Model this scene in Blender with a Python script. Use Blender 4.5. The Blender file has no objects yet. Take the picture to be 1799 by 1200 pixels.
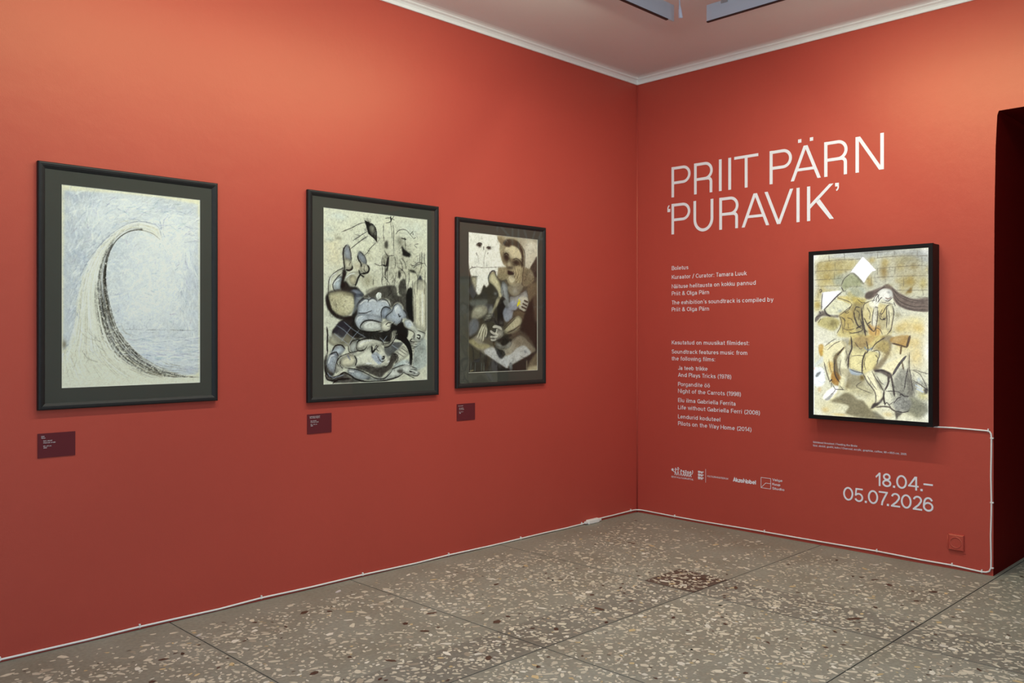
import bpy, bmesh, math, random, json
import numpy as np
from mathutils import Vector, Matrix

# ================================================================= camera, lights, exposure
S = bpy.context.scene
C = S.collection
cam_d = bpy.data.cameras.new('camera'); cam = bpy.data.objects.new('camera', cam_d); C.objects.link(cam)
cam_d.sensor_width = 36.0; cam_d.lens = 1527.0/1799*36; cam_d.shift_y = (587.5-600)/1799; cam_d.clip_start = .02
cam.location = (-5.2388, -3.9597, 1.3281)
cam.rotation_euler = (math.pi/2, 0, math.radians(45.2707)-math.pi/2)
S.camera = cam
S.view_settings.view_transform = 'Standard'; S.view_settings.look = 'None'
S.view_settings.exposure = 0.0; S.view_settings.gamma = 1.0; S.view_settings.use_curve_mapping = False
W = bpy.data.worlds.new('world'); S.world = W; W.use_nodes = True
W.node_tree.nodes['Background'].inputs[0].default_value = (.75, .85, 1, 1); W.node_tree.nodes['Background'].inputs[1].default_value = 1.0
STRIP_LEFT = 39.5      # watts, tubes of the trough along the left wall
STRIP_RIGHT = 30.5
STRIP_COL = (1.0, .97, .76)
FILL_DAYLIGHT_W = 50.0; FILL_DAYLIGHT_COL = (.60, .78, 1.0)  # daylight added at the unseen windows
FILL_LAMP_W = 21.0; FILL_LAMP_COL = (.90, .97, 1.0)  # fill lamp under the ceiling, added out of view
LIGHTBOX_E = 1.08

def area(name, loc, direc, sx, sy, watts, col, parent=None, spread=180):
    d = bpy.data.lights.new(name, 'AREA'); d.shape = 'RECTANGLE'; d.size = sx; d.size_y = sy; d.energy = watts; d.color = col
    d.spread = math.radians(spread)
    o = bpy.data.objects.new(name, d); C.objects.link(o); o.location = loc
    o.rotation_euler = Vector(direc).to_track_quat('-Z', 'Y').to_euler()
    if parent: o.parent = parent
    return o
# fill daylight, added at two unseen windows behind the camera
area('fill_daylight', (-5.2, -6.42, 1.75), (0, 1, -.35), 1.9, 1.6, FILL_DAYLIGHT_W, FILL_DAYLIGHT_COL)
area('fill_daylight', (-7.5, -3.9, 1.75), (1, .12, -.40), 1.9, 1.6, FILL_DAYLIGHT_W, FILL_DAYLIGHT_COL)

# ================================================================= helpers
def link(name, me, mat=None, parent=None):
    if mat is not None: me.materials.append(mat)
    o = bpy.data.objects.new(name, me); C.objects.link(o)
    if parent is not None: o.parent = parent
    return o
def mesh_obj(name, V, F, mat=None, parent=None, smooth=False):
    me = bpy.data.meshes.new(name); me.from_pydata([tuple(v) for v in V], [], F); me.update()
    if smooth: me.polygons.foreach_set('use_smooth', [True]*len(me.polygons))
    return link(name, me, mat, parent)
def bm_obj(name, bm, mat=None, parent=None):
    me = bpy.data.meshes.new(name); bmesh.ops.recalc_face_normals(bm, faces=bm.faces); bm.to_mesh(me); bm.free()
    return link(name, me, mat, parent)
def add_box(bm, a, b, bevel=0):
    r = bmesh.ops.create_cube(bm, size=1)
    for v in r['verts']: v.co = Vector([(a[i]+b[i])/2+v.co[i]*(b[i]-a[i]) for i in range(3)])
    if bevel:
        ed = list({e for v in r['verts'] for e in v.link_edges}); bmesh.ops.bevel(bm, geom=ed, offset=bevel, segments=2, affect='EDGES', profile=.5)
def box(name, a, b, mat, parent=None, bevel=0):
    bm = bmesh.new(); lo = [min(x, y) for x, y in zip(a, b)]; hi = [max(x, y) for x, y in zip(a, b)]
    add_box(bm, lo, hi, bevel); return bm_obj(name, bm, mat, parent)
def thing(name, label, cat, loc, group=None):
    o = bpy.data.objects.new(name, None); C.objects.link(o); o.location = loc; o.empty_display_size = .1
    o['label'] = label; o['category'] = cat
    if group: o['group'] = group
    return o
def setting(o): o['kind'] = 'structure'; return o
def tube(name, P, r, mat, parent=None, seg=8, closed=False):
    P = [Vector(p) for p in P]; V = []; F = []; up = None; n = len(P)
    for i, p in enumerate(P):
        t = (P[min(i+1, n-1)]-P[max(i-1, 0)]).normalized()
        if up is None: up = t.orthogonal().normalized()
        up = (up-t*up.dot(t)).normalized(); b = t.cross(up)
        for k in range(seg): a = 2*math.pi*k/seg; V.append(p+up*(r*math.cos(a))+b*(r*math.sin(a)))
    for i in range(n-1):
        for k in range(seg): k2 = (k+1) % seg; F.append((i*seg+k, i*seg+k2, (i+1)*seg+k2, (i+1)*seg+k))
    F.append(tuple(range(seg))[::-1]); F.append(tuple((n-1)*seg+k for k in range(seg)))
    return mesh_obj(name, V, F, mat, parent, True)
# wall frames: a point (u, z, out) on a wall; u runs to the right for somebody facing the wall
def on_left(u, z, out): return Vector((u, -out, z))
def on_right(u, z, out): return Vector((-out, -u, z))

# ================================================================= materials
def nodes(m): return m.node_tree.nodes, m.node_tree.links
def make(name, col, rough=.6, spec=.5, metal=0, noise=None, bump=None, coat=0):
    m = bpy.data.materials.new(name); m.use_nodes = True; N, L = nodes(m); b = N['Principled BSDF']
    b.inputs['Base Color'].default_value = (*col, 1); b.inputs['Roughness'].default_value = rough; b.inputs['Metallic'].default_value = metal
    b.inputs['Specular IOR Level'].default_value = spec
    if coat: b.inputs['Coat Weight'].default_value = coat
    tc = N.new('ShaderNodeTexCoord')
    if noise:
        sc, amt = noise; n = N.new('ShaderNodeTexNoise'); n.inputs['Scale'].default_value = sc; n.inputs['Detail'].default_value = 4
        L.new(tc.outputs['Object'], n.inputs['Vector'])
        mx = N.new('ShaderNodeMix'); mx.data_type = 'RGBA'
        mx.inputs[6].default_value = (*[c*(1-amt) for c in col], 1); mx.inputs[7].default_value = (*[min(1, c*(1+amt)) for c in col], 1)
        L.new(n.outputs['Fac'], mx.inputs[0]); L.new(mx.outputs[2], b.inputs['Base Color'])
    if bump:
        sc, st, dist = bump; n = N.new('ShaderNodeTexNoise'); n.inputs['Scale'].default_value = sc; n.inputs['Detail'].default_value = 3
        L.new(tc.outputs['Object'], n.inputs['Vector']); bp = N.new('ShaderNodeBump'); bp.inputs['Strength'].default_value = st; bp.inputs['Distance'].default_value = dist
        L.new(n.outputs['Fac'], bp.inputs['Height']); L.new(bp.outputs[0], b.inputs['Normal'])
    return m
def wall_paint(name, col, rough=.5, spec=.5):
    m = make(name, col, rough, spec); N, L = nodes(m); b = N['Principled BSDF']; b.inputs['Specular Tint'].default_value = (1, .93, .50, 1); tc = N.new('ShaderNodeTexCoord')
    n1 = N.new('ShaderNodeTexNoise'); n1.inputs['Scale'].default_value = 1.3; n1.inputs['Detail'].default_value = 3
    n2 = N.new('ShaderNodeTexNoise'); n2.inputs['Scale'].default_value = 240; n2.inputs['Detail'].default_value = 2
    n3 = N.new('ShaderNodeTexNoise'); n3.inputs['Scale'].default_value = 9; n3.inputs['Detail'].default_value = 5
    for n in (n1, n2, n3): L.new(tc.outputs['Object'], n.inputs['Vector'])
    mx = N.new('ShaderNodeMix'); mx.data_type = 'RGBA'; mx.inputs[6].default_value = (*[c*.94 for c in col], 1); mx.inputs[7].default_value = (*[c*1.06 for c in col], 1)
    L.new(n1.outputs['Fac'], mx.inputs[0]); L.new(mx.outputs[2], b.inputs['Base Color'])
    b1 = N.new('ShaderNodeBump'); b1.inputs['Strength'].default_value = .25; b1.inputs['Distance'].default_value = .0012
    b2 = N.new('ShaderNodeBump'); b2.inputs['Strength'].default_value = .35; b2.inputs['Distance'].default_value = .006
    L.new(n2.outputs['Fac'], b1.inputs['Height']); L.new(n3.outputs['Fac'], b2.inputs['Height']); L.new(b1.outputs[0], b2.inputs['Normal']); L.new(b2.outputs[0], b.inputs['Normal'])
    return m
def concrete(name, a, c):
    m = make(name, a, .55, .35); N, L = nodes(m); b = N['Principled BSDF']; tc = N.new('ShaderNodeTexCoord')
    n1 = N.new('ShaderNodeTexNoise'); n1.inputs['Scale'].default_value = 1.9; n1.inputs['Detail'].default_value = 6; n1.inputs['Roughness'].default_value = .62
    n2 = N.new('ShaderNodeTexNoise'); n2.inputs['Scale'].default_value = 60; n2.inputs['Detail'].default_value = 4
    L.new(tc.outputs['Object'], n1.inputs['Vector']); L.new(tc.outputs['Object'], n2.inputs['Vector'])
    r = N.new('ShaderNodeValToRGB'); r.color_ramp.elements[0].position = .32; r.color_ramp.elements[0].color = (*a, 1); r.color_ramp.elements[1].position = .68; r.color_ramp.elements[1].color = (*c, 1)
    L.new(n1.outputs['Fac'], r.inputs[0]); r2 = N.new('ShaderNodeValToRGB'); r2.color_ramp.elements[0].position = .3; r2.color_ramp.elements[0].color = (.82, .82, .82, 1); r2.color_ramp.elements[1].position = .75; r2.color_ramp.elements[1].color = (1.12, 1.12, 1.1, 1)
    L.new(n2.outputs['Fac'], r2.inputs[0]); mx = N.new('ShaderNodeMix'); mx.data_type = 'RGBA'; mx.blend_type = 'MULTIPLY'; mx.inputs[0].default_value = 1
    L.new(r.outputs[0], mx.inputs[6]); L.new(r2.outputs[0], mx.inputs[7]); L.new(mx.outputs[2], b.inputs['Base Color'])
    rr = N.new('ShaderNodeMapRange'); rr.inputs[3].default_value = .42; rr.inputs[4].default_value = .68; L.new(n1.outputs['Fac'], rr.inputs[0]); L.new(rr.outputs[0], b.inputs['Roughness'])
    return m
def attr_mat(name, rough=.8, spec=.3, emit=0, noise=True):
    m = bpy.data.materials.new(name); m.use_nodes = True; N, L = nodes(m); b = N['Principled BSDF']
    a = N.new('ShaderNodeAttribute'); a.attribute_name = 'pigment'; out = a.outputs['Color']
    if noise:
        tc = N.new('ShaderNodeTexCoord'); n = N.new('ShaderNodeTexNoise'); n.inputs['Scale'].default_value = 420; n.inputs['Detail'].default_value = 2
        L.new(tc.outputs['Object'], n.inputs['Vector']); mr = N.new('ShaderNodeMapRange'); mr.inputs[1].default_value = .3; mr.inputs[2].default_value = .7; mr.inputs[3].default_value = .9; mr.inputs[4].default_value = 1.08
        L.new(n.outputs['Fac'], mr.inputs[0]); vm = N.new('ShaderNodeVectorMath'); vm.operation = 'SCALE'; L.new(out, vm.inputs[0]); L.new(mr.outputs[0], vm.inputs['Scale']); out = vm.outputs[0]
    if emit:
        L.new(out, b.inputs['Emission Color']); b.inputs['Emission Strength'].default_value = emit; b.inputs['Base Color'].default_value = (.05, .05, .05, 1)
    else: L.new(out, b.inputs['Base Color'])
    b.inputs['Roughness'].default_value = rough; b.inputs['Specular IOR Level'].default_value = spec
    return m
def glass_mat():
    m = bpy.data.materials.new('picture_glass'); m.use_nodes = True; N, L = nodes(m); N.remove(N['Principled BSDF'])
    t = N.new('ShaderNodeBsdfTransparent'); t.inputs[0].default_value = (.97, .985, .975, 1); g = N.new('ShaderNodeBsdfGlossy'); g.inputs['Roughness'].default_value = .012
    f = N.new('ShaderNodeFresnel'); f.inputs[0].default_value = 1.45; mx = N.new('ShaderNodeMixShader')
    gm = N.new('ShaderNodeNewGeometry'); iv = N.new('ShaderNodeMath'); iv.operation = 'SUBTRACT'; iv.inputs[0].default_value = 1; L.new(gm.outputs['Backfacing'], iv.inputs[1]); ml = N.new('ShaderNodeMath'); ml.operation = 'MULTIPLY'; L.new(f.outputs[0], ml.inputs[0]); L.new(iv.outputs[0], ml.inputs[1])
    L.new(ml.outputs[0], mx.inputs[0]); L.new(t.outputs[0], mx.inputs[1]); L.new(g.outputs[0], mx.inputs[2]); L.new(mx.outputs[0], N['Material Output'].inputs[0])
    return m
RED = (.44, .061, .049)
M = dict(
    red=wall_paint('red_wall_paint', RED, .48, .58),
    deep=wall_paint('shaded_red_reveal', (.15, .004, .004), .7, .1),  # wall red darkened: the doorway's shade is put into the colour
    dark=make('unlit_room_darkness', (.02, .012, .012), .9, .1, noise=(2, .2)),  # near black: an unlit room's darkness put into the wall colour
    white_wall=make('white_wall_paint', (.62, .60, .57), .8, .3, noise=(2, .04), bump=(160, .2, .001)),
    ceil=make('ceiling_paint', (.76, .79, .80), .85, .2, noise=(1.2, .04), bump=(90, .25, .002)),
    trim=make('white_trim_paint', (.80, .85, .86), .55, .4, noise=(7, .03), bump=(25, .3, .003)),
    vinyl=make('white_vinyl', (.77, .80, .87), .6, .3, noise=(30, .01)),
    frame=make('black_stained_wood', (.012, .013, .014), .5, .3, noise=(40, .35), bump=(70, .35, .001)),
    mat=make('charcoal_mat_board', (.062, .062, .055), .9, .2, noise=(300, .06)),
    core=make('mat_bevel', (.74, .73, .68), .8, .2, noise=(20, .03)),
    back=make('backing_board', (.25, .2, .15), .9, .1, noise=(20, .1)),
    box=make('black_lacquer', (.006, .006, .007), .5, .2, noise=(20, .2)),
    label=make('maroon_label_card', (.105, .012, .018), .7, .3, noise=(60, .05)),
    ink=make('label_lettering', (.62, .58, .60), .7, .3, noise=(60, .03)),
    cable=make('white_cable_sheath', (.80, .80, .78), .4, .5, noise=(15, .03)),
    board=make('pale_grey_panel', (.60, .66, .72), .6, .3, noise=(5, .04)),
    brown=make('dark_panel_edge', (.05, .025, .02), .6, .3, noise=(20, .2)),
    metal=make('galvanised_metal', (.45, .46, .47), .45, .5, .6, noise=(20, .1)),
    plug=make('pale_plastic', (.70, .74, .84), .4, .5, noise=(20, .02)),
    joint=make('dark_joint_strip', (.055, .062, .064), .7, .3, noise=(20, .2)),
    slab=concrete('terrazzo_cement', (.232, .225, .182), (.300, .302, .262)),
    slab2=concrete('terrazzo_cement_dark', (.172, .164, .138), (.232, .230, .200)),
    slab3=concrete('terrazzo_cement_brown', (.085, .062, .050), (.115, .088, .072)),
    chips=attr_mat('terrazzo_chips', .5, .35, 0, False),
    art=attr_mat('drawing_pigment', .85, .25),
    glass=glass_mat())
# ================================================================= the room
X0, Y0, CZ = -7.6, -6.5, 3.235
DY, DY2, DZ, WT = -2.430, -3.75, 2.552, .72        # doorway in the right-hand wall
setting(box('wall_left', (X0-.2, 0, -.1), (WT, .25, CZ+.1), M['red']))
# right-hand wall, one slab with the doorway cut out; the plaster edge of the opening leans a little near its top
edge = [(0.0, -.01), (-2.428, -.01), (-2.430, 1.2), (-2.434, 2.0), (-2.440, 2.36), (-2.448, 2.53), (-2.456, DZ), (-3.0, DZ+.004), (DY2, DZ+.004), (DY2, -.01), (Y0-.2, -.01), (Y0-.2, CZ+.1), (0.0, CZ+.1)]
bm = bmesh.new(); vert = {}
def vv(x, y, z):
    k = (round(x, 4), round(y, 4), round(z, 4))
    if k not in vert: vert[k] = bm.verts.new(k)
    return vert[k]
jamb = edge[1:7]; TZ = CZ+.1
for x in (0, WT):
    for (y, z), (y2, z2) in zip(jamb[:-1], jamb[1:]): bm.faces.new((vv(x, 0, z), vv(x, y, z), vv(x, y2, z2), vv(x, 0, z2)))
    ye = jamb[-1][0]; bm.faces.new((vv(x, 0, DZ), vv(x, ye, DZ), vv(x, ye, TZ), vv(x, 0, TZ)))
    bm.faces.new((vv(x, ye, DZ), vv(x, DY2, DZ), vv(x, DY2, TZ), vv(x, ye, TZ)))
    bm.faces.new((vv(x, DY2, -.01), vv(x, Y0-.2, -.01), vv(x, Y0-.2, DZ), vv(x, DY2, DZ))); bm.faces.new((vv(x, DY2, DZ), vv(x, Y0-.2, DZ), vv(x, Y0-.2, TZ), vv(x, DY2, TZ)))
for (y, z), (y2, z2) in zip(jamb[:-1], jamb[1:]): bm.faces.new((vv(0, y, z), vv(WT, y, z), vv(WT, y2, z2), vv(0, y2, z2)))
ye = jamb[-1][0]; bm.faces.new((vv(0, ye, DZ), vv(WT, ye, DZ), vv(WT, DY2, DZ), vv(0, DY2, DZ))); bm.faces.new((vv(0, DY2, DZ), vv(WT, DY2, DZ), vv(WT, DY2, -.01), vv(0, DY2, -.01)))
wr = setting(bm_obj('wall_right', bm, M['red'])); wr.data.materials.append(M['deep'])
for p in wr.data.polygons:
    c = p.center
    if .01 < c.x < WT-.01 and -3.8 < c.y < -2.4 and c.z < DZ+.05: p.material_index = 1      # reveal and soffit of the doorway, shade held in their colour
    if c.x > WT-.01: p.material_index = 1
bm = bmesh.new(); vy0, vy1 = -4.9, -2.9  # back wall, with an opening for the second added window
for a, b in [((Y0-.2, -.1), (vy0, CZ+.1)), ((vy1, -.1), (0, CZ+.1)), ((vy0, -.1), (vy1, .9)), ((vy0, 2.6), (vy1, CZ+.1))]: add_box(bm, (X0-.25, a[0], a[1]), (X0, b[0], b[1]))
setting(bm_obj('wall_back', bm, M['white_wall']))
# front wall (behind the camera) with an added window opening
bm = bmesh.new(); wx0, wx1, wz0, wz1 = -6.2, -4.2, .9, 2.6
add_box(bm, (X0, Y0-.3, -.1), (wx0, Y0, CZ+.1)); add_box(bm, (wx1, Y0-.3, -.1), (0, Y0, CZ+.1)); add_box(bm, (wx0, Y0-.3, -.1), (wx1, Y0, wz0)); add_box(bm, (wx0, Y0-.3, wz1), (wx1, Y0, CZ+.1))
setting(bm_obj('wall_front', bm, M['white_wall']))
wn = bpy.data.objects.new('added_window_1', None); C.objects.link(wn); wn.location = ((wx0+wx1)/2, Y0-.15, wz0); setting(wn)  # unseen window, added to go with the fill daylight
def rel(o, root): o.matrix_parent_inverse = Matrix.Translation(-root.location); return o
bm = bmesh.new()
for a, b in [((wx0, wz0), (wx0+.06, wz1)), ((wx1-.06, wz0), (wx1, wz1)), ((wx0+.06, wz0), (wx1-.06, wz0+.06)), ((wx0+.06, wz1-.06), (wx1-.06, wz1)), ((-5.225, wz0+.06), (-5.175, wz1-.06))]: add_box(bm, (a[0], Y0-.2, a[1]), (b[0], Y0-.14, b[1]))
rel(bm_obj('added_window_frame', bm, M['trim'], wn), wn)
for a, b in ((wx0+.06, -5.225), (-5.175, wx1-.06)): rel(box('pane', (a, Y0-.172, wz0+.06), (b, Y0-.166, wz1-.06), M['glass'], wn), wn)
wn = bpy.data.objects.new('added_window_2', None); C.objects.link(wn); wn.location = (X0-.15, (vy0+vy1)/2, wz0); setting(wn)  # second unseen window, added for light on the right-hand wall
bm = bmesh.new()
for a, b in [((vy0, wz0), (vy0+.06, wz1)), ((vy1-.06, wz0), (vy1, wz1)), ((vy0+.06, wz0), (vy1-.06, wz0+.06)), ((vy0+.06, wz1-.06), (vy1-.06, wz1)), ((-3.925, wz0+.06), (-3.875, wz1-.06))]: add_box(bm, (X0-.2, a[0], a[1]), (X0-.14, b[0], b[1]))
rel(bm_obj('added_window_frame', bm, M['trim'], wn), wn)
for a, b in ((vy0+.06, -3.925), (-3.875, vy1-.06)): rel(box('pane', (X0-.172, a, wz0+.06), (X0-.166, b, wz1-.06), M['glass'], wn), wn)
setting(box('ceiling', (X0-.2, Y0-.3, CZ), (WT+3.5, .25, CZ+.15), M['ceil']))
# room beyond the doorway, added unseen; near-black walls stand in for darkness
PX = WT+2.6
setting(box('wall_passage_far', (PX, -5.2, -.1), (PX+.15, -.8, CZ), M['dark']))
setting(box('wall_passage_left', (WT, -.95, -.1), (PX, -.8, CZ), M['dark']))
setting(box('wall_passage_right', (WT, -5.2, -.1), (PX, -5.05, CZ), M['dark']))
# cornice strips
def cornice(name, pts, mat):       # pts: path along the wall foot (x, y, normal)
    prof = [(0, 3.190), (.010, 3.189), (.013, 3.194), (.014, 3.206), (.022, 3.216), (.034, 3.222), (.038, 3.228), (.050, 3.233), (.075, 3.2352), (0, 3.236)]
    V = []; F = []; n = len(prof)
    for (x, y, nx, ny) in pts:
        for o, z in prof: V.append((x+nx*o, y+ny*o, z))
    for i in range(len(pts)-1):
        for k in range(n): k2 = (k+1) % n; F.append((i*n+k, i*n+k2, (i+1)*n+k2, (i+1)*n+k))
    F.append(tuple(range(n))); F.append(tuple((len(pts)-1)*n+k for k in range(n))[::-1])
    o = mesh_obj(name, V, F, mat); bm = bmesh.new(); bm.from_mesh(o.data); bmesh.ops.recalc_face_normals(bm, faces=bm.faces); bm.to_mesh(o.data); bm.free(); return setting(o)
cornice('trim_1', [(X0, 0, 0, -1), (0, 0, -1, -1)], M['trim'])
cornice('trim_2', [(0, 0, -1, -1), (0, Y0, -1, 0)], M['trim'])
# painted caulk bead down the corner
setting(tube('trim_3', [(-.002, -.002, .0), (-.003, -.003, 1.0), (-.002, -.002, 2.0), (-.003, -.003, 3.19)], .006, M['red'], None, 8))

# ---- terrazzo floor: cast slabs between dark joint strips
fl = setting(box('floor', (X0-.2, Y0-.3, -.14), (PX, .2, -.012), M['joint']))
xs = [X0, -6.58, -5.57, -4.55, -3.54, -2.55, -1.43, PX]; ys = [0, -1.44, -2.45, -3.46, -4.48, -5.5, Y0]
g = .0028
cells = []
for i in range(len(xs)-1):
    for j in range(len(ys)-1):
        a, b, t, d = xs[i], xs[i+1], ys[j], ys[j+1]
        if j == 0 and i < len(xs)-2: cells += [(a, b, 0, -1.15, 'slab', g, g, 0, 0), (a, b, -1.15, d, 'slab2', g, g, 0, g)]
        elif j == 0: cells += [(a, b, 0, -1.13, 'slab', g, 0, 0, 0), (a, -1.10, -1.13, d, 'slab3', g, 0, 0, g), (-1.10, b, -1.13, d, 'slab', 0, 0, 0, g)]
        elif i == len(xs)-2: cells += [(a, -1.09, t, d, 'slab2', g, 0, g, g), (-1.09, b, t, d, 'slab', 0, 0, g, g)]
        else: cells.append((a, b, t, d, 'slab', g, g, g, g))
for a, b, t, d, mt, ga, gb, gt, gd in cells:
    box('slab', (a+ga, d+gd, -.03), (b-gb, t-gt, 0), M[mt], fl)
# marble chips showing at the ground surface
rs = np.random.RandomState(11)
def field(x, y):      # slow random field for clustered chips
    v = 0
    for k, (a, b, ph) in enumerate([(1.7, .9, .3), (-1.1, 2.1, 1.9), (3.1, -2.3, 4.0), (2.2, 4.4, 2.2), (-4.6, 3.3, 5.1), (6.1, 5.2, .7)]): v += math.sin(a*x*1.6+b*y*1.6+ph)*(1 if k < 3 else .6)
    return v/3.6
V = []; F = []; COLS = []
def chip(x, y, s, asp, an, col, z=.0004):
    n = rs.randint(5, 8); a0 = rs.uniform(0, 6.28); ca, sa = math.cos(an), math.sin(an); base = len(V)
    for k in range(n):
        a = a0+2*math.pi*(k+rs.uniform(-.28, .28))/n; r = s*rs.uniform(.7, 1.15); px, py = r*asp*math.cos(a), r/asp*math.sin(a)
        V.append((x+px*ca-py*sa, y+px*sa+py*ca, z)); COLS.append(col)
    F.append(tuple(range(base, base+n)))
joints_x = xs[1:-1]; joints_y = ys[1:-1]
grid = {}
def free(x, y, r):
    gx, gy = int(x/.05), int(y/.05)
    for i in (-1, 0, 1):
        for j in (-1, 0, 1):
            for (a, b, q) in grid.get((gx+i, gy+j), ()):
                if (a-x)**2+(b-y)**2 < (r+q)**2*.5: return False
    grid.setdefault((gx, gy), []).append((x, y, r)); return True
for _ in range(120000):
    x = rs.uniform(X0+.02, 1.6); y = rs.uniform(Y0+.02, -.02)
    if x > -.02 and not (-3.7 < y < -2.47 and x < WT+.6): continue
    band = (-1.44 < y < -1.15 and x < -1.10) or (-1.43 < x < -1.10 and y < -1.15)
    mid = (x < -1.43 and y < -1.44)
    corner = x > -1.43 and y > -1.15
    f = field(x, y); dens = 1.0 if band else (.95+.2*f if mid else (.66+.40*f if not corner else .40+.42*f))
    if x > -1.10 and y < -1.15: dens = .5+.4*f
    dens *= min(1, max(0, (min(-y, abs(x) if y > DY else 9)-.10)/.22))
    if rs.rand() > dens: continue
    s = min(.021, .0054+rs.exponential(.0044)) if not band else min(.022, .0065+rs.exponential(.0046))
    if min(abs(x-j) for j in joints_x) < s+.003 or min(abs(y-j) for j in joints_y) < s+.003: continue
    if not free(x, y, s): continue
    t = rs.rand(); v = rs.uniform(.82, 1.08)
    if t < .72: col = (.63*v, .59*v, .48*v)
    elif t < .86: col = (.72*v, .70*v, .62*v)
    elif t < .89: col = (.58*v, .46*v, .26*v)
    elif t < .975: col = (.38*v, .34*v, .27*v)
    else: col = (.075*v, .045*v, .032*v)
    chip(x, y, s, rs.uniform(1.0, 1.65), rs.uniform(0, 3.14), col)
for x, y, s, asp in [(-3.02, -.31, .026, 1.2), (-2.60, -.75, .018, 1.5), (-2.78, -.92, .02, 1.3), (-2.46, -1.06, .024, 1.2), (-2.80, -1.36, .022, 1.4), (-1.98, -1.27, .026, 1.5), (-1.25, -2.2, .03, 1.4), (-3.1, -1.1, .02, 1.4), (-2.05, -.62, .018, 1.4), (-1.2, -1.55, .02, 1.6)]:
    chip(x, y, s, asp, rs.uniform(0, 3), (.085, .052, .036), .0007)
for x, y, s in [(-3.52, -.26, .014), (-2.72, -.14, .02), (-.56, -.42, .006)]: chip(x, y, s, 1.6, .6, (.55, .55, .56), .0008)
o = mesh_obj('stone_chips', V, F, M['chips'], fl); o['kind'] = 'stuff'
at = o.data.color_attributes.new('pigment', 'FLOAT_COLOR', 'POINT'); at.data.foreach_set('color', np.array([(*c, 1) for c in COLS], np.float32).ravel())

# ---------------------------------------------------------------- drawing on paper (numpy), used as colour attribute
def _cat(P, n=6, closed=False):
    P = [np.array(p, float) for p in P]
    if len(P) < 3: return np.array(P)
    out = []; m = len(P); rng = range(m) if closed else range(m - 1)
    for i in rng:
        if closed: a, b, c, d = P[i-1], P[i], P[(i+1) % m], P[(i+2) % m]
        else: a, b, c, d = P[max(i-1, 0)], P[i], P[i+1], P[min(i+2, m-1)]
        for k in range(n):
            t = k / n
            out.append(.5*((2*b)+(c-a)*t+(2*a-5*b+4*c-d)*t*t+(3*b-a-3*c+d)*t**3))
    if not closed: out.append(P[-1])
    return np.array(out)
def _noise(rs, h, w, cell):
    gh, gw = int(h/cell)+3, int(w/cell)+3
    g = rs.rand(gh, gw); y = np.arange(h)/cell; x = np.arange(w)/cell
    yi = y.astype(int); xi = x.astype(int); fy = (y-yi)[:, None]; fx = (x-xi)[None, :]
    fy = fy*fy*(3-2*fy); fx = fx*fx*(3-2*fx)
    a = g[yi][:, xi]; b = g[yi][:, xi+1]; c = g[yi+1][:, xi]; d = g[yi+1][:, xi+1]
    return (a*(1-fx)+b*fx)*(1-fy)+(c*(1-fx)+d*fx)*fy
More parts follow.
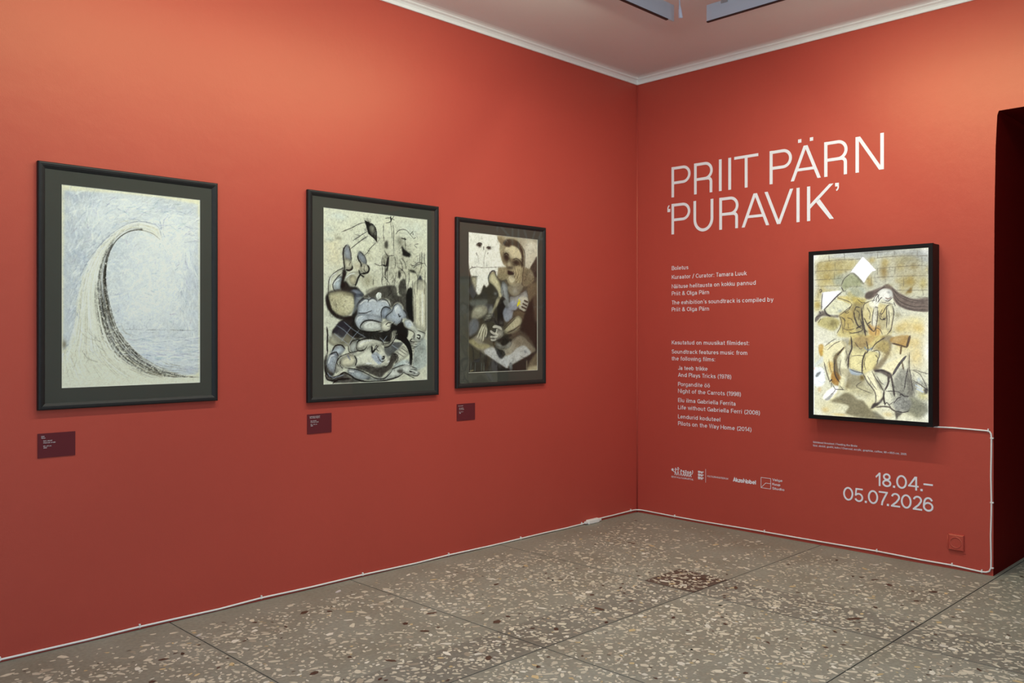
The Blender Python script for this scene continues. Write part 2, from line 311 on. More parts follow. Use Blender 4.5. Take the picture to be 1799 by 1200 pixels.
class Canvas:
    def __init__(s, w, h, base, seed):
        s.w, s.h = w, h; s.rim = .75; s.img = np.ones((h, w, 3))*np.array(base)/255.
        s.rs = np.random.RandomState(seed); s.rd = random.Random(seed)
        s.grain = .5*_noise(s.rs, h, w, 1.6)+.5*_noise(s.rs, h, w, 3.5)
        s.cloud = .6*_noise(s.rs, h, w, 14)+.4*_noise(s.rs, h, w, 6)
    def comp(s, x0, y0, m, col, a):
        h, w = m.shape
        A = (m*a)[..., None]; R = s.img[y0:y0+h, x0:x0+w]
        R[:] = R*(1-A)+np.array(col)/255.*A
    def stroke(s, P, wd, col, a=1., soft=.8, taper=1, rough=.35, curve=True):
        Q = _cat(P) if curve else np.array(P, float)
        L = np.hypot(*np.diff(Q, axis=0).T); T = np.concatenate([[0], np.cumsum(L)])
        if T[-1] < .3: return
        n = max(2, int(T[-1]/.7)); t = np.linspace(0, T[-1], n)
        X = np.interp(t, T, Q[:, 0]); Y = np.interp(t, T, Q[:, 1]); u = t/T[-1]
        R = np.full(n, wd/2.)
        if taper: R = R*np.clip(np.minimum(u, 1-u)*5+.35, 0, 1)
        p = int(wd/2+soft+2)
        x0 = max(0, int(X.min())-p); x1 = min(s.w, int(X.max())+p+1); y0 = max(0, int(Y.min())-p); y1 = min(s.h, int(Y.max())+p+1)
        if x1 <= x0 or y1 <= y0: return
        m = np.zeros((y1-y0, x1-x0))
        for x, y, r in zip(X, Y, R):
            ax = max(x0, int(x)-p); bx = min(x1, int(x)+p+1); ay = max(y0, int(y)-p); by = min(y1, int(y)+p+1)
            if bx <= ax or by <= ay: continue
            d = np.hypot(np.arange(ax, bx)[None, :]-x, np.arange(ay, by)[:, None]-y)
            v = np.clip((r-d)/soft+.5, 0, 1); W = m[ay-y0:by-y0, ax-x0:bx-x0]; np.maximum(W, v, out=W)
        if rough: m = m*np.clip(1-rough*1.6*s.grain[y0:y1, x0:x1], 0, 1)
        s.comp(x0, y0, m, col, a)
    def mask(s, P, soft=1., curve=True):
        Q = _cat(P, 5, True) if curve else np.array(P, float); p = int(soft*2)+2
        x0 = max(0, int(Q[:, 0].min())-p); x1 = min(s.w, int(Q[:, 0].max())+p+1); y0 = max(0, int(Q[:, 1].min())-p); y1 = min(s.h, int(Q[:, 1].max())+p+1)
        if x1 <= x0 or y1 <= y0: return None
        yy = np.arange(y0, y1)[:, None]+.5; xx = np.arange(x0, x1)[None, :]+.5; M = np.zeros((y1-y0, x1-x0), bool); n = len(Q)
        for i in range(n):
            ax, ay = Q[i]; bx, by = Q[(i+1) % n]
            if ay == by: continue
            c = ((ay > yy) != (by > yy)) & (xx < (bx-ax)*(yy-ay)/(by-ay)+ax); M ^= c
        M = M.astype(float); k = max(1, int(round(soft*.55))) if soft > .9 else 0
        for _ in range(2 if k else 0):
            for ax in (0, 1):
                pad = [(0, 0), (0, 0)]; pad[ax] = (k, k); Z = np.pad(M, pad, mode='edge'); c = np.cumsum(Z, axis=ax)
                c = np.insert(c, 0, 0, axis=ax)
                M = (c[2*k+1:]-c[:-2*k-1])/(2*k+1) if ax == 0 else (c[:, 2*k+1:]-c[:, :-2*k-1])/(2*k+1)
        return x0, y0, M
    def fill(s, P, col, a=1., soft=1., tex=.2, curve=True, rim=0):
        r = s.mask(P, soft, curve)
        if r is None: return
        x0, y0, M = r; h, w = M.shape
        M = M*np.clip(1.08-tex*1.3*s.cloud[y0:y0+h, x0:x0+w]-tex*.7*s.grain[y0:y0+h, x0:x0+w], 0, 1)
        if rim and sum(col) > 330 and min(h, w) > 12:
            Z = M.copy()
            for ax in (0, 1):
                for _ in range(2): Z = np.apply_along_axis(lambda v: np.convolve(np.pad(v, 5, mode='constant'), np.ones(11)/11., 'valid'), ax, Z)
            sh = 1-rim*np.clip(1-Z*1.15, 0, 1)*(.5+s.grain[y0:y0+h, x0:x0+w])
            A = (M*a)[..., None]; R = s.img[y0:y0+h, x0:x0+w]; R[:] = R*(1-A)+np.array(col)/255.*np.clip(sh, .2, 1)[..., None]*A; return
        s.comp(x0, y0, M, col, a)
    def blob(s, c, rx, ry, col, a=.5, tex=.5, ang=0):
        x0 = max(0, int(c[0]-2.2*max(rx, ry))); x1 = min(s.w, int(c[0]+2.2*max(rx, ry))+1); y0 = max(0, int(c[1]-2.2*max(rx, ry))); y1 = min(s.h, int(c[1]+2.2*max(rx, ry))+1)
        if x1 <= x0 or y1 <= y0: return
        X = np.arange(x0, x1)[None, :]-c[0]; Y = np.arange(y0, y1)[:, None]-c[1]; ca, sa = math.cos(ang), math.sin(ang)
        d = ((X*ca+Y*sa)/rx)**2+((-X*sa+Y*ca)/ry)**2
        M = np.exp(-d*1.2)*np.clip(1-tex*1.3*s.cloud[y0:y1, x0:x1]-.3*tex*s.grain[y0:y1, x0:x1], 0, 1)
        s.comp(x0, y0, M, col, a)
    def hatch(s, P, ang, sp, wd, col, a=.6, jit=.25, ln=None, cross=False):
        Q = np.array(P, float); c = Q.mean(0); R = np.abs(Q-c).max()*1.5; n = int(2*R/sp)
        dx, dy = math.cos(ang), math.sin(ang)
        Q = _cat(P, 4, True)
        def ins(x, y):
            r = False
            for i in range(len(Q)):
                ax, ay = Q[i]; bx, by = Q[i-1]
                if (ay > y) != (by > y) and x < (bx-ax)*(y-ay)/(by-ay)+ax: r = not r
            return r
        for i in range(n):
            o = -R+i*sp+s.rd.uniform(-jit, jit)*sp*2; seg = []; tilt = s.rd.uniform(-jit, jit)*.4
            ex, ey = math.cos(ang+tilt), math.sin(ang+tilt); t = -R
            while t < R:
                x = c[0]-dy*o+ex*t; y = c[1]+dx*o+ey*t
                if ins(x, y): seg.append((x, y))
                elif len(seg) > 1: s.stroke([seg[0], seg[-1]], wd, col, a*s.rd.uniform(.5, 1), rough=.5); seg = []
                else: seg = []
                t += 3
            if len(seg) > 1: s.stroke([seg[0], seg[-1]], wd, col, a*s.rd.uniform(.5, 1), rough=.5)
        if cross: s.hatch(P, ang+1.4, sp, wd, col, a*.8, jit)
    def scrib(s, c, rx, ry, n, wd, col, a=.6, ln=8, ang=None, spread=.5):
        for _ in range(n):
            th = s.rd.uniform(0, 6.283); r = math.sqrt(s.rd.random()); x = c[0]+rx*r*math.cos(th); y = c[1]+ry*r*math.sin(th)
            b = s.rd.uniform(0, 6.283) if ang is None else ang+s.rd.gauss(0, spread); l = ln*s.rd.uniform(.5, 1.3); k = s.rd.uniform(-.4, .4)
            s.stroke([(x, y), (x+l*.5*math.cos(b+k), y+l*.5*math.sin(b+k)), (x+l*math.cos(b), y+l*math.sin(b))], wd*s.rd.uniform(.6, 1.3), col, a*s.rd.uniform(.4, 1), rough=.5)
    def work_up(s, n, lo=.62, hi=1.3, a=.45, ln=7, w=1.1):
        """short broken chalk marks that follow the forms already laid in"""
        L = s.img.mean(2); K = np.ones(5)/5.
        L = np.apply_along_axis(lambda v: np.convolve(v, K, 'same'), 0, L); L = np.apply_along_axis(lambda v: np.convolve(v, K, 'same'), 1, L)
        gy, gx = np.gradient(L); S0 = s.img.copy()
        for _ in range(n):
            x, y = s.rd.randint(4, s.w-5), s.rd.randint(4, s.h-5)
            if S0[y, x].mean() > .92: continue
            g = math.hypot(gx[y, x], gy[y, x])
            an = math.atan2(gx[y, x], -gy[y, x])+s.rd.gauss(0, .35 if g > .006 else 1.6); l = ln*s.rd.uniform(.5, 1.5)
            f = s.rd.uniform(lo, .9) if s.rd.random() < .55 else s.rd.uniform(1.08, hi)
            if L[y, x] < .3 and s.rd.random() < .5: f = s.rd.uniform(.4, .8)
            c = np.clip(S0[y, x]*f, 0, .97)*255; k = s.rd.uniform(-.3, .3)
            s.stroke([(x, y), (x+l*.5*math.cos(an+k), y+l*.5*math.sin(an+k)), (x+l*math.cos(an), y+l*math.sin(an))], w*s.rd.uniform(.6, 1.4), c, a*s.rd.uniform(.5, 1.2), rough=.5)
    def clusters(s, n, st=1., ink=(30, 28, 28), pale=(226, 230, 236)):
        L = s.img.mean(2); gy, gx = np.gradient(L); G = np.hypot(gx, gy)
        for _ in range(n):
            best = None
            for _ in range(14):
                x, y = s.rd.randint(8, s.w-9), s.rd.randint(8, s.h-9); q = G[y-3:y+4, x-3:x+4].mean()
                if best is None or q > best[0]: best = (q, x, y)
            q, x, y = best; an = math.atan2(gx[y, x], -gy[y, x])+s.rd.uniform(.5, 1.3); m = s.rd.randint(4, 9); l = s.rd.uniform(6, 15)
            dk = s.rd.random() < .68; col = ink if dk else pale; dx, dy = -math.sin(an), math.cos(an); sp = s.rd.uniform(1.5, 2.6)
            for k in range(m):
                o = (k-m/2)*sp; jx, jy = s.rd.uniform(-1, 1), s.rd.uniform(-1, 1); b = s.rd.uniform(-.12, .12)
                X, Y = x+dx*o-math.cos(an)*l/2+jx, y+dy*o-math.sin(an)*l/2+jy
                s.stroke([(X, Y), (X+l*math.cos(an+b), Y+l*math.sin(an+b))], s.rd.uniform(.7, 1.2), col, st*s.rd.uniform(.2, .65), rough=.5, curve=False)
    def finish(s, amt=.10, con=1.08):
        s.img = np.clip((s.img-.55)*con+.55, 0, 1); s.img *= (1+amt*(s.grain-.5)*1.6)[..., None]; s.img = np.clip(s.img, 0.012, .98)
def art_wave():
    c = Canvas(320, 453, (224, 220, 198), 1); rd = c.rd
    T = lambda x, y: ((x-172)/605*320, (y-(162+(x-172)*.114))/(890-(x-172)*.154)*453)      # notes -> sheet
    inner = _cat([T(*p) for p in [(592, 405), (545, 372), (478, 360), (420, 382), (378, 430), (355, 500), (350, 590), (365, 680), (395, 780), (440, 850), (505, 915), (600, 970), (700, 1000), (775, 1003)]], 8)
    outer = _cat([T(*p) for p in [(596, 395), (575, 345), (500, 325), (430, 342), (350, 405), (285, 500), (250, 600), (232, 700), (222, 780), (205, 850), (180, 890), (172, 930), (172, 980), (172, 1020)]], 8)
    base = [T(*p) for p in [(184, 190), (400, 198), (600, 220), (768, 250), (772, 600), (770, 985), (700, 1000), (560, 960), (430, 880), (300, 900), (178, 880), (180, 500)]]
    c.fill(base, (196, 202, 214), .9, 3, .2, False)
    c.blob(T(240, 300), 50, 60, (140, 148, 168), .6, .8); c.blob(T(225, 520), 26, 110, (150, 158, 178), .6, .8); c.blob(T(735, 560), 30, 120, (150, 158, 178), .6, .8)
    c.blob(T(250, 220), 60, 16, (150, 158, 176), .7, .6); c.blob(T(620, 270), 60, 22, (166, 174, 190), .6, .7); c.blob(T(560, 900), 90, 50, (170, 180, 196), .5, .8); c.blob(T(400, 450), 26, 60, (172, 182, 196), .6, .6)
    cx, cy = T(540, 560)
    for x, y, rx, ry in [(560, 560, 95, 120), (520, 700, 80, 60), (600, 440, 70, 60), (310, 300, 55, 40), (640, 330, 50, 26), (450, 250, 60, 20), (700, 420, 24, 60), (560, 880, 80, 26), (650, 930, 60, 20)]: c.blob(T(x, y), rx, ry, (232, 235, 242), .8, .5)
    for k in range(500):
        x, y = rd.uniform(12, 308), rd.uniform(16, 436); r = rd.uniform(5, 16); c.blob((x, y), r*rd.uniform(.6, 1.6), r*.6, (236, 239, 244) if rd.random() < .62 else (176, 186, 203), rd.uniform(.15, .45), .9, rd.uniform(0, 3.1))
    def region(x, y):
        return .04*320 < x < .965*320 and .035*453 < y < .955*453
    for k in range(2300):
        x, y = rd.uniform(8, 312), rd.uniform(12, 436)
        if not region(x, y): continue
        X, Y = x/320., y/453.
        r = math.hypot(x-cx, (y-cy)*.9)
        if Y > .74: an = rd.gauss(0.02, .12); l = rd.uniform(14, 34)
        elif X < .28: an = rd.gauss(-1.15, .5); l = rd.uniform(10, 26)
        elif Y < .24: an = rd.gauss(-.25, .45); l = rd.uniform(10, 30)
        elif X > .84: an = rd.gauss(1.45, .3); l = rd.uniform(10, 30)
        else: an = rd.gauss(-.7, .8); l = rd.uniform(8, 20)
        dark = .36 if (X < .28 or Y < .2 or X > .84 or Y > .74) else .10
        if rd.random() < dark: col, a, w = (132+rd.randint(-14, 20), 142+rd.randint(-14, 20), 166+rd.randint(-14, 16)), rd.uniform(.12, .5), rd.uniform(.8, 2.6)
        else: col, a, w = (238, 241, 246), rd.uniform(.2, .6), rd.uniform(1.2, 4.6)
        b = rd.uniform(-.18, .18)
        c.stroke([(x, y), (x+l*.5*math.cos(an+b), y+l*.5*math.sin(an+b)), (x+l*math.cos(an), y+l*math.sin(an))], w, col, a, rough=.5)
    x0, y0 = T(430, 795); x1, y1 = T(775, 800)
    for k in range(26):
        x = rd.uniform(x0, x1-12); c.stroke([(x, y0+(x-x0)/(x1-x0)*(y1-y0)+rd.uniform(-1, 1)), (x+rd.uniform(4, 16), y0+(x-x0)/(x1-x0)*(y1-y0)+rd.uniform(-1, 1))], 1.3, (96, 98, 104), rd.uniform(.3, .8), rough=.6)
    for k in range(14):
        x = rd.uniform(x0, x0+60); c.stroke([(x, y0), (x+rd.uniform(-2, 2), y0-rd.uniform(5, 18))], .9, (120, 122, 130), .5, rough=.6)
    for k in range(30):
        x = rd.uniform(x0, 300); y = rd.uniform(y0+4, 430); c.stroke([(x, y), (x+rd.uniform(10, 40), y+rd.uniform(-2, 3))], 1.1, (118, 126, 146), .35, rough=.6)
    # body of the wave
    body = list(outer[::3]) + [T(172, 1052), T(777, 1030), T(777, 1006)] + list(inner[::-1][::3])
    c.fill([tuple(p) for p in body], (226, 224, 210), .93, 3.5, .12, False)
    n = min(len(inner), len(outer)); I = inner[np.linspace(0, len(inner)-1, 60).astype(int)]; O = outer[np.linspace(0, len(outer)-1, 60).astype(int)]
    def along(t0, t1, s0, s1):
        i0, i1 = int(s0*59), max(int(s0*59)+2, int(s1*59)); i1 = min(i1, 59); m = []
        for i in range(i0, i1+1, 2):
            u = (i-i0)/max(1, i1-i0); t = t0+(t1-t0)*u; m.append(tuple(I[i]*(1-t)+O[i]*t))
        return m if len(m) > 1 else None
    for k in range(260):
        t = rd.uniform(0, 1); s0 = rd.uniform(0, .85); s1 = min(1, s0+rd.uniform(.1, .35)); P = along(t, t+rd.uniform(-.06, .06), s0, s1)
        if not P: continue
        q = rd.random()
        if q < .5: col, a, w = (240, 240, 236), rd.uniform(.3, .8), rd.uniform(1, 3.2)
        elif q < .8: col, a, w = (168, 160, 138), rd.uniform(.2, .6), rd.uniform(.7, 1.4)
        else: col, a, w = (110, 104, 90), rd.uniform(.3, .7), rd.uniform(.6, 1.2)
        c.stroke(P, w, col, a, rough=.55)
    for k in range(230):
        t = abs(rd.gauss(.02, .15)); s0 = rd.uniform(.12, .8); s1 = min(1, s0+rd.uniform(.08, .3)); P = along(t, t+rd.uniform(-.04, .05), s0, s1)
        if P: c.stroke(P, rd.uniform(1.0, 3.2), rd.choice([(30, 28, 26), (84, 78, 64), (58, 58, 60)]), rd.uniform(.35, .95), rough=.75)
    for k in range(50):
        t = rd.uniform(0, .3); s0 = rd.uniform(.1, .8); P = along(t, t, s0, min(1, s0+.12))
        if P: c.stroke(P, rd.uniform(1, 2), (232, 234, 236), .8, rough=.5)
    P = along(.02, .03, .02, .3); c.stroke(P, 2.0, (90, 86, 78), .8, rough=.5)
    for k in range(4): c.stroke(along(1.0, 1.1+.05*k, .0, .3+.1*k), 1.6, (138, 146, 164), .55, rough=.6)
    for k in range(240):
        i = rd.randint(0, 50); x, y = O[i]; an = math.atan2(O[i+1][1]-y, O[i+1][0]-x)+rd.gauss(0, .35); l = rd.uniform(10, 26); x += rd.gauss(2, 6); y += rd.gauss(0, 4)
        c.stroke([(x, y), (x+l*math.cos(an), y+l*math.sin(an))], rd.uniform(1, 3), rd.choice([(238, 240, 244), (238, 240, 244), (224, 220, 204), (150, 158, 176)]), rd.uniform(.3, .75), rough=.6)
    # lines running out over the foot
    for k in range(60):
        x, y = T(rd.uniform(230, 420), rd.uniform(760, 900)); an = rd.uniform(.5, 1.3); l = rd.uniform(20, 50)
        c.stroke([(x, y), (x+l*.5*math.cos(an), y+l*.5*math.sin(an)), (x+l*math.cos(an-.3), y+l*math.sin(an-.3))], rd.uniform(.8, 2), rd.choice([(236, 238, 240), (150, 144, 126), (206, 210, 222), (98, 94, 84)]), rd.uniform(.3, .7), rough=.55)
    for k in range(30):
        x, y = T(rd.uniform(450, 620), rd.uniform(930, 985)); c.stroke([(x, y), (x+20, y+9), (x+rd.uniform(30, 60), y+rd.uniform(10, 18))], rd.uniform(.7, 1.6), rd.choice([(96, 90, 74), (150, 144, 122), (238, 238, 232)]), .6, rough=.5)
    for k in range(24):
        x, y = T(rd.uniform(200, 290), rd.uniform(870, 970)); c.stroke([(x, y), (x+rd.uniform(-6, 6), y+rd.uniform(8, 20))], rd.uniform(.7, 2), (140, 134, 118), .45, rough=.6)
    c.blob(T(182, 860), 5, 10, (110, 100, 76), .8, .2)
    c.work_up(900, .82, 1.12, .35, 9, 1.3); c.finish(.07, 1.12); c.img = np.clip(c.img*1.04, 0, .96)
    return c
# drawing commands: [0 stroke, 1 filled patch, 2 soft blob, 3 scribble]
def run_ops(c, ops):
    for o in ops:
        k = o[0]
        if k == 0: c.stroke(o[1], o[2], o[3], o[4], o[5], o[6], o[7])
        elif k == 1: c.fill(o[1], o[2], o[3], o[4], o[5], bool(o[6]), c.rim if o[4] <= 1.5 and o[5] > .06 else 0)
        elif k == 2: c.blob(o[1], o[2], o[3], o[4], o[5], o[6], o[7])
        elif k == 3: c.scrib(o[1], o[2], o[3], o[4], o[5], o[6], o[7], o[8], None if o[9] == -9 else o[9], o[10])
ART2 = [250, 334, [216, 217, 203], 2, [
[2, [30.8, 13.3], 22.1, 9.1, [190, 205, 214], 0.7, 0.5, 0],
[2, [13.9, 41], 12.9, 9.1, [190, 205, 210], 0.5, 0.5, 0],
[2, [214.8, 23.9], 36.8, 18.1, [200, 212, 216], 0.6, 0.5, 0],
[2, [19, 65.2], 18.4, 18.1, [222, 208, 172], 0.6, 0.5, 0],
[2, [30.9, 93.5], 29.4, 24.1, [224, 212, 180], 0.6, 0.5, 0],
[2, [110.4, 76.4], 36.8, 22.6, [222, 222, 200], 0.5, 0.5, 0],
[2, [13.9, 58.4], 11, 6, [175, 195, 205], 0.6, 0.5, 0],
[2, [224.7, 112.6], 18.4, 30.2, [205, 208, 190], 0.6, 0.5, 0],
[2, [101.3, 134], 20.2, 15.1, [120, 112, 84], 0.6, 0.5, 0],
[2, [32.6, 55.5], 8.3, 3.8, [105, 103, 92], 0.7, 0.5, 0],
[2, [106.7, 88.7], 12.9, 9.1, [170, 166, 145], 0.5, 0.5, 0],
[2, [147.3, 14.3], 11, 19.6, [225, 222, 200], 0.5, 0.5, 0],
[2, [78, 105.3], 11, 9.1, [150, 125, 90], 0.5, 0.5, 0],
[2, [191.3, 70.9], 23.9, 22.6, [120, 118, 105], 0.5, 0.5, 0],
[2, [177.7, 50.2], 11, 10.6, [90, 88, 80], 0.8, 0.5, 0],
[2, [143.6, 65], 14.7, 24.1, [150, 148, 132], 0.5, 0.5, 0],
[2, [166.3, 115.6], 33.1, 24.1, [158, 155, 138], 0.6, 0.5, 0],
[2, [214.8, 105.3], 29.4, 21.1, [170, 168, 148], 0.6, 0.5, 0],
[2, [158.7, 88.4], 11, 7.5, [120, 118, 108], 0.6, 0.5, 0],
[1, [[93.1, 15.6], [104, 19.1], [114, 21.2], [120.4, 27.4], [122.3, 34], [123.5, 42.2], [122.8, 57.1], [116.7, 51.1], [110.3, 47.1], [102.2, 41.7], [99.4, 33.7], [95.8, 23.5]], [20, 19, 19], 0.97, 0.5, 0.05, 0],
[1, [[104, 27.3], [111.3, 24.4], [118.6, 29.1], [115.8, 38.3], [112.2, 44.7], [105.8, 37.7]], [190, 190, 175], 0.9, 1.5, 0.2, 1],
[1, [[114, 40], [119.5, 32], [122.3, 42.3], [122.1, 52.9], [116.7, 47.3]], [150, 148, 135], 0.8, 1.5, 0.2, 1],
[0, [[93.1, 20.1], [81.5, 23.3], [60.3, 34.1], [39.4, 42.8]], 1.24, [20, 19, 19], 0.85, 0.8, 1, 0.35],
[0, [[99.4, 36.7], [85.1, 45.4], [65.6, 57.6]], 1.24, [20, 19, 19], 0.85, 0.8, 1, 0.35],
[0, [[101.3, 45.8], [86.9, 54.2], [70.9, 65.8], [59.4, 74.3]], 1.24, [20, 19, 19], 0.85, 0.8, 1, 0.35],
[0, [[119.1, 58.4], [106.7, 69.1], [99.5, 78.7], [92.3, 83.9]], 1.24, [20, 19, 19], 0.85, 0.8, 1, 0.35],
[0, [[155.8, -0.2], [157.7, 8.8], [155.8, 15.1]], 1.13, [20, 19, 19], 0.8, 0.8, 1, 0.35],
[0, [[141.7, 7.2], [154.9, 5.2], [166.3, 8.8]], 1.13, [20, 19, 19], 0.8, 0.8, 1, 0.35],
[0, [[143.6, 16.2], [153, 13.8], [158.7, 7.9]], 1.13, [20, 19, 19], 0.8, 0.8, 1, 0.35],
[0, [[158.7, 7.2], [164.4, 0.5]], 1.13, [20, 19, 19], 0.8, 0.8, 1, 0.35],
[0, [[138.9, 18.2], [138, 41.1], [139.9, 53.1]], 1.13, [20, 19, 19], 0.8, 0.8, 1, 0.35],
[0, [[155.8, 15.1], [158.7, 28.6], [159.6, 45.4]], 1.13, [20, 19, 19], 0.8, 0.8, 1, 0.35],
[0, [[159.6, 13.2], [163.4, 28.2], [163.4, 57.4], [164.4, 81.9]], 1.13, [20, 19, 19], 0.8, 0.8, 1, 0.35],
[0, [[183.5, 25.7], [195.2, 26.3], [204.9, 34.1], [214.8, 42.7]], 1.13, [20, 19, 19], 0.8, 0.8, 1, 0.35],
[0, [[168.2, 37.1], [175.8, 28.7], [185.5, 25.6]], 1.13, [20, 19, 19], 0.8, 0.8, 1, 0.35],
[0, [[204.9, 34.1], [212.8, 27.2]], 1.13, [20, 19, 19], 0.8, 0.8, 1, 0.35],
[0, [[214.8, 41.9], [219.7, 39.1]], 1.13, [20, 19, 19], 0.8, 0.8, 1, 0.35],
[0, [[212.8, 35], [211.8, 30.4]], 1.13, [20, 19, 19], 0.8, 0.8, 1, 0.35],
[0, [[216.8, 53.5], [226.7, 52]], 1.13, [20, 19, 19], 0.8, 0.8, 1, 0.35],
[0, [[215.8, 55.1], [222.7, 60.9]], 1.13, [20, 19, 19], 0.8, 0.8, 1, 0.35],
[0, [[191.3, 42.9], [193.2, 61.4]], 1.13, [20, 19, 19], 0.8, 0.8, 1, 0.35],
[0, [[138, 121.7], [147.4, 130.4], [154, 138.5]], 1.13, [20, 19, 19], 0.8, 0.8, 1, 0.35],
[0, [[113.1, 128.9], [114, 142.4]], 1.13, [20, 19, 19], 0.8, 0.8, 1, 0.35],
[0, [[140.8, 71.3], [145.5, 78.6], [152.1, 81.2], [164.4, 79.6]], 1.13, [20, 19, 19], 0.8, 0.8, 1, 0.35],
[0, [[115.9, 98.6], [128.7, 102.4], [134.3, 100.6]], 1.13, [20, 19, 19], 0.8, 0.8, 1, 0.35],
[0, [[155.8, 2.8], [157.1, 11.2]], 2.94, [20, 19, 19], 0.95, 0.8, 1, 0.35],
[0, [[182.6, 43.6], [195.2, 45]], 2.26, [20, 19, 19], 0.8, 0.8, 1, 0.35],
[0, [[191.3, 41.4], [192.2, 47.5]], 1.7, [20, 19, 19], 0.8, 0.8, 1, 0.35],
[1, [[141.7, 56], [147.4, 51.8], [150.2, 56.9], [148.3, 67.7], [141.7, 65.1]], [56, 53, 50], 0.8, 1.5, 0.2, 1],
[1, [[143.6, 58.9], [147.4, 57.1], [148.3, 63.1], [144.5, 64.2]], [190, 188, 170], 0.8, 1, 0.2, 1],
[1, [[184.5, 59.7], [191.3, 66.2], [206.9, 75.3], [203, 81], [187.4, 78.9], [185.5, 71.3]], [20, 19, 19], 0.95, 1.2, 0.1, 1],
[1, [[139.9, 80.5], [151.1, 79.7], [150.2, 95.1], [139.9, 103.3], [136.2, 95.9]], [120, 118, 106], 0.55, 2, 0.2, 1],
[0, [[137.1, 80.7], [134.3, 96], [136.2, 117.2], [134.3, 132.5], [136.2, 143]], 1.36, [20, 19, 19], 0.65, 0.8, 1, 0.35],
[0, [[150.2, 81.3], [151.1, 95], [148.3, 113.5], [147.4, 131.9], [145.5, 144.2]], 1.36, [20, 19, 19], 0.65, 0.8, 1, 0.35],
[0, [[143.6, 77.2], [148.3, 86], [143.6, 101.6], [141.8, 113.9], [139.9, 124.6]], 1.36, [20, 19, 19], 0.65, 0.8, 1, 0.35],
[0, [[138, 86.7], [141.8, 101.7], [143.6, 113.8], [143.6, 132]], 1.36, [20, 19, 19], 0.65, 0.8, 1, 0.35],
[0, [[166.3, 81.8], [168.2, 94], [166.3, 106.4]], 1.36, [20, 19, 19], 0.65, 0.8, 1, 0.35],
[0, [[170.1, 112.4], [166.3, 131], [164.4, 141.9]], 1.36, [20, 19, 19], 0.65, 0.8, 1, 0.35],
[0, [[173.9, 102.9], [185.5, 108.5], [193.2, 118.9], [193.2, 134.4], [197.1, 152.9]], 1.36, [20, 19, 19], 0.65, 0.8, 1, 0.35],
[0, [[182.6, 83.9], [191.3, 92.6], [195.2, 106.4]], 1.36, [20, 19, 19], 0.65, 0.8, 1, 0.35],
[0, [[177.8, 87.3], [183.5, 96.2], [185.5, 108.5]], 1.36, [20, 19, 19], 0.65, 0.8, 1, 0.35],
[0, [[201, 106.1], [203, 123.1], [199.1, 142], [201, 157.5]], 1.36, [20, 19, 19], 0.65, 0.8, 1, 0.35],
[0, [[210.8, 129], [210.9, 157.1]], 1.36, [20, 19, 19], 0.65, 0.8, 1, 0.35],
[0, [[215.8, 144.4], [216.8, 156.9]], 1.36, [20, 19, 19], 0.65, 0.8, 1, 0.35],
[0, [[230.7, 71.4], [230.7, 90.3]], 1.36, [20, 19, 19], 0.65, 0.8, 1, 0.35],
[0, [[235.7, 64.7], [234.7, 96.3], [224.7, 122.1]], 1.36, [20, 19, 19], 0.65, 0.8, 1, 0.35],
[0, [[242.8, 70.5], [242.8, 89.5], [248.8, 98.7]], 1.36, [20, 19, 19], 0.65, 0.8, 1, 0.35],
[0, [[244.8, 105.3], [243.8, 127.5], [241.8, 156]], 1.36, [20, 19, 19], 0.65, 0.8, 1, 0.35],
[0, [[220.7, 112.8], [224.7, 122.1], [222.7, 156.7]], 1.36, [20, 19, 19], 0.65, 0.8, 1, 0.35],
[0, [[204.9, 94.9], [214.8, 97.5], [226.7, 90.5], [238.7, 91.4]], 1.36, [20, 19, 19], 0.65, 0.8, 1, 0.35],
[0, [[212.8, 102.3], [224.7, 95.3], [242.8, 91.1]], 1.36, [20, 19, 19], 0.65, 0.8, 1, 0.35],
[1, [[175.8, 110.5], [181.6, 114.9], [180.6, 124.2], [174.9, 124.5]], [20, 19, 19], 0.85, 1.5, 0.2, 1],
[1, [[232.7, 117], [239.7, 135.6], [238.7, 146.7], [222.7, 145.7], [224.7, 128.4]], [45, 48, 60], 0.9, 2, 0.15, 1],
[1, [[204, 106.7], [216.8, 108.3], [220.7, 113.6], [206.9, 111.2]], [20, 19, 19], 0.8, 1.2, 0.2, 1],
[1, [[185.5, 127], [193.2, 129.8], [195.2, 157.7], [177.8, 158.3], [176.8, 139.8]], [20, 19, 19], 0.75, 2, 0.2, 1],
[0, [[136.2, 100.5], [145.5, 101.5], [148.3, 89.1]], 3.39, [20, 19, 19], 0.7, 0.8, 1, 0.35],
[0, [[145.5, 113.7], [148.3, 98.3], [151.1, 82.8]], 3.39, [20, 19, 19], 0.6, 0.8, 1, 0.35],
[3, [191.3, 67.8], 22.1, 16.6, 45, 0.8, [20, 19, 19], 0.5, 9, -9, 0.5],
[3, [177.8, 107.3], 25.8, 34.7, 90, 0.8, [20, 19, 19], 0.45, 12, 1.5, 0.4],
[3, [222.7, 109.6], 22.1, 33.2, 60, 0.8, [20, 19, 19], 0.45, 12, 1.5, 0.5],
[3, [145.5, 109.1], 11, 33.2, 60, 0.8, [20, 19, 19], 0.45, 10, 1.5, 0.4],
[3, [236.7, 83.6], 9.2, 15.1, 25, 0.7, [20, 19, 19], 0.5, 12, 1.6, 0.2],
[3, [201, 92], 33.1, 9.1, 35, 0.7, [20, 19, 19], 0.5, 8, -9, 0.5],
[3, [92.2, 44.8], 95.7, 45.3, 50, 0.8, [150, 155, 150], 0.2, 8, -9, 0.5],
[1, [[51.6, 67.2], [56.8, 67.5], [61.2, 82.7], [62.1, 97.4], [56, 98.5], [48.1, 92.4], [44.6, 79.4], [46.4, 72]], [150, 160, 180], 0.9, 1, 0.2, 1],
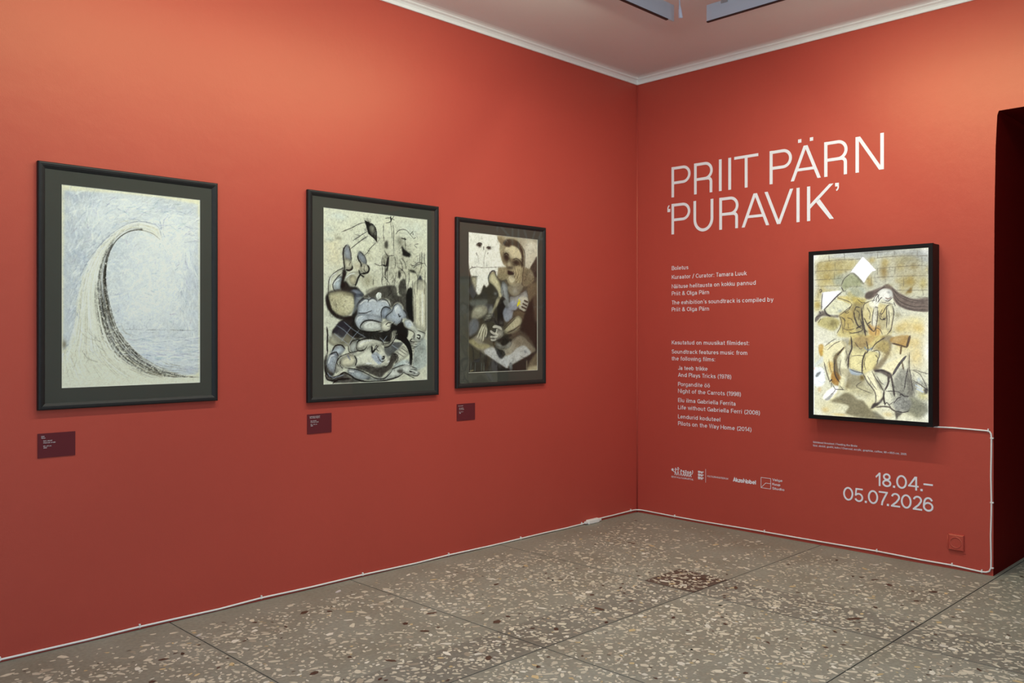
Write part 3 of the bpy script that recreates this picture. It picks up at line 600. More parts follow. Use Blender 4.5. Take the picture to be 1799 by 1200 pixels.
[1, [[47.3, 92.4], [62.1, 97.4], [64.7, 109.1], [56.8, 115.4], [49, 112.9]], [224, 220, 200], 0.95, 1, 0.2, 1],
[1, [[81.5, 77.2], [90.5, 83], [96.8, 92.3], [96.8, 102.8], [86.9, 98.9], [78, 90.5], [77.1, 84.6]], [140, 150, 172], 0.9, 1, 0.2, 1],
[1, [[85.1, 102], [99.5, 102.6], [104, 111.4], [95.9, 118.5], [83.3, 115.5]], [224, 220, 200], 0.95, 1, 0.2, 1],
[1, [[10.6, 156.9], [13.9, 132.2], [29.2, 119.8], [44.7, 111.7], [48.1, 118.8], [39.5, 136.8], [37.8, 152.9], [22.4, 163.7], [10.6, 164.1]], [222, 222, 206], 0.9, 1.5, 0.2, 1],
[1, [[20.7, 144.9], [29.2, 132.9], [41.2, 127.9], [39.5, 150], [27.5, 156.3]], [190, 204, 220], 0.9, 1.5, 0.2, 1],
[1, [[49.9, 133.4], [60.3, 121.1], [79.8, 117.1], [85.1, 119.8], [74.4, 136.7], [69.1, 145.8], [53.4, 145]], [218, 216, 198], 0.95, 1.5, 0.2, 1],
[1, [[58.6, 130], [65.6, 124.5], [74.4, 129.3], [70.9, 142.8], [60.4, 140.3]], [228, 220, 190], 0.9, 1, 0.2, 1],
[1, [[43.8, 114.6], [48.1, 114.4], [51.6, 121.6], [46.4, 136.5], [48.2, 145.2], [39.5, 152.9], [37.8, 148.6], [41.2, 130.9]], [20, 19, 19], 0.95, 1.2, 0.05, 1],
[1, [[48.1, 136.4], [60.4, 146.9], [74.4, 147.1], [85.1, 155.6], [90.5, 164.3], [53.4, 165.6], [39.5, 155.8]], [20, 19, 19], 0.9, 1.5, 0.1, 1],
[1, [[58.6, 156.5], [70.9, 151.6], [83.3, 154.1], [90.5, 164.3], [63.9, 165.2]], [165, 175, 196], 0.9, 1.2, 0.2, 1],
[0, [[45.5, 72], [43.8, 81], [44.7, 95.5], [47.3, 114.4]], 3.39, [20, 19, 19], 0.85, 0.8, 1, 0.35],
[0, [[51.6, 67.2], [48.1, 69.7], [45.5, 75]], 1.7, [20, 19, 19], 0.85, 0.8, 1, 0.35],
[0, [[56.8, 68.3], [61.2, 82.7], [62.1, 97.4]], 1.81, [20, 19, 19], 0.85, 0.8, 1, 0.35],
[0, [[64.7, 106.1], [63.8, 112.1], [56.8, 115.4], [49.9, 114.3]], 3.62, [20, 19, 19], 0.85, 0.8, 1, 0.35],
[0, [[77.1, 84.6], [78, 92], [84.2, 100.5], [85.1, 107.9]], 2.83, [20, 19, 19], 0.85, 0.8, 1, 0.35],
[0, [[81.5, 76.9], [92.3, 85.1], [96.8, 93.8], [96.8, 101.3]], 1.58, [20, 19, 19], 0.85, 0.8, 1, 0.35],
[0, [[99.5, 102.6], [104, 109.9], [99.5, 117.6], [85.1, 120.6]], 3.62, [20, 19, 19], 0.85, 0.8, 1, 0.35],
[0, [[85.1, 119.8], [78, 129.1], [74.4, 138.2], [70.9, 145.7]], 3.39, [20, 19, 19], 0.85, 0.8, 1, 0.35],
[0, [[10.6, 164.1], [10.6, 149.7], [13.9, 132.2], [29.2, 118.3], [44.7, 111.7]], 1.24, [20, 19, 19], 0.85, 0.8, 1, 0.35],
[0, [[39.5, 122.2], [29.2, 131.4], [20.7, 143.5], [22.4, 153.5], [27.5, 157.7]], 1.7, [20, 19, 19], 0.85, 0.8, 1, 0.35],
[0, [[79.8, 112.7], [82.4, 121.5], [92.3, 126.9]], 2.83, [20, 19, 19], 0.85, 0.8, 1, 0.35],
[0, [[60.3, 99], [56.8, 106.6]], 1.13, [20, 19, 19], 0.85, 0.8, 1, 0.35],
[0, [[36.1, 115.1], [44.7, 110.9]], 1.36, [20, 19, 19], 0.85, 0.8, 1, 0.35],
[0, [[92.3, 104.5], [92.3, 113.5], [95.9, 116.3]], 1.36, [20, 19, 19], 0.85, 0.8, 1, 0.35],
[0, [[13.9, 145.2], [17.3, 129.1], [29.2, 121.3]], 2.26, [238, 240, 242], 0.7, 0.8, 1, 0.35],
[0, [[49.9, 130.5], [60.3, 122.6], [70.9, 120.6]], 2.26, [238, 240, 242], 0.7, 0.8, 1, 0.35],
[0, [[22.4, 146.3], [25.8, 138.9], [36.1, 132.6]], 2.26, [238, 240, 242], 0.7, 0.8, 1, 0.35],
[1, [[5.6, 171.5], [10.6, 159.8], [32.6, 153.1], [60.4, 155], [74.5, 161.9], [70.9, 173.9], [56.9, 162.5], [22.4, 160.8]], [60, 58, 56], 0.85, 2, 0.2, 1],
[1, [[7.2, 170], [17.3, 159.5], [44.7, 155.6], [65.6, 160.7], [70.9, 173.9], [67.4, 190.2], [56.9, 202.2], [36.1, 205.5], [19.1, 200], [8.9, 187.3]], [196, 190, 160], 0.95, 1.5, 0.2, 1],
[1, [[44.7, 168.8], [63.9, 166.7], [70, 178.3], [63.9, 194.7], [48.2, 193.6]], [216, 212, 186], 0.8, 2.5, 0.2, 1],
[1, [[5.2, 172.9], [9.7, 164.1], [14, 175.6], [20.7, 192.8], [39.5, 204], [60.4, 204.4], [69.2, 209.4], [39.6, 211.3], [22.4, 204.3], [8.9, 188.7]], [20, 19, 19], 0.9, 1.2, 0.05, 1],
[3, [36.1, 180.7], 27.6, 22.6, 110, 0.7, [70, 64, 50], 0.55, 7, -9, 0.5],
[3, [19, 184.1], 11, 16.6, 60, 0.8, [20, 19, 19], 0.5, 10, 1.2, 0.3],
[1, [[69.2, 173.9], [70.9, 160.5], [85.1, 161.5], [92.3, 170.2], [85.1, 179.4], [76.2, 187], [70.9, 200.5], [63.9, 202.1], [69.2, 187.2]], [110, 118, 135], 0.85, 1.5, 0.2, 1],
[1, [[62.1, 203.6], [74.5, 191.5], [78, 178.1], [92.3, 167.2], [90.5, 182.2], [78, 198.9], [70.9, 210.8], [74.5, 224.1], [85.2, 231.5], [128.8, 234.2], [154.9, 231], [160.6, 238.6], [154.9, 253.9], [139.9, 253.9], [114.1, 247.8], [81.6, 247.8], [53.4, 256.7], [31, 253.7], [19.1, 236.3], [29.3, 221.7], [39.6, 212.8]], [20, 19, 19], 0.93, 1.2, 0.12, 1],
[1, [[90.5, 167.3], [110.4, 154.6], [134.3, 144.6], [168.2, 141.7], [175.9, 161.4], [210.9, 157.1], [216.8, 210.2], [197.1, 207.4], [185.5, 179.7], [170.1, 175.5], [158.7, 186.5], [153, 171.4], [134.3, 167.4]], [50, 48, 46], 0.9, 1.5, 0.2, 1],
[1, [[95.9, 155.2], [121.4, 145.1], [147.4, 145.6], [147.4, 162.4], [128.8, 169.1], [110.4, 165.1]], [90, 88, 82], 0.6, 2, 0.2, 1],
[1, [[121.4, 160.2], [126.9, 155.5], [133.4, 158.3], [132.5, 165.9], [126.9, 169.1], [121.8, 166.3]], [228, 232, 230], 1, 0.8, 0.05, 1],
[1, [[197.1, 151.4], [211.8, 147.7], [214.8, 208.6], [205, 211.9], [195.2, 187.2]], [20, 19, 19], 0.95, 1.3, 0.08, 1],
[1, [[213.8, 136.7], [249.8, 135.1], [249.8, 225.6], [230.7, 228.9], [214.8, 211.8]], [214, 212, 194], 0.9, 1.5, 0.2, 1],
[0, [[218.8, 153.7], [219.8, 211.7]], 1.13, [56, 53, 50], 0.5, 0.8, 1, 0.35],
[0, [[230.7, 156.4], [231.7, 227.3]], 1.13, [56, 53, 50], 0.5, 0.8, 1, 0.35],
[0, [[243.8, 143.3], [244.8, 222.4]], 1.13, [56, 53, 50], 0.5, 0.8, 1, 0.35],
[0, [[236.7, 149.9], [237.7, 219.3]], 3.39, [238, 240, 242], 0.6, 0.8, 1, 0.35],
[3, [158.7, 160.5], 36.8, 13.6, 70, 0.8, [20, 19, 19], 0.6, 11, 1.6, 0.4],
[1, [[12.3, 247.9], [25.9, 234.8], [44.7, 224.4], [60.4, 241.9], [81.6, 247.8], [62.2, 259.6], [48.2, 262.5], [37.9, 259.5], [22.5, 260.9], [10.7, 253.6]], [178, 174, 152], 0.85, 1.5, 0.2, 1],
[1, [[17.4, 242.1], [27.6, 236.2], [44.8, 244.9], [39.6, 253.7], [25.9, 253.7]], [150, 150, 142], 0.7, 2, 0.2, 1],
[1, [[22.5, 233.3], [39.6, 214.2], [60.4, 224.3], [44.8, 244.9], [29.3, 239.1]], [42, 46, 60], 0.9, 1.2, 0.2, 1],
[0, [[29.3, 221.7], [44.7, 230.3], [60.4, 241.9], [81.6, 253.8]], 1.24, [168, 178, 196], 0.7, 0.8, 1, 0.35],
[0, [[44.7, 214.2], [60.4, 225.7], [78, 236], [95.9, 244.8]], 1.24, [168, 178, 196], 0.7, 0.8, 1, 0.35],
[0, [[22.5, 236.3], [39.6, 247.8], [56.9, 259.6]], 1.24, [168, 178, 196], 0.7, 0.8, 1, 0.35],
[0, [[39.6, 252.2], [49.9, 239], [62.2, 224.3]], 1.24, [168, 178, 196], 0.7, 0.8, 1, 0.35],
[0, [[56.9, 259.6], [65.7, 244.9], [81.6, 230]], 1.24, [168, 178, 196], 0.7, 0.8, 1, 0.35],
[0, [[128.8, 244.8], [139.9, 253.9]], 1.24, [168, 178, 196], 0.7, 0.8, 1, 0.35],
[0, [[136.2, 253.9], [147.4, 241.7]], 1.24, [168, 178, 196], 0.7, 0.8, 1, 0.35],
[1, [[143.7, 263], [162.5, 255.5], [187.4, 257.1], [166.3, 275.4], [147.4, 284.4], [139.9, 269.1]], [70, 72, 78], 0.9, 1.5, 0.2, 1],
[0, [[158.7, 260], [175.9, 269.4]], 1.36, [168, 178, 196], 0.8, 0.8, 1, 0.35],
[1, [[76.2, 194.5], [78, 181.1], [90.5, 170.3], [101.3, 168.4], [114.1, 166.5], [126.9, 170.6], [139.9, 168.7], [151.2, 174.5], [155.9, 186.6], [147.4, 192.9], [151.2, 202], [139.9, 208.3], [134.3, 206.8], [110.4, 211.7], [92.3, 209], [78, 203.3]], [186, 194, 208], 0.98, 1, 0.15, 1],
[1, [[70.9, 213.8], [74.5, 203.4], [88.7, 198.7], [110.4, 201.2], [132.5, 203.8], [134.3, 214.4], [110.4, 213.2], [92.3, 215], [85.2, 224], [95.9, 231.4], [83.4, 230], [74.5, 224.1]], [192, 200, 214], 0.98, 1, 0.15, 1],
[1, [[86.9, 222.5], [92.3, 213.5], [106.8, 210.3], [125.1, 214.6], [136.2, 220.5], [136.2, 229.6], [121.4, 231.2], [101.3, 232.8], [88.7, 229.9]], [212, 216, 214], 0.98, 1, 0.12, 1],
[1, [[132.5, 220.5], [138.1, 214.4], [149.3, 211.2], [160.6, 217.1], [158.7, 224.8], [147.4, 232.6], [134.3, 229.6]], [226, 226, 212], 0.98, 1, 0.1, 1],
[1, [[134.3, 196.2], [138, 187], [147.4, 184.5], [158.7, 189.6], [153, 198.9], [141.8, 208.2], [136.2, 203.8]], [160, 170, 188], 0.95, 1.2, 0.2, 1],
[1, [[164.4, 181.8], [173.9, 176.1], [183.6, 181.3], [187.4, 188.9], [195.2, 195], [197.1, 205.8], [187.4, 207.5], [183.6, 215.3], [172, 220.1], [158.7, 214.1], [145.5, 209.7], [145.5, 200.6], [154.9, 194.3]], [178, 188, 206], 0.98, 1, 0.2, 1],
[1, [[166.3, 184.8], [173.9, 180], [179.7, 186], [177.8, 195.3], [168.2, 197.1]], [214, 220, 228], 0.8, 2, 0.2, 1],
[1, [[191.3, 210.6], [205, 208.8], [216.8, 218], [226.7, 230.5], [244.8, 235.1], [240.7, 247.8], [222.7, 254], [212.8, 247.8], [216.8, 235.2], [203, 229.1], [191.3, 221.4]], [214, 218, 212], 0.98, 1, 0.12, 1],
[1, [[193.2, 212.1], [205, 210.4], [210.9, 219.6], [201, 226], [193.2, 219.8]], [180, 192, 212], 0.7, 2, 0.2, 1],
[1, [[158.7, 217.2], [172, 220.8], [185.5, 213.7], [191.3, 223], [201, 230.7], [195.2, 247.8], [170.1, 238.6], [156.8, 234]], [20, 19, 19], 0.96, 1, 0.05, 1],
[0, [[90.5, 170.3], [95.9, 168.6], [102.2, 170.7], [101.3, 175.9]], 1.47, [20, 19, 19], 0.85, 0.8, 1, 0.35],
[0, [[102.2, 171.4], [110.4, 167.4], [119.5, 169.4], [123.2, 173.8]], 1.47, [20, 19, 19], 0.85, 0.8, 1, 0.35],
[0, [[125.1, 172.2], [134.3, 168.6], [147.4, 171.5], [155.9, 185.1]], 1.7, [20, 19, 19], 0.85, 0.8, 1, 0.35],
[0, [[134.3, 206.8], [132.5, 196.3], [136.2, 187.1], [145.5, 183.8], [156.8, 188.1]], 2.04, [20, 19, 19], 0.85, 0.8, 1, 0.35],
[0, [[85.2, 230], [83.4, 222.6], [92.3, 213.5], [110.4, 211], [134.3, 215.9]], 2.49, [20, 19, 19], 0.85, 0.8, 1, 0.35],
[0, [[70.9, 215.3], [74.5, 224.1], [85.2, 231.5], [110.4, 234.3], [134.3, 231.1]], 2.72, [20, 19, 19], 0.85, 0.8, 1, 0.35],
[0, [[134.3, 231.1], [147.4, 233.3], [159.7, 224.8], [160.6, 217.1]], 1.58, [20, 19, 19], 0.85, 0.8, 1, 0.35],
[0, [[143.7, 220.4], [149.3, 215.8], [156.8, 215.7]], 1.81, [20, 19, 19], 0.85, 0.8, 1, 0.35],
[0, [[147.4, 223.4], [154.9, 221.8]], 1.13, [20, 19, 19], 0.85, 0.8, 1, 0.35],
[0, [[78, 197.4], [94.1, 197.1], [101.3, 195.4]], 1.81, [20, 19, 19], 0.85, 0.8, 1, 0.35],
[0, [[99.5, 195.4], [110.4, 192.2]], 1.36, [20, 19, 19], 0.85, 0.8, 1, 0.35],
[0, [[173.9, 176.1], [164.4, 181.8], [158.7, 192.7], [145.5, 202.1], [144.6, 209.7]], 1.36, [20, 19, 19], 0.85, 0.8, 1, 0.35],
[0, [[174.9, 196.9], [177.8, 203], [180.7, 201.4]], 2.26, [20, 19, 19], 0.85, 0.8, 1, 0.35],
[0, [[183.6, 206], [181.6, 213.8], [172, 220.8]], 1.81, [20, 19, 19], 0.85, 0.8, 1, 0.35],
[0, [[187.4, 188.9], [195.2, 196.5], [197.1, 207.4]], 1.47, [20, 19, 19], 0.85, 0.8, 1, 0.35],
[0, [[166.3, 212.5], [158.7, 221.8], [162.5, 223.3]], 1.13, [20, 19, 19], 0.85, 0.8, 1, 0.35],
[0, [[197.1, 227.6], [214.8, 235.3], [214.8, 247.8]], 1.81, [20, 19, 19], 0.85, 0.8, 1, 0.35],
[0, [[224.7, 230.5], [244.8, 236.7]], 1.47, [20, 19, 19], 0.85, 0.8, 1, 0.35],
[0, [[222.7, 239.9], [230.7, 241.5], [228.7, 247.8], [222.7, 244.6]], 2.94, [20, 19, 19], 0.85, 0.8, 1, 0.35],
[0, [[210.9, 247.8], [205, 252.5], [216.8, 255.6]], 2.49, [20, 19, 19], 0.85, 0.8, 1, 0.35],
[0, [[81.6, 181], [92.3, 173.2], [99.5, 173]], 2.49, [238, 240, 242], 0.65, 0.8, 1, 0.35],
[0, [[103.1, 174.4], [112.2, 171.1], [119.5, 173.9]], 2.49, [238, 240, 242], 0.65, 0.8, 1, 0.35],
[0, [[132.5, 173.5], [143.6, 173.2], [151.2, 180.6]], 2.49, [238, 240, 242], 0.65, 0.8, 1, 0.35],
[0, [[74.5, 213.8], [78, 206.3], [88.7, 203.1]], 2.49, [238, 240, 242], 0.65, 0.8, 1, 0.35],
[0, [[166.3, 189.4], [173.9, 180]], 2.49, [238, 240, 242], 0.65, 0.8, 1, 0.35],
[0, [[195.2, 213.6], [205, 211.9], [212.8, 221.2]], 2.49, [238, 240, 242], 0.65, 0.8, 1, 0.35],
[0, [[92.3, 221], [106.8, 214.8], [121.4, 216.1]], 2.49, [238, 240, 242], 0.65, 0.8, 1, 0.35],
[3, [110.4, 190.7], 27.6, 9.1, 50, 0.8, [120, 130, 150], 0.5, 7, -9, 0.5],
[3, [172, 198.5], 20.2, 13.6, 60, 0.8, [110, 120, 140], 0.5, 7, 1.2, 0.5],
[1, [[203, 254], [220.7, 254], [240.7, 247.8], [230.7, 260.4], [216.8, 269.7], [205, 261.8]], [232, 232, 222], 0.95, 1, 0.2, 1],
[0, [[205, 257.1], [224.7, 260.3]], 1.24, [56, 53, 50], 0.8, 0.8, 1, 0.35],
[0, [[206.9, 261.8], [222.7, 265]], 1.24, [56, 53, 50], 0.8, 0.8, 1, 0.35],
[0, [[212.8, 254], [232.7, 254.1]], 1.24, [56, 53, 50], 0.8, 0.8, 1, 0.35],
[0, [[210.9, 268.1], [226.7, 261.9]], 1.24, [56, 53, 50], 0.8, 0.8, 1, 0.35],
[1, [[166.3, 278.5], [185.5, 263.3], [197.1, 269.5], [203, 278.9], [191.3, 288.1], [174, 298.6], [166.3, 293.9]], [228, 228, 215], 0.95, 1, 0.2, 1],
[0, [[170.1, 273.9], [189.4, 285]], 1.24, [56, 53, 50], 0.8, 0.8, 1, 0.35],
[0, [[175.9, 269.4], [195.2, 280.4]], 1.24, [56, 53, 50], 0.8, 0.8, 1, 0.35],
[0, [[182.6, 266.3], [199.1, 275.8]], 1.24, [56, 53, 50], 0.8, 0.8, 1, 0.35],
[1, [[170.1, 241.6], [181.6, 238.5], [197.1, 246.2], [207.9, 261.8], [211.9, 282.2], [209.9, 300.9], [204, 316.3], [203, 300.7], [204, 283.6], [197.1, 266.4], [183.6, 254], [168.2, 247.8]], [20, 19, 19], 0.98, 0.8, 0, 1],
[1, [[220.7, 260.3], [244.8, 247.8], [248.8, 269.9], [248.8, 301.6], [224.7, 313.7], [212.8, 307.2], [214.8, 282.2]], [168, 180, 186], 0.75, 3, 0.2, 1],
[2, [232.7, 269.8], 11, 9.1, [56, 53, 50], 0.6, 0.5, 0],
[2, [220.8, 290.1], 9.2, 9.1, [56, 53, 50], 0.45, 0.5, 0],
[1, [[166.3, 300], [189.4, 291.2], [203, 294.5], [203, 303.9], [185.5, 301.9], [166.3, 307.7]], [190, 204, 214], 0.8, 2, 0.2, 1],
[1, [[27.6, 311.8], [29.3, 297.3], [37.9, 285.8], [56.9, 277.3], [76.3, 279], [95.9, 267.2], [110.4, 261.3], [110.4, 274.9], [125.1, 259.9], [138.1, 267.6], [147.4, 281.3], [155, 292.1], [147.4, 299.6], [136.2, 304], [117.8, 303.6], [85.2, 299.9], [64, 302.4], [43.1, 303.4]], [226, 226, 214], 0.98, 1, 0.1, 1],
[1, [[39.6, 287.3], [56.9, 278.7], [72.8, 283.4], [69.2, 298.1], [46.5, 302], [37.9, 297.5]], [222, 218, 196], 0.95, 1, 0.15, 1],
[1, [[74.5, 259.7], [85.2, 249.3], [110.4, 247.8], [132.5, 252.4], [138.1, 260], [128.8, 261.4], [114.1, 259.9], [99.6, 261.3], [85.2, 268.7], [76.3, 268.6]], [228, 228, 216], 0.98, 1, 0.1, 1],
[1, [[138.1, 256.9], [153.1, 257], [156.8, 244.7], [158.7, 235.5], [166.3, 230.9], [172, 232.4], [168.2, 244.7], [158.7, 260], [147.4, 264.6], [139.9, 263]], [224, 222, 206], 0.98, 1, 0.1, 1],
[1, [[58.7, 259.6], [67.4, 252.3], [78.1, 253.8], [72.7, 267.1], [74.5, 274.5], [62.2, 274.4]], [200, 204, 204], 0.9, 1.2, 0.2, 1],
[1, [[17.4, 271], [31, 261], [44.8, 262.5], [48.2, 268.4], [39.6, 277.1], [29.3, 282.8], [19.1, 281.2]], [190, 200, 216], 0.92, 1.2, 0.2, 1],
[1, [[7.3, 289.7], [14, 276.8], [25.9, 274], [32.7, 282.8], [27.6, 297.3], [24.2, 313.2], [14.1, 308.6], [7.3, 299.7]], [176, 186, 204], 0.95, 1.2, 0.2, 1],
[1, [[0.6, 293.9], [4, 282.4], [9, 276.7], [7.3, 296.9], [14.1, 308.6], [24.2, 314.6], [14.1, 320.1], [4, 312.6]], [20, 19, 19], 0.85, 1.2, 0.2, 1],
[1, [[74.5, 301.2], [99.6, 300.2], [121.4, 305.2], [140, 304], [151.2, 298.2], [158.7, 278.4], [168.2, 277], [174, 286.3], [164.4, 296.9], [158.7, 307.5], [143.7, 316.3], [132.5, 325.1], [114.1, 320], [92.4, 310.5], [78.1, 307.2]], [60, 56, 54], 0.92, 1, 0.15, 1],
[1, [[110.4, 279.4], [121.4, 275], [136.2, 284.2], [139.9, 288.8], [128.8, 299.3], [114.1, 288.4]], [170, 184, 212], 0.75, 2.5, 0.2, 1],
[1, [[158.7, 309], [181.6, 303.4], [205, 300.8], [224.7, 315.3], [230.7, 318.6], [220.8, 324.6], [189.4, 317.5], [174, 324.8], [138.1, 331.3], [106.8, 330.3], [92.4, 325.4], [110.5, 324.4], [140, 325.3]], [216, 220, 218], 0.97, 1, 0.12, 1],
[1, [[55.2, 306.6], [78.1, 308.6], [92.4, 316.4], [108.6, 322.9], [96, 328.5], [71, 324.7], [57, 317]], [186, 196, 210], 0.95, 1.2, 0.2, 1],
[1, [[5.7, 318.4], [29.3, 320.6], [48.3, 312.3], [60.5, 321.5], [92.4, 331.4], [39.6, 332.5], [22.5, 330.5]], [48, 46, 46], 0.85, 2, 0.2, 1],
[0, [[110.4, 261.3], [111.4, 274.1], [117.8, 267.4], [121.4, 259.9]], 3.62, [20, 19, 19], 0.9, 0.8, 1, 0.35],
[0, [[110.4, 274.9], [118.7, 268.9], [125.1, 261.4]], 2.49, [20, 19, 19], 0.9, 0.8, 1, 0.35],
[0, [[121.4, 268.9], [127, 272]], 1.36, [20, 19, 19], 0.9, 0.8, 1, 0.35],
[0, [[136.2, 284.2], [139.9, 282.8], [139, 287.3], [134.4, 287.2]], 2.94, [20, 19, 19], 0.9, 0.8, 1, 0.35],
[0, [[123.3, 281], [130.7, 291.7], [136.2, 293.3], [141.8, 290.4]], 1.47, [20, 19, 19], 0.9, 0.8, 1, 0.35],
[0, [[69.2, 280.4], [74.5, 289.3], [71, 299.6]], 2.72, [20, 19, 19], 0.9, 0.8, 1, 0.35],
[0, [[36.2, 301.8], [29.3, 291.5], [37.9, 281.4], [60.4, 274.4], [92.3, 268.7]], 1.47, [20, 19, 19], 0.9, 0.8, 1, 0.35],
[0, [[37.9, 288.7], [36.2, 297.4], [43.1, 304.9]], 1.36, [20, 19, 19], 0.9, 0.8, 1, 0.35],
[0, [[74.5, 259.7], [78.1, 252.3], [92.3, 247.8], [110.4, 247.1], [134.4, 252.4], [138.1, 260]], 2.72, [20, 19, 19], 0.9, 0.8, 1, 0.35],
[0, [[74.5, 259.7], [74.5, 267.1], [81.6, 271.6], [92.3, 268.7], [99.6, 261.3]], 1.7, [20, 19, 19], 0.9, 0.8, 1, 0.35],
[0, [[138.1, 256.9], [151.2, 256.2], [156.8, 247.8], [158.7, 237.1]], 1.7, [20, 19, 19], 0.9, 0.8, 1, 0.35],
[0, [[162.5, 232.5], [164.4, 241.7], [156.8, 253.9]], 1.13, [20, 19, 19], 0.9, 0.8, 1, 0.35],
[0, [[166.3, 230.9], [168.2, 238.6]], 1.13, [20, 19, 19], 0.9, 0.8, 1, 0.35],
[0, [[171.1, 232.4], [168.2, 241.6], [166.3, 247.8], [156.8, 258.5]], 1.7, [20, 19, 19], 0.9, 0.8, 1, 0.35],
[0, [[139.9, 264.5], [151.2, 263.1], [162.5, 253.9]], 2.04, [20, 19, 19], 0.9, 0.8, 1, 0.35],
[0, [[58.7, 259.6], [63.9, 252.3], [74.5, 249.3], [85.2, 249.3]], 1.81, [20, 19, 19], 0.9, 0.8, 1, 0.35],
[0, [[55.2, 261.1], [56.9, 271.4], [62.2, 275.1]], 1.81, [20, 19, 19], 0.9, 0.8, 1, 0.35],
[0, [[19.1, 271], [25.9, 260.9], [39.6, 259.5], [48.2, 266.9]], 2.72, [20, 19, 19], 0.9, 0.8, 1, 0.35],
[0, [[14, 276.8], [27.6, 272.6], [32.7, 279.9]], 2.26, [20, 19, 19], 0.9, 0.8, 1, 0.35],
[0, [[39.6, 278.5], [29.3, 291.5], [25.9, 305.9], [24.2, 313.2]], 1.47, [20, 19, 19], 0.9, 0.8, 1, 0.35],
[0, [[7.3, 296.9], [4, 308.3], [15.8, 320.2], [32.8, 317.8], [48.3, 310.9]], 2.26, [20, 19, 19], 0.9, 0.8, 1, 0.35],
[0, [[29.3, 320.6], [44.8, 312.2], [60.5, 318.5], [74.5, 326.3], [99.6, 331.6], [140, 331.4], [174, 324.8], [187.4, 317.5]], 2.94, [20, 19, 19], 0.9, 0.8, 1, 0.35],
[0, [[48.2, 303.5], [74.5, 307.1], [99.6, 316.6], [121.4, 326.3], [140, 326.8], [155, 316.6], [160.6, 309.1]], 2.04, [20, 19, 19], 0.9, 0.8, 1, 0.35],
[0, [[158.7, 309], [177.8, 303.3], [191.3, 300.5]], 1.7, [20, 19, 19], 0.9, 0.8, 1, 0.35],
[0, [[187.4, 315.9], [201.1, 322.5], [216.8, 329.2]], 1.7, [20, 19, 19], 0.9, 0.8, 1, 0.35],
[0, [[203, 314], [218.8, 318.3]], 3.39, [20, 19, 19], 0.9, 0.8, 1, 0.35],
[0, [[208.9, 305.5], [222.7, 309]], 1.36, [20, 19, 19], 0.9, 0.8, 1, 0.35],
[0, [[205, 310.1], [224.7, 312.2]], 1.36, [20, 19, 19], 0.9, 0.8, 1, 0.35],
[0, [[195.2, 319.2], [220.8, 324.6], [230.7, 319.4]], 1.58, [20, 19, 19], 0.9, 0.8, 1, 0.35],
[0, [[7.3, 224.8], [9, 239.2], [8.1, 256.5], [8.7, 275.3]], 3.39, [20, 19, 19], 0.9, 0.8, 1, 0.35],
[0, [[4, 311.2], [9, 324.3], [31, 327.9]], 2.83, [20, 19, 19], 0.9, 0.8, 1, 0.35],
[0, [[20.8, 331.9], [32.8, 325], [60.5, 324.4]], 3.39, [20, 19, 19], 0.9, 0.8, 1, 0.35],
[0, [[162.5, 278.5], [172, 280.1], [174, 289.4], [166.3, 298.5]], 1.47, [20, 19, 19], 0.9, 0.8, 1, 0.35],
[0, [[155, 293.7], [147.4, 302.7], [132.5, 303.9]], 1.47, [20, 19, 19], 0.9, 0.8, 1, 0.35],
[1, [[172.1, 312.4], [181.7, 309.6], [187.4, 311.3], [185.5, 317.4], [175.9, 317.2]], [56, 53, 50], 0.85, 1.2, 0.2, 1],
[0, [[53.4, 278.7], [56.9, 284.6], [60.4, 287.6]], 2.83, [120, 124, 150], 0.8, 0.8, 1, 0.35],
[3, [110.5, 306.4], 33.1, 7.5, 60, 1, [20, 19, 19], 0.5, 14, 0.2, 0.3],
[3, [15.7, 291.2], 11, 16.6, 35, 0.8, [56, 53, 50], 0.5, 9, 1.4, 0.4],
[3, [162.5, 287.7], 9.2, 9.1, 40, 0.8, [20, 19, 19], 0.6, 6, -9, 0.5],
[3, [65.7, 318.7], 22.1, 7.5, 40, 0.8, [56, 53, 50], 0.5, 8, -9, 0.5],
[0, [[81.6, 258.2], [92.3, 252.3], [110.4, 250.8]], 2.72, [238, 240, 242], 0.7, 0.8, 1, 0.35],
[0, [[10.7, 294], [15.7, 281.1], [24.2, 278.3]], 2.72, [238, 240, 242], 0.7, 0.8, 1, 0.35],
[0, [[96, 295.6], [110.5, 295.9]], 2.72, [238, 240, 242], 0.7, 0.8, 1, 0.35],
[0, [[147.4, 295.1], [153.1, 292.1]], 2.72, [238, 240, 242], 0.7, 0.8, 1, 0.35],
[0, [[57, 309.6], [69.2, 311.4]], 2.72, [238, 240, 242], 0.7, 0.8, 1, 0.35],
[0, [[208.9, 316.5], [224.7, 316.9]], 2.72, [238, 240, 242], 0.7, 0.8, 1, 0.35],
[0, [[191.3, 297.4], [203, 300.7]], 2.72, [238, 240, 242], 0.7, 0.8, 1, 0.35],
[0, [[117.8, 267.4], [121.4, 262.9]], 2.72, [238, 240, 242], 0.7, 0.8, 1, 0.35],
[0, [[12.4, 315.7], [22.5, 321.8], [31, 317.7]], 1.58, [168, 178, 196], 0.8, 0.8, 1, 0.35],
[0, [[27.6, 320.5], [44.8, 316.6]], 1.58, [168, 178, 196], 0.8, 0.8, 1, 0.35],
[0, [[9, 311.3], [14.1, 320.1]], 1.58, [168, 178, 196], 0.8, 0.8, 1, 0.35]]]
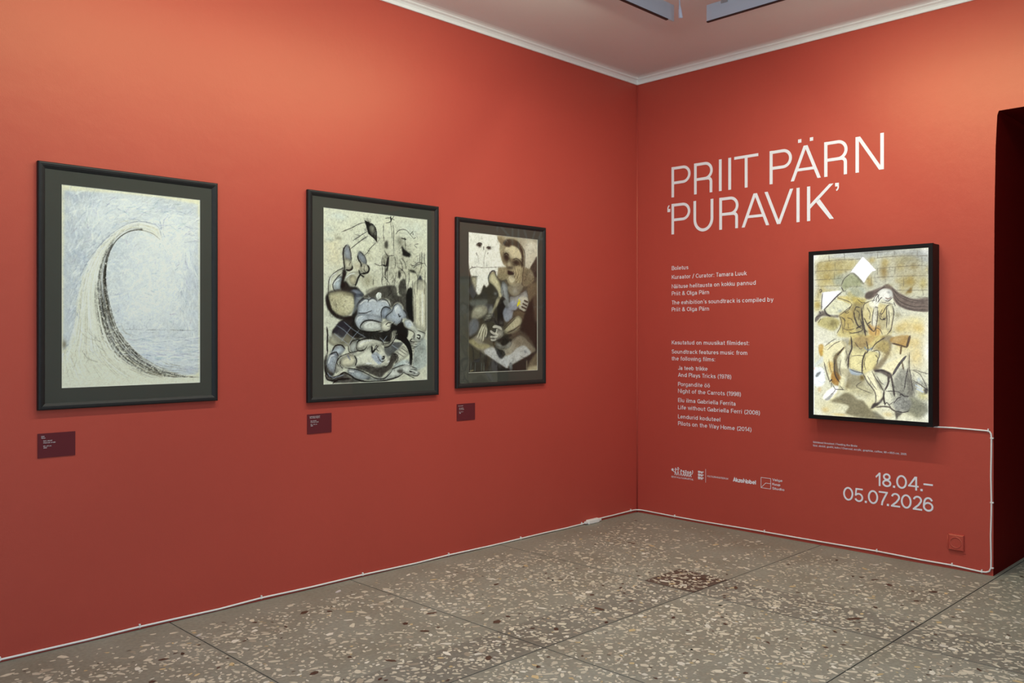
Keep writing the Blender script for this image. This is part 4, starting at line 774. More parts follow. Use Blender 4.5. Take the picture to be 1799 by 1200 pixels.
ART3 = [200, 284, [88, 80, 70], 3, [
[1, [[78.9, -0.7], [201.3, -2.2], [201.6, 67.4], [174.7, 66.1], [155.8, 63.1], [144.4, 30.9], [118.6, 14.4], [89.6, 6.2]], [206, 200, 184], 0.95, 2, 0.2, 1],
[1, [[163.1, 16.5], [199.4, 8.6], [199.5, 38], [178.5, 65.9], [163.3, 61.4]], [222, 216, 204], 0.8, 3, 0.2, 1],
[1, [[199.5, 38], [188, 49.4], [176.6, 66], [182.3, 76.4], [201.6, 80.8]], [58, 48, 44], 0.95, 1.5, 0.2, 1],
[2, [174.5, 19.7], 18, 15.5, [235, 232, 224], 0.5, 0.5, 0],
[1, [[82.5, 1.6], [96.8, 1.8], [118.6, 2.7], [140.7, 7.6], [153.8, 21.1], [159.4, 37.9], [158.6, 56.4], [155.8, 77.6], [152.1, 96.3], [137.2, 104.8], [115.1, 101.7], [104.2, 85.3], [93.3, 72.9], [82.6, 55.5]], [176, 164, 138], 0.97, 2, 0.2, 1],
[1, [[104.1, 24.5], [122.3, 19.4], [140.7, 23.3], [150.1, 38.5], [144.5, 49.3], [126, 45.2], [107.7, 43.7], [100.5, 33.8]], [224, 214, 186], 0.95, 2.5, 0.2, 1],
[1, [[96.8, 13.4], [111.3, 5.9], [131.4, 5.7], [144.4, 11.3], [155.7, 27.6], [158.5, 51.1], [155.8, 61.8], [150.1, 59.5], [151, 37.1], [140.7, 23.3], [122.3, 18.1], [113.1, 22.6], [100.4, 19.6]], [52, 44, 38], 0.92, 2, 0.2, 1],
[2, [105.8, 14], 12.6, 6.5, [45, 38, 34], 0.9, 0.5, 0],
[2, [89.6, 8.8], 9, 7.8, [120, 108, 88], 0.7, 0.5, 0],
[2, [129.6, 5.8], 14.4, 5.2, [150, 135, 105], 0.6, 0.5, 0],
[2, [105.9, 43.8], 11.2, 10.4, [38, 32, 28], 1, 0.1, 0],
[2, [107.7, 48.9], 9, 6.5, [60, 50, 42], 0.8, 0.5, 0],
[2, [135.2, 53.8], 14.4, 8.4, [38, 32, 28], 1, 0.1, 0],
[2, [96.9, 54.7], 7.2, 6.5, [110, 98, 78], 0.7, 0.5, 0],
[2, [144.5, 57.2], 9, 7.8, [90, 78, 62], 0.7, 0.5, 0],
[1, [[112.3, 48.6], [118.7, 50.8], [120.5, 61.1], [126, 63.4], [120.5, 68.9], [111.4, 68.1], [106, 64.5], [107.8, 57.9]], [206, 196, 170], 0.9, 1.5, 0.2, 1],
[2, [116, 65.3], 8.1, 3.2, [40, 32, 28], 0.9, 0.5, 0],
[1, [[106, 72.3], [118.7, 72.9], [128.8, 76.3], [124.2, 80.5], [109.6, 79.9]], [36, 28, 26], 0.98, 1.5, 0.1, 1],
[2, [107.8, 69.6], 5.4, 5.2, [70, 58, 48], 0.8, 0.5, 0],
[1, [[113.3, 84.9], [124.2, 83.1], [131.6, 89.3], [126.1, 97.3], [115.1, 95.2]], [220, 212, 190], 0.9, 2, 0.2, 1],
[1, [[131.6, 63.1], [150.1, 62.1], [153.9, 77.7], [148.4, 93.8], [137.2, 96.9], [131.6, 84]], [190, 178, 148], 0.85, 2.5, 0.2, 1],
[0, [[129.7, 63.2], [133.4, 76.1], [127.9, 88.1]], 1.19, [70, 58, 44], 0.7, 0.8, 1, 0.35],
[0, [[139, 65.3], [140.9, 78.4], [135.3, 89.1]], 1.19, [70, 58, 44], 0.7, 0.8, 1, 0.35],
[0, [[144.5, 65], [146.4, 80.7], [140.9, 91.5]], 1.19, [70, 58, 44], 0.7, 0.8, 1, 0.35],
[0, [[150.1, 64.7], [150.2, 81.9], [142.8, 96.7]], 1.19, [70, 58, 44], 0.7, 0.8, 1, 0.35],
[0, [[133.4, 70.9], [135.3, 83.9]], 1.19, [70, 58, 44], 0.7, 0.8, 1, 0.35],
[0, [[140.8, 75.7], [139, 88.9], [133.5, 97]], 1.19, [70, 58, 44], 0.7, 0.8, 1, 0.35],
[0, [[124.2, 47.9], [135.2, 44.6], [146.4, 49.2], [150.1, 56.9]], 1.67, [40, 34, 30], 0.8, 0.8, 1, 0.35],
[0, [[98.7, 39.1], [105.9, 35.4], [113.2, 39.4]], 1.91, [40, 34, 30], 0.8, 0.8, 1, 0.35],
[0, [[151.9, 17.3], [160.4, 32.5], [159.5, 56.3], [155.8, 69.7], [153, 96.2]], 1.91, [50, 42, 38], 0.8, 0.8, 1, 0.35],
[1, [[153.9, 67.2], [170.9, 63.7], [184.2, 70.9], [190.1, 85.3], [180.5, 97.7], [163.4, 103.7], [154, 96.2]], [142, 130, 108], 0.95, 2, 0.2, 1],
[2, [180.4, 76.4], 7.2, 7.8, [190, 184, 168], 0.7, 0.5, 0],
[3, [169, 83.6], 16.2, 16.8, 90, 0.9, [70, 60, 50], 0.5, 9, -9, 0.5],
[1, [[79, 65.9], [106, 65.8], [109.6, 79.9], [106, 90.4], [89.8, 92.4], [79.1, 83.9]], [160, 148, 122], 0.95, 2, 0.2, 1],
[3, [93.3, 79.4], 12.6, 10.4, 50, 0.9, [80, 70, 56], 0.5, 8, -9, 0.5],
[1, [[0.5, 0.5], [42.2, -0.9], [78.9, 0.6], [82.5, 11.9], [87.9, 16.6], [86.1, 29.6], [89.7, 44.8], [96.9, 59.8], [106, 64.5], [82.6, 67], [80.8, 81.3], [79.1, 86.5], [72, 76.6], [59.6, 82.3], [54.4, 95.2], [56.2, 104.1], [49.2, 110.1], [42.2, 104.6], [37.1, 113.7], [31.9, 124], [25.9, 125.5], [19.9, 118.1], [8.1, 89.8], [3, 77.5], [0.5, 65.2]], [238, 238, 234], 1, 1.2, 0.04, 0],
[2, [37, 63.2], 21.6, 7.8, [214, 216, 214], 0.6, 0.5, 0],
[2, [19.9, 9], 21.6, 6.5, [224, 224, 218], 0.7, 0.5, 0],
[2, [31.9, 48.3], 18, 7.8, [222, 224, 222], 0.4, 0.5, 0],
[1, [[20.7, 25.2], [26.7, 20.4], [35.3, 20.4], [37, 23.4], [31.8, 26.9], [24.1, 26.8]], [90, 84, 78], 0.9, 1.2, 0.2, 1],
[2, [29.8, 23.9], 4.7, 3.4, [28, 24, 22], 1, 0, 0],
[2, [31, 27.6], 2.7, 1.9, [70, 60, 54], 0.7, 0.5, 0],
[1, [[49.1, 28.3], [54.3, 25.6], [61.3, 26.8], [62.2, 29.3], [54.3, 31.1]], [100, 94, 88], 0.85, 1.2, 0.2, 1],
[2, [56.1, 28.4], 4.7, 2.6, [34, 30, 28], 1, 0, 0],
[0, [[22.4, 22.6], [30.1, 19.2], [37, 21.5]], 1.91, [20, 19, 19], 0.9, 0.8, 1, 0.35],
[0, [[49.1, 28.3], [54.3, 25.1], [60.5, 26.2]], 1.55, [20, 19, 19], 0.85, 0.8, 1, 0.35],
[0, [[41.3, 26.3], [40.8, 32.6]], 2.63, [110, 108, 104], 0.6, 0.8, 1, 0.35],
[0, [[20.7, 40.2], [22.5, 45.1]], 2.39, [110, 108, 104], 0.6, 0.8, 1, 0.35],
[0, [[53.5, 37.5], [51.7, 40.8]], 2.15, [110, 108, 104], 0.6, 0.8, 1, 0.35],
[0, [[21.6, 38.9], [26.7, 53.7], [28.4, 63.6]], 1.07, [110, 108, 104], 0.6, 0.8, 1, 0.35],
[0, [[49.1, 29.5], [42.2, 50.2], [42.2, 67.9]], 1.19, [110, 108, 104], 0.6, 0.8, 1, 0.35],
[0, [[3, 73.8], [19.9, 69.1], [42.2, 69.2], [82.6, 65.8]], 1.43, [110, 108, 104], 0.6, 0.8, 1, 0.35],
[0, [[8, 67.9], [10.6, 69.6]], 2.39, [110, 108, 104], 0.6, 0.8, 1, 0.35],
[1, [[0.5, 90.1], [8.1, 102.3], [16.5, 117], [25.1, 126.8], [33.6, 123.9], [42.2, 105.9], [49.2, 110.7], [57.9, 104], [59.7, 95], [75.5, 109.7], [82.7, 122.3], [75.6, 150.8], [0.5, 152.5]], [44, 42, 40], 0.95, 1.5, 0.15, 1],
[1, [[8.1, 89.8], [21.6, 89.1], [21.6, 101.7], [19.9, 116.9], [13.1, 109.6]], [190, 180, 150], 0.9, 1.5, 0.2, 1],
[0, [[3, 90], [2.2, 77.6], [8, 71], [19.9, 70.4]], 1.19, [56, 53, 50], 0.7, 0.8, 1, 0.35],
[0, [[9.7, 89.7], [25, 88.3]], 1.43, [56, 53, 50], 0.8, 0.8, 1, 0.35],
[1, [[56.2, 97.7], [57.9, 86.2], [64.9, 75.6], [73.7, 76.5], [77.3, 86.6], [86.2, 96.4], [91.6, 109.1], [97, 119.2], [95.2, 134.8], [82.7, 150.6], [75.6, 149.5], [82.7, 127.5], [79.1, 114.7], [66.7, 103.7]], [206, 200, 170], 0.97, 1.2, 0.1, 1],
[0, [[54.4, 96.5], [54.4, 87.6], [61.4, 77.1], [70.2, 74.1], [74.6, 79], [73.7, 82.9]], 2.39, [48, 50, 58], 0.9, 0.8, 1, 0.35],
[0, [[93.4, 106.5], [97, 121.8], [93.5, 137.5]], 1.79, [56, 53, 50], 0.7, 0.8, 1, 0.35],
[2, [73.8, 121.3], 4.5, 3.9, [170, 178, 186], 0.7, 0.5, 0],
[2, [71.1, 131.7], 4.5, 3.2, [150, 160, 166], 0.7, 0.5, 0],
[1, [[91.6, 98.8], [98.8, 95.9], [107.8, 102], [113.3, 117.4], [129.9, 124.7], [144.7, 107.1], [167.2, 110.2], [174.9, 135.2], [197.9, 131.9], [201.7, 94.2], [190.1, 97.3], [163.4, 109], [154, 100.1], [137.2, 107.4], [115.1, 105.6], [104.2, 94.4]], [120, 110, 92], 0.8, 2, 0.2, 1],
[1, [[93.4, 97.4], [100.6, 95.8], [109.7, 105.8], [111.5, 118.8], [115.2, 136.9], [104.3, 150.1], [97, 134.8], [89.8, 116.9]], [180, 186, 194], 0.95, 1.5, 0.2, 1],
[1, [[111.5, 105.8], [140.9, 96.7], [155.9, 104], [144.7, 120.2], [129.9, 124.7], [115.2, 118.6]], [150, 144, 128], 0.85, 2.5, 0.2, 1],
[2, [131.7, 114.1], 9, 7.8, [196, 200, 202], 0.7, 0.5, 0],
[1, [[129.9, 126], [144.7, 121.6], [167.2, 111.5], [171.1, 135.3], [169.2, 148.6], [137.3, 149.4], [118.9, 143.3], [115.2, 127.7]], [206, 208, 212], 0.95, 1.5, 0.25, 1],
[1, [[169.1, 103.5], [197.8, 97], [200.9, 147.9], [180.7, 148.4], [174.9, 128.6]], [118, 104, 86], 0.85, 2.5, 0.2, 1],
[1, [[0.5, 135], [89.9, 132.4], [98.9, 145], [97.1, 182.7], [58, 209.9], [1.3, 220.1]], [52, 48, 44], 0.9, 2, 0.15, 1],
[1, [[6.4, 137.3], [51, 134.8], [47.5, 146.3], [19.9, 150.8], [4.7, 144.9]], [116, 120, 118], 0.75, 4, 0.2, 1],
[1, [[18.2, 150.8], [44, 146.4], [52.7, 155.1], [47.5, 164.1], [33.7, 172], [23.4, 174.7], [8.1, 172.4], [11.4, 158.5]], [170, 168, 152], 0.9, 3.5, 0.2, 1],
[1, [[3, 181.2], [16.5, 174.8], [28.5, 180.9], [26.8, 196.1], [11.5, 207.5], [1.3, 207.5]], [128, 134, 148], 0.8, 4, 0.2, 1],
[2, [26.8, 158.2], 14.4, 6.5, [190, 190, 178], 0.6, 0.5, 0],
[1, [[68.5, 150.9], [79.1, 130.1], [89.8, 129.8], [88.1, 140.1], [75.6, 152], [68.5, 161.2], [65, 165.1], [54.5, 161.4]], [204, 198, 170], 0.97, 1, 0.1, 1],
[1, [[61.5, 147.2], [66.8, 151], [65, 161.2], [54.5, 164], [56.2, 153.8]], [130, 132, 130], 0.8, 2, 0.2, 1],
[1, [[45.8, 169.2], [56.2, 164], [66.8, 165], [61.5, 172.8], [51, 175.5], [44, 180.7], [38.8, 178.2], [47.5, 173]], [190, 188, 176], 0.95, 1.2, 0.2, 1],
[0, [[38.8, 177], [49.3, 179.4], [58, 174.1]], 1.19, [20, 19, 19], 0.7, 0.8, 1, 0.35],
[0, [[45.8, 169.2], [54.5, 170.4], [63.3, 167.7]], 1.19, [20, 19, 19], 0.7, 0.8, 1, 0.35],
[1, [[21.7, 212.5], [28.5, 197.3], [38.8, 184.6], [49.3, 187], [51, 199.8], [45.8, 212.5], [37.1, 222.7], [28.5, 215.1]], [160, 156, 138], 0.75, 2, 0.2, 1],
[0, [[38.8, 185.9], [30.2, 199.9], [23.4, 212.5]], 2.87, [212, 210, 192], 0.85, 0.8, 1, 0.35],
[0, [[44, 187.1], [35.4, 202.4], [33.7, 217.6]], 2.87, [212, 210, 192], 0.85, 0.8, 1, 0.35],
[0, [[47.5, 189.6], [42.3, 202.3], [38.9, 220.1]], 2.87, [212, 210, 192], 0.85, 0.8, 1, 0.35],
[0, [[49.3, 192.1], [49.3, 202.3], [45.8, 211.2]], 2.87, [212, 210, 192], 0.85, 0.8, 1, 0.35],
[0, [[40.6, 189.6], [33.7, 204.9], [28.5, 215.1]], 2.87, [212, 210, 192], 0.85, 0.8, 1, 0.35],
[1, [[89.8, 129.8], [100.6, 129.4], [111.6, 142.1], [108, 156.5], [97.1, 169.7], [98.9, 186.5], [82.8, 189.3], [72.1, 180.4], [75.6, 157.2]], [40, 34, 32], 0.92, 2.5, 0.2, 1],
[1, [[97.1, 156.7], [111.6, 142.1], [126.2, 133.9], [141, 141.4], [137.3, 152], [126.3, 158.7], [122.6, 170.6], [108, 179.9], [98.9, 173.6]], [168, 176, 196], 0.9, 2.5, 0.25, 1],
[1, [[97.1, 137.3], [107.9, 133.1], [115.2, 142], [107.9, 151.3]], [160, 162, 164], 0.8, 2, 0.2, 1],
[1, [[144.7, 128.1], [169.2, 127.3], [171.1, 143.2], [163.6, 156.7], [144.8, 151.8]], [206, 202, 190], 0.9, 1.8, 0.15, 1],
[0, [[154.1, 139.7], [167.3, 144.7]], 3.58, [66, 54, 44], 0.8, 0.8, 1, 0.35],
[0, [[150.4, 146.4], [165.5, 151.3]], 3.58, [66, 54, 44], 0.8, 0.8, 1, 0.35],
[0, [[144.8, 153.1], [159.8, 159.4]], 3.58, [66, 54, 44], 0.8, 0.8, 1, 0.35],
[0, [[157.8, 133], [170.2, 136.6]], 3.58, [66, 54, 44], 0.8, 0.8, 1, 0.35],
[1, [[126.3, 160.1], [144.8, 155.7], [163.6, 159.3], [161.7, 170], [154.2, 178], [135.5, 167.8]], [110, 96, 78], 0.85, 2, 0.2, 1],
[0, [[141.9, 136.7], [138.2, 146]], 3.34, [226, 214, 40], 0.95, 0.8, 1, 0.1],
[0, [[146.6, 134.6], [142, 142]], 2.63, [226, 214, 40], 0.95, 0.8, 1, 0.1],
[0, [[142.5, 130.8], [143.8, 134.7]], 2.63, [226, 214, 40], 0.95, 0.8, 1, 0.1],
[0, [[144.7, 141.3], [147.6, 141.8]], 2.39, [226, 214, 40], 0.9, 0.8, 1, 0.1],
[2, [107.9, 148.7], 5.4, 3.9, [60, 56, 60], 0.7, 0.5, 0],
[2, [126.2, 156.1], 5.4, 2.6, [60, 50, 46], 0.8, 0.5, 0],
[2, [137.3, 144.1], 4.5, 3.2, [60, 60, 64], 0.5, 0.5, 0],
[1, [[171.1, 143.2], [199.9, 126.4], [201.3, 239.4], [182.8, 220.5], [163.7, 204.5], [144.9, 194], [156.1, 175.4]], [50, 40, 36], 0.95, 3, 0.15, 1],
[1, [[186.4, 126.8], [200.8, 126.4], [201, 174.7], [192.3, 174.9]], [120, 106, 90], 0.6, 5, 0.2, 1],
[1, [[97.2, 196.9], [108, 187.7], [126.3, 173.2], [141.1, 166.4], [152.3, 172.8], [150.5, 183.4], [141.2, 192.7], [122.7, 202], [108.1, 204.7], [97.2, 202.1]], [200, 194, 168], 0.97, 1.5, 0.12, 1],
[1, [[104.4, 202.1], [126.3, 194.1], [144.9, 188.7], [150.5, 191.3], [133.8, 201.9], [111.7, 206]], [130, 122, 104], 0.8, 2.5, 0.2, 1],
[0, [[97.2, 196.9], [111.7, 186.4], [131.8, 171.8]], 1.79, [60, 52, 44], 0.8, 0.8, 1, 0.35],
[0, [[108, 202.1], [126.3, 196.7], [144.9, 186.1]], 1.79, [60, 52, 44], 0.8, 0.8, 1, 0.35],
[0, [[154.2, 170.1], [152.4, 186], [141.2, 195.3]], 1.79, [60, 52, 44], 0.8, 0.8, 1, 0.35],
[0, [[119, 198.1], [130, 195.4]], 1.79, [60, 52, 44], 0.8, 0.8, 1, 0.35],
[2, [89.9, 181.4], 7.2, 5.2, [150, 152, 152], 0.7, 0.5, 0],
[1, [[82.8, 189.3], [93.5, 190.5], [99, 195.6], [97.2, 209.9], [88.2, 216.4], [72.1, 217.6], [68.6, 212.5], [77.5, 202.2], [79.2, 194.4]], [178, 176, 168], 0.95, 1.5, 0.2, 1],
[0, [[66.8, 190.7], [75.7, 189.3], [86.4, 191.8], [91.8, 195.7]], 5.37, [204, 202, 194], 0.95, 0.8, 1, 0.35],
[0, [[59.8, 198.4], [68.6, 203.5], [79.2, 204.8]], 5.02, [204, 202, 194], 0.95, 0.8, 1, 0.35],
[0, [[59.8, 210.6], [70.4, 211.2], [81, 209.9]], 4.3, [204, 202, 194], 0.95, 0.8, 1, 0.35],
[0, [[61.5, 216.4], [68.6, 217.6], [75.7, 216.4]], 4.06, [204, 202, 194], 0.95, 0.8, 1, 0.35],
[0, [[79.2, 194.4], [75.7, 203.5], [82.8, 207.3]], 3.58, [204, 202, 194], 0.95, 0.8, 1, 0.35],
[2, [86.4, 196.3], 4.5, 3.2, [56, 53, 50], 0.7, 0.5, 0],
[0, [[68.6, 194.5], [75.7, 197], [72.1, 202.2]], 1.91, [20, 19, 19], 0.8, 0.8, 1, 0.35],
[0, [[61.5, 206.1], [72.1, 208]], 1.91, [20, 19, 19], 0.8, 0.8, 1, 0.35],
[0, [[63.3, 214.4], [72.1, 213.8]], 1.67, [20, 19, 19], 0.8, 0.8, 1, 0.35],
[1, [[97.2, 209.9], [108.1, 206], [122.7, 207.2], [108.1, 215.1], [90, 221.6], [75.7, 221.5], [68.6, 227.9], [65.1, 209.9], [77.5, 217.7]], [44, 38, 36], 0.8, 2, 0.2, 1],
[1, [[0.5, 221.3], [13.2, 211.3], [30.2, 202.4], [37.1, 220.1], [58, 227.9], [75.7, 230.5], [97.2, 235.9], [122.7, 217.7], [144.9, 207.2], [156.2, 209.8], [198.4, 240.7], [175.3, 249.8], [145.1, 262.7], [106.4, 277.7], [58.1, 253.5], [25.1, 237.8]], [178, 172, 158], 0.93, 1.5, 0.2, 0],
[1, [[0.5, 221.3], [11.5, 215.1], [26.8, 225.2], [54.5, 226.6], [58.1, 233], [42.3, 235.4], [28.5, 235.3]], [160, 152, 116], 0.8, 2.5, 0.2, 1],
[1, [[42.4, 240.5], [63.3, 233], [82.9, 240.9], [97.3, 254.1], [108.2, 267.3], [106.4, 276.4], [58.1, 252.2]], [206, 210, 218], 0.9, 2, 0.2, 1],
[1, [[97.3, 254.1], [119.1, 247.8], [135.7, 236.2], [156.2, 229.7], [175.2, 239.1], [179.1, 248.5], [145.1, 261.4], [108.2, 272.5]], [208, 212, 218], 0.92, 2, 0.2, 1],
[1, [[126.4, 220.3], [154.3, 211.1], [171.4, 223.1], [194.5, 240.7], [179.1, 241.9], [160, 228.4], [137.5, 233.5]], [128, 120, 106], 0.8, 3, 0.2, 1],
[1, [[70.4, 227.9], [82.9, 235.7], [97.2, 239.8], [102.7, 247.6], [93.7, 256.6], [84.7, 253.9], [75.7, 240.8]], [20, 19, 19], 0.85, 2, 0.2, 1],
[1, [[90, 222.8], [104.4, 215.1], [122.7, 217.7], [108.1, 226.8], [97.2, 230.7]], [40, 36, 34], 0.9, 2, 0.2, 1],
[1, [[75.7, 225.4], [82.8, 222.8], [93.6, 229.3], [104.5, 228.1], [115.4, 221.6], [122.7, 223], [115.4, 233.4], [97.2, 236.5], [82.9, 233.2]], [196, 196, 192], 0.95, 1.2, 0.2, 1],
[2, [162, 243], 5, 3.6, [70, 76, 90], 0.8, 0.5, 0],
[2, [126.5, 257.1], 3.6, 2.6, [110, 110, 116], 0.7, 0.5, 0],
[0, [[145, 249.5], [154.4, 254.9], [171.5, 252.5], [179.1, 244.5], [171.4, 233.8]], 1.19, [120, 118, 112], 0.6, 0.8, 1, 0.35],
[3, [108.1, 247.7], 68.4, 19.4, 110, 0.9, [120, 118, 116], 0.4, 9, -9, 0.5],
[3, [37.1, 227.8], 28.8, 9.1, 50, 0.9, [96, 90, 66], 0.4, 6, -9, 0.5],
[3, [99.1, 241.1], 10.8, 11.6, 25, 1, [90, 80, 70], 0.5, 7, -9, 0.5],
[1, [[0.5, 225.1], [25.1, 239.1], [58.1, 254.1], [106.4, 278.3], [145.1, 262.7], [198.4, 242], [201.4, 283.9], [0.5, 284]], [50, 46, 44], 0.93, 1.2, 0.12, 0],
[1, [[115.5, 267.4], [122.8, 267.5], [122.9, 283.3], [116.4, 283.1]], [206, 210, 216], 0.95, 1, 0.2, 1],
[1, [[163.9, 263], [169.6, 261.8], [170.6, 283.8], [164.9, 283.7]], [96, 88, 80], 0.8, 1, 0.2, 1],
[0, [[166.7, 261.7], [165.9, 283]], 1.19, [170, 160, 140], 0.7, 0.8, 1, 0.35],
[1, [[175.3, 265.9], [200.3, 246.1], [200.5, 283.9], [171.6, 283.2]], [150, 138, 114], 0.75, 4, 0.2, 1],
[1, [[171.6, 277.8], [200.4, 274.4], [200.5, 283.9], [171.6, 283.8]], [206, 198, 170], 0.8, 3, 0.2, 1],
[0, [[6.4, 262.8], [5.5, 281.7]], 1.91, [96, 104, 106], 0.6, 0.8, 1, 0.35],
[0, [[18.3, 263], [17.4, 282]], 1.91, [96, 104, 106], 0.6, 0.8, 1, 0.35],
[0, [[35.4, 263.3], [34.6, 282.4]], 1.91, [96, 104, 106], 0.6, 0.8, 1, 0.35],
[0, [[42.4, 263.5], [41.5, 282.6]], 1.91, [96, 104, 106], 0.6, 0.8, 1, 0.35],
[0, [[3, 280.3], [13.2, 278.1]], 2.39, [150, 140, 110], 0.7, 0.8, 1, 0.35]]]
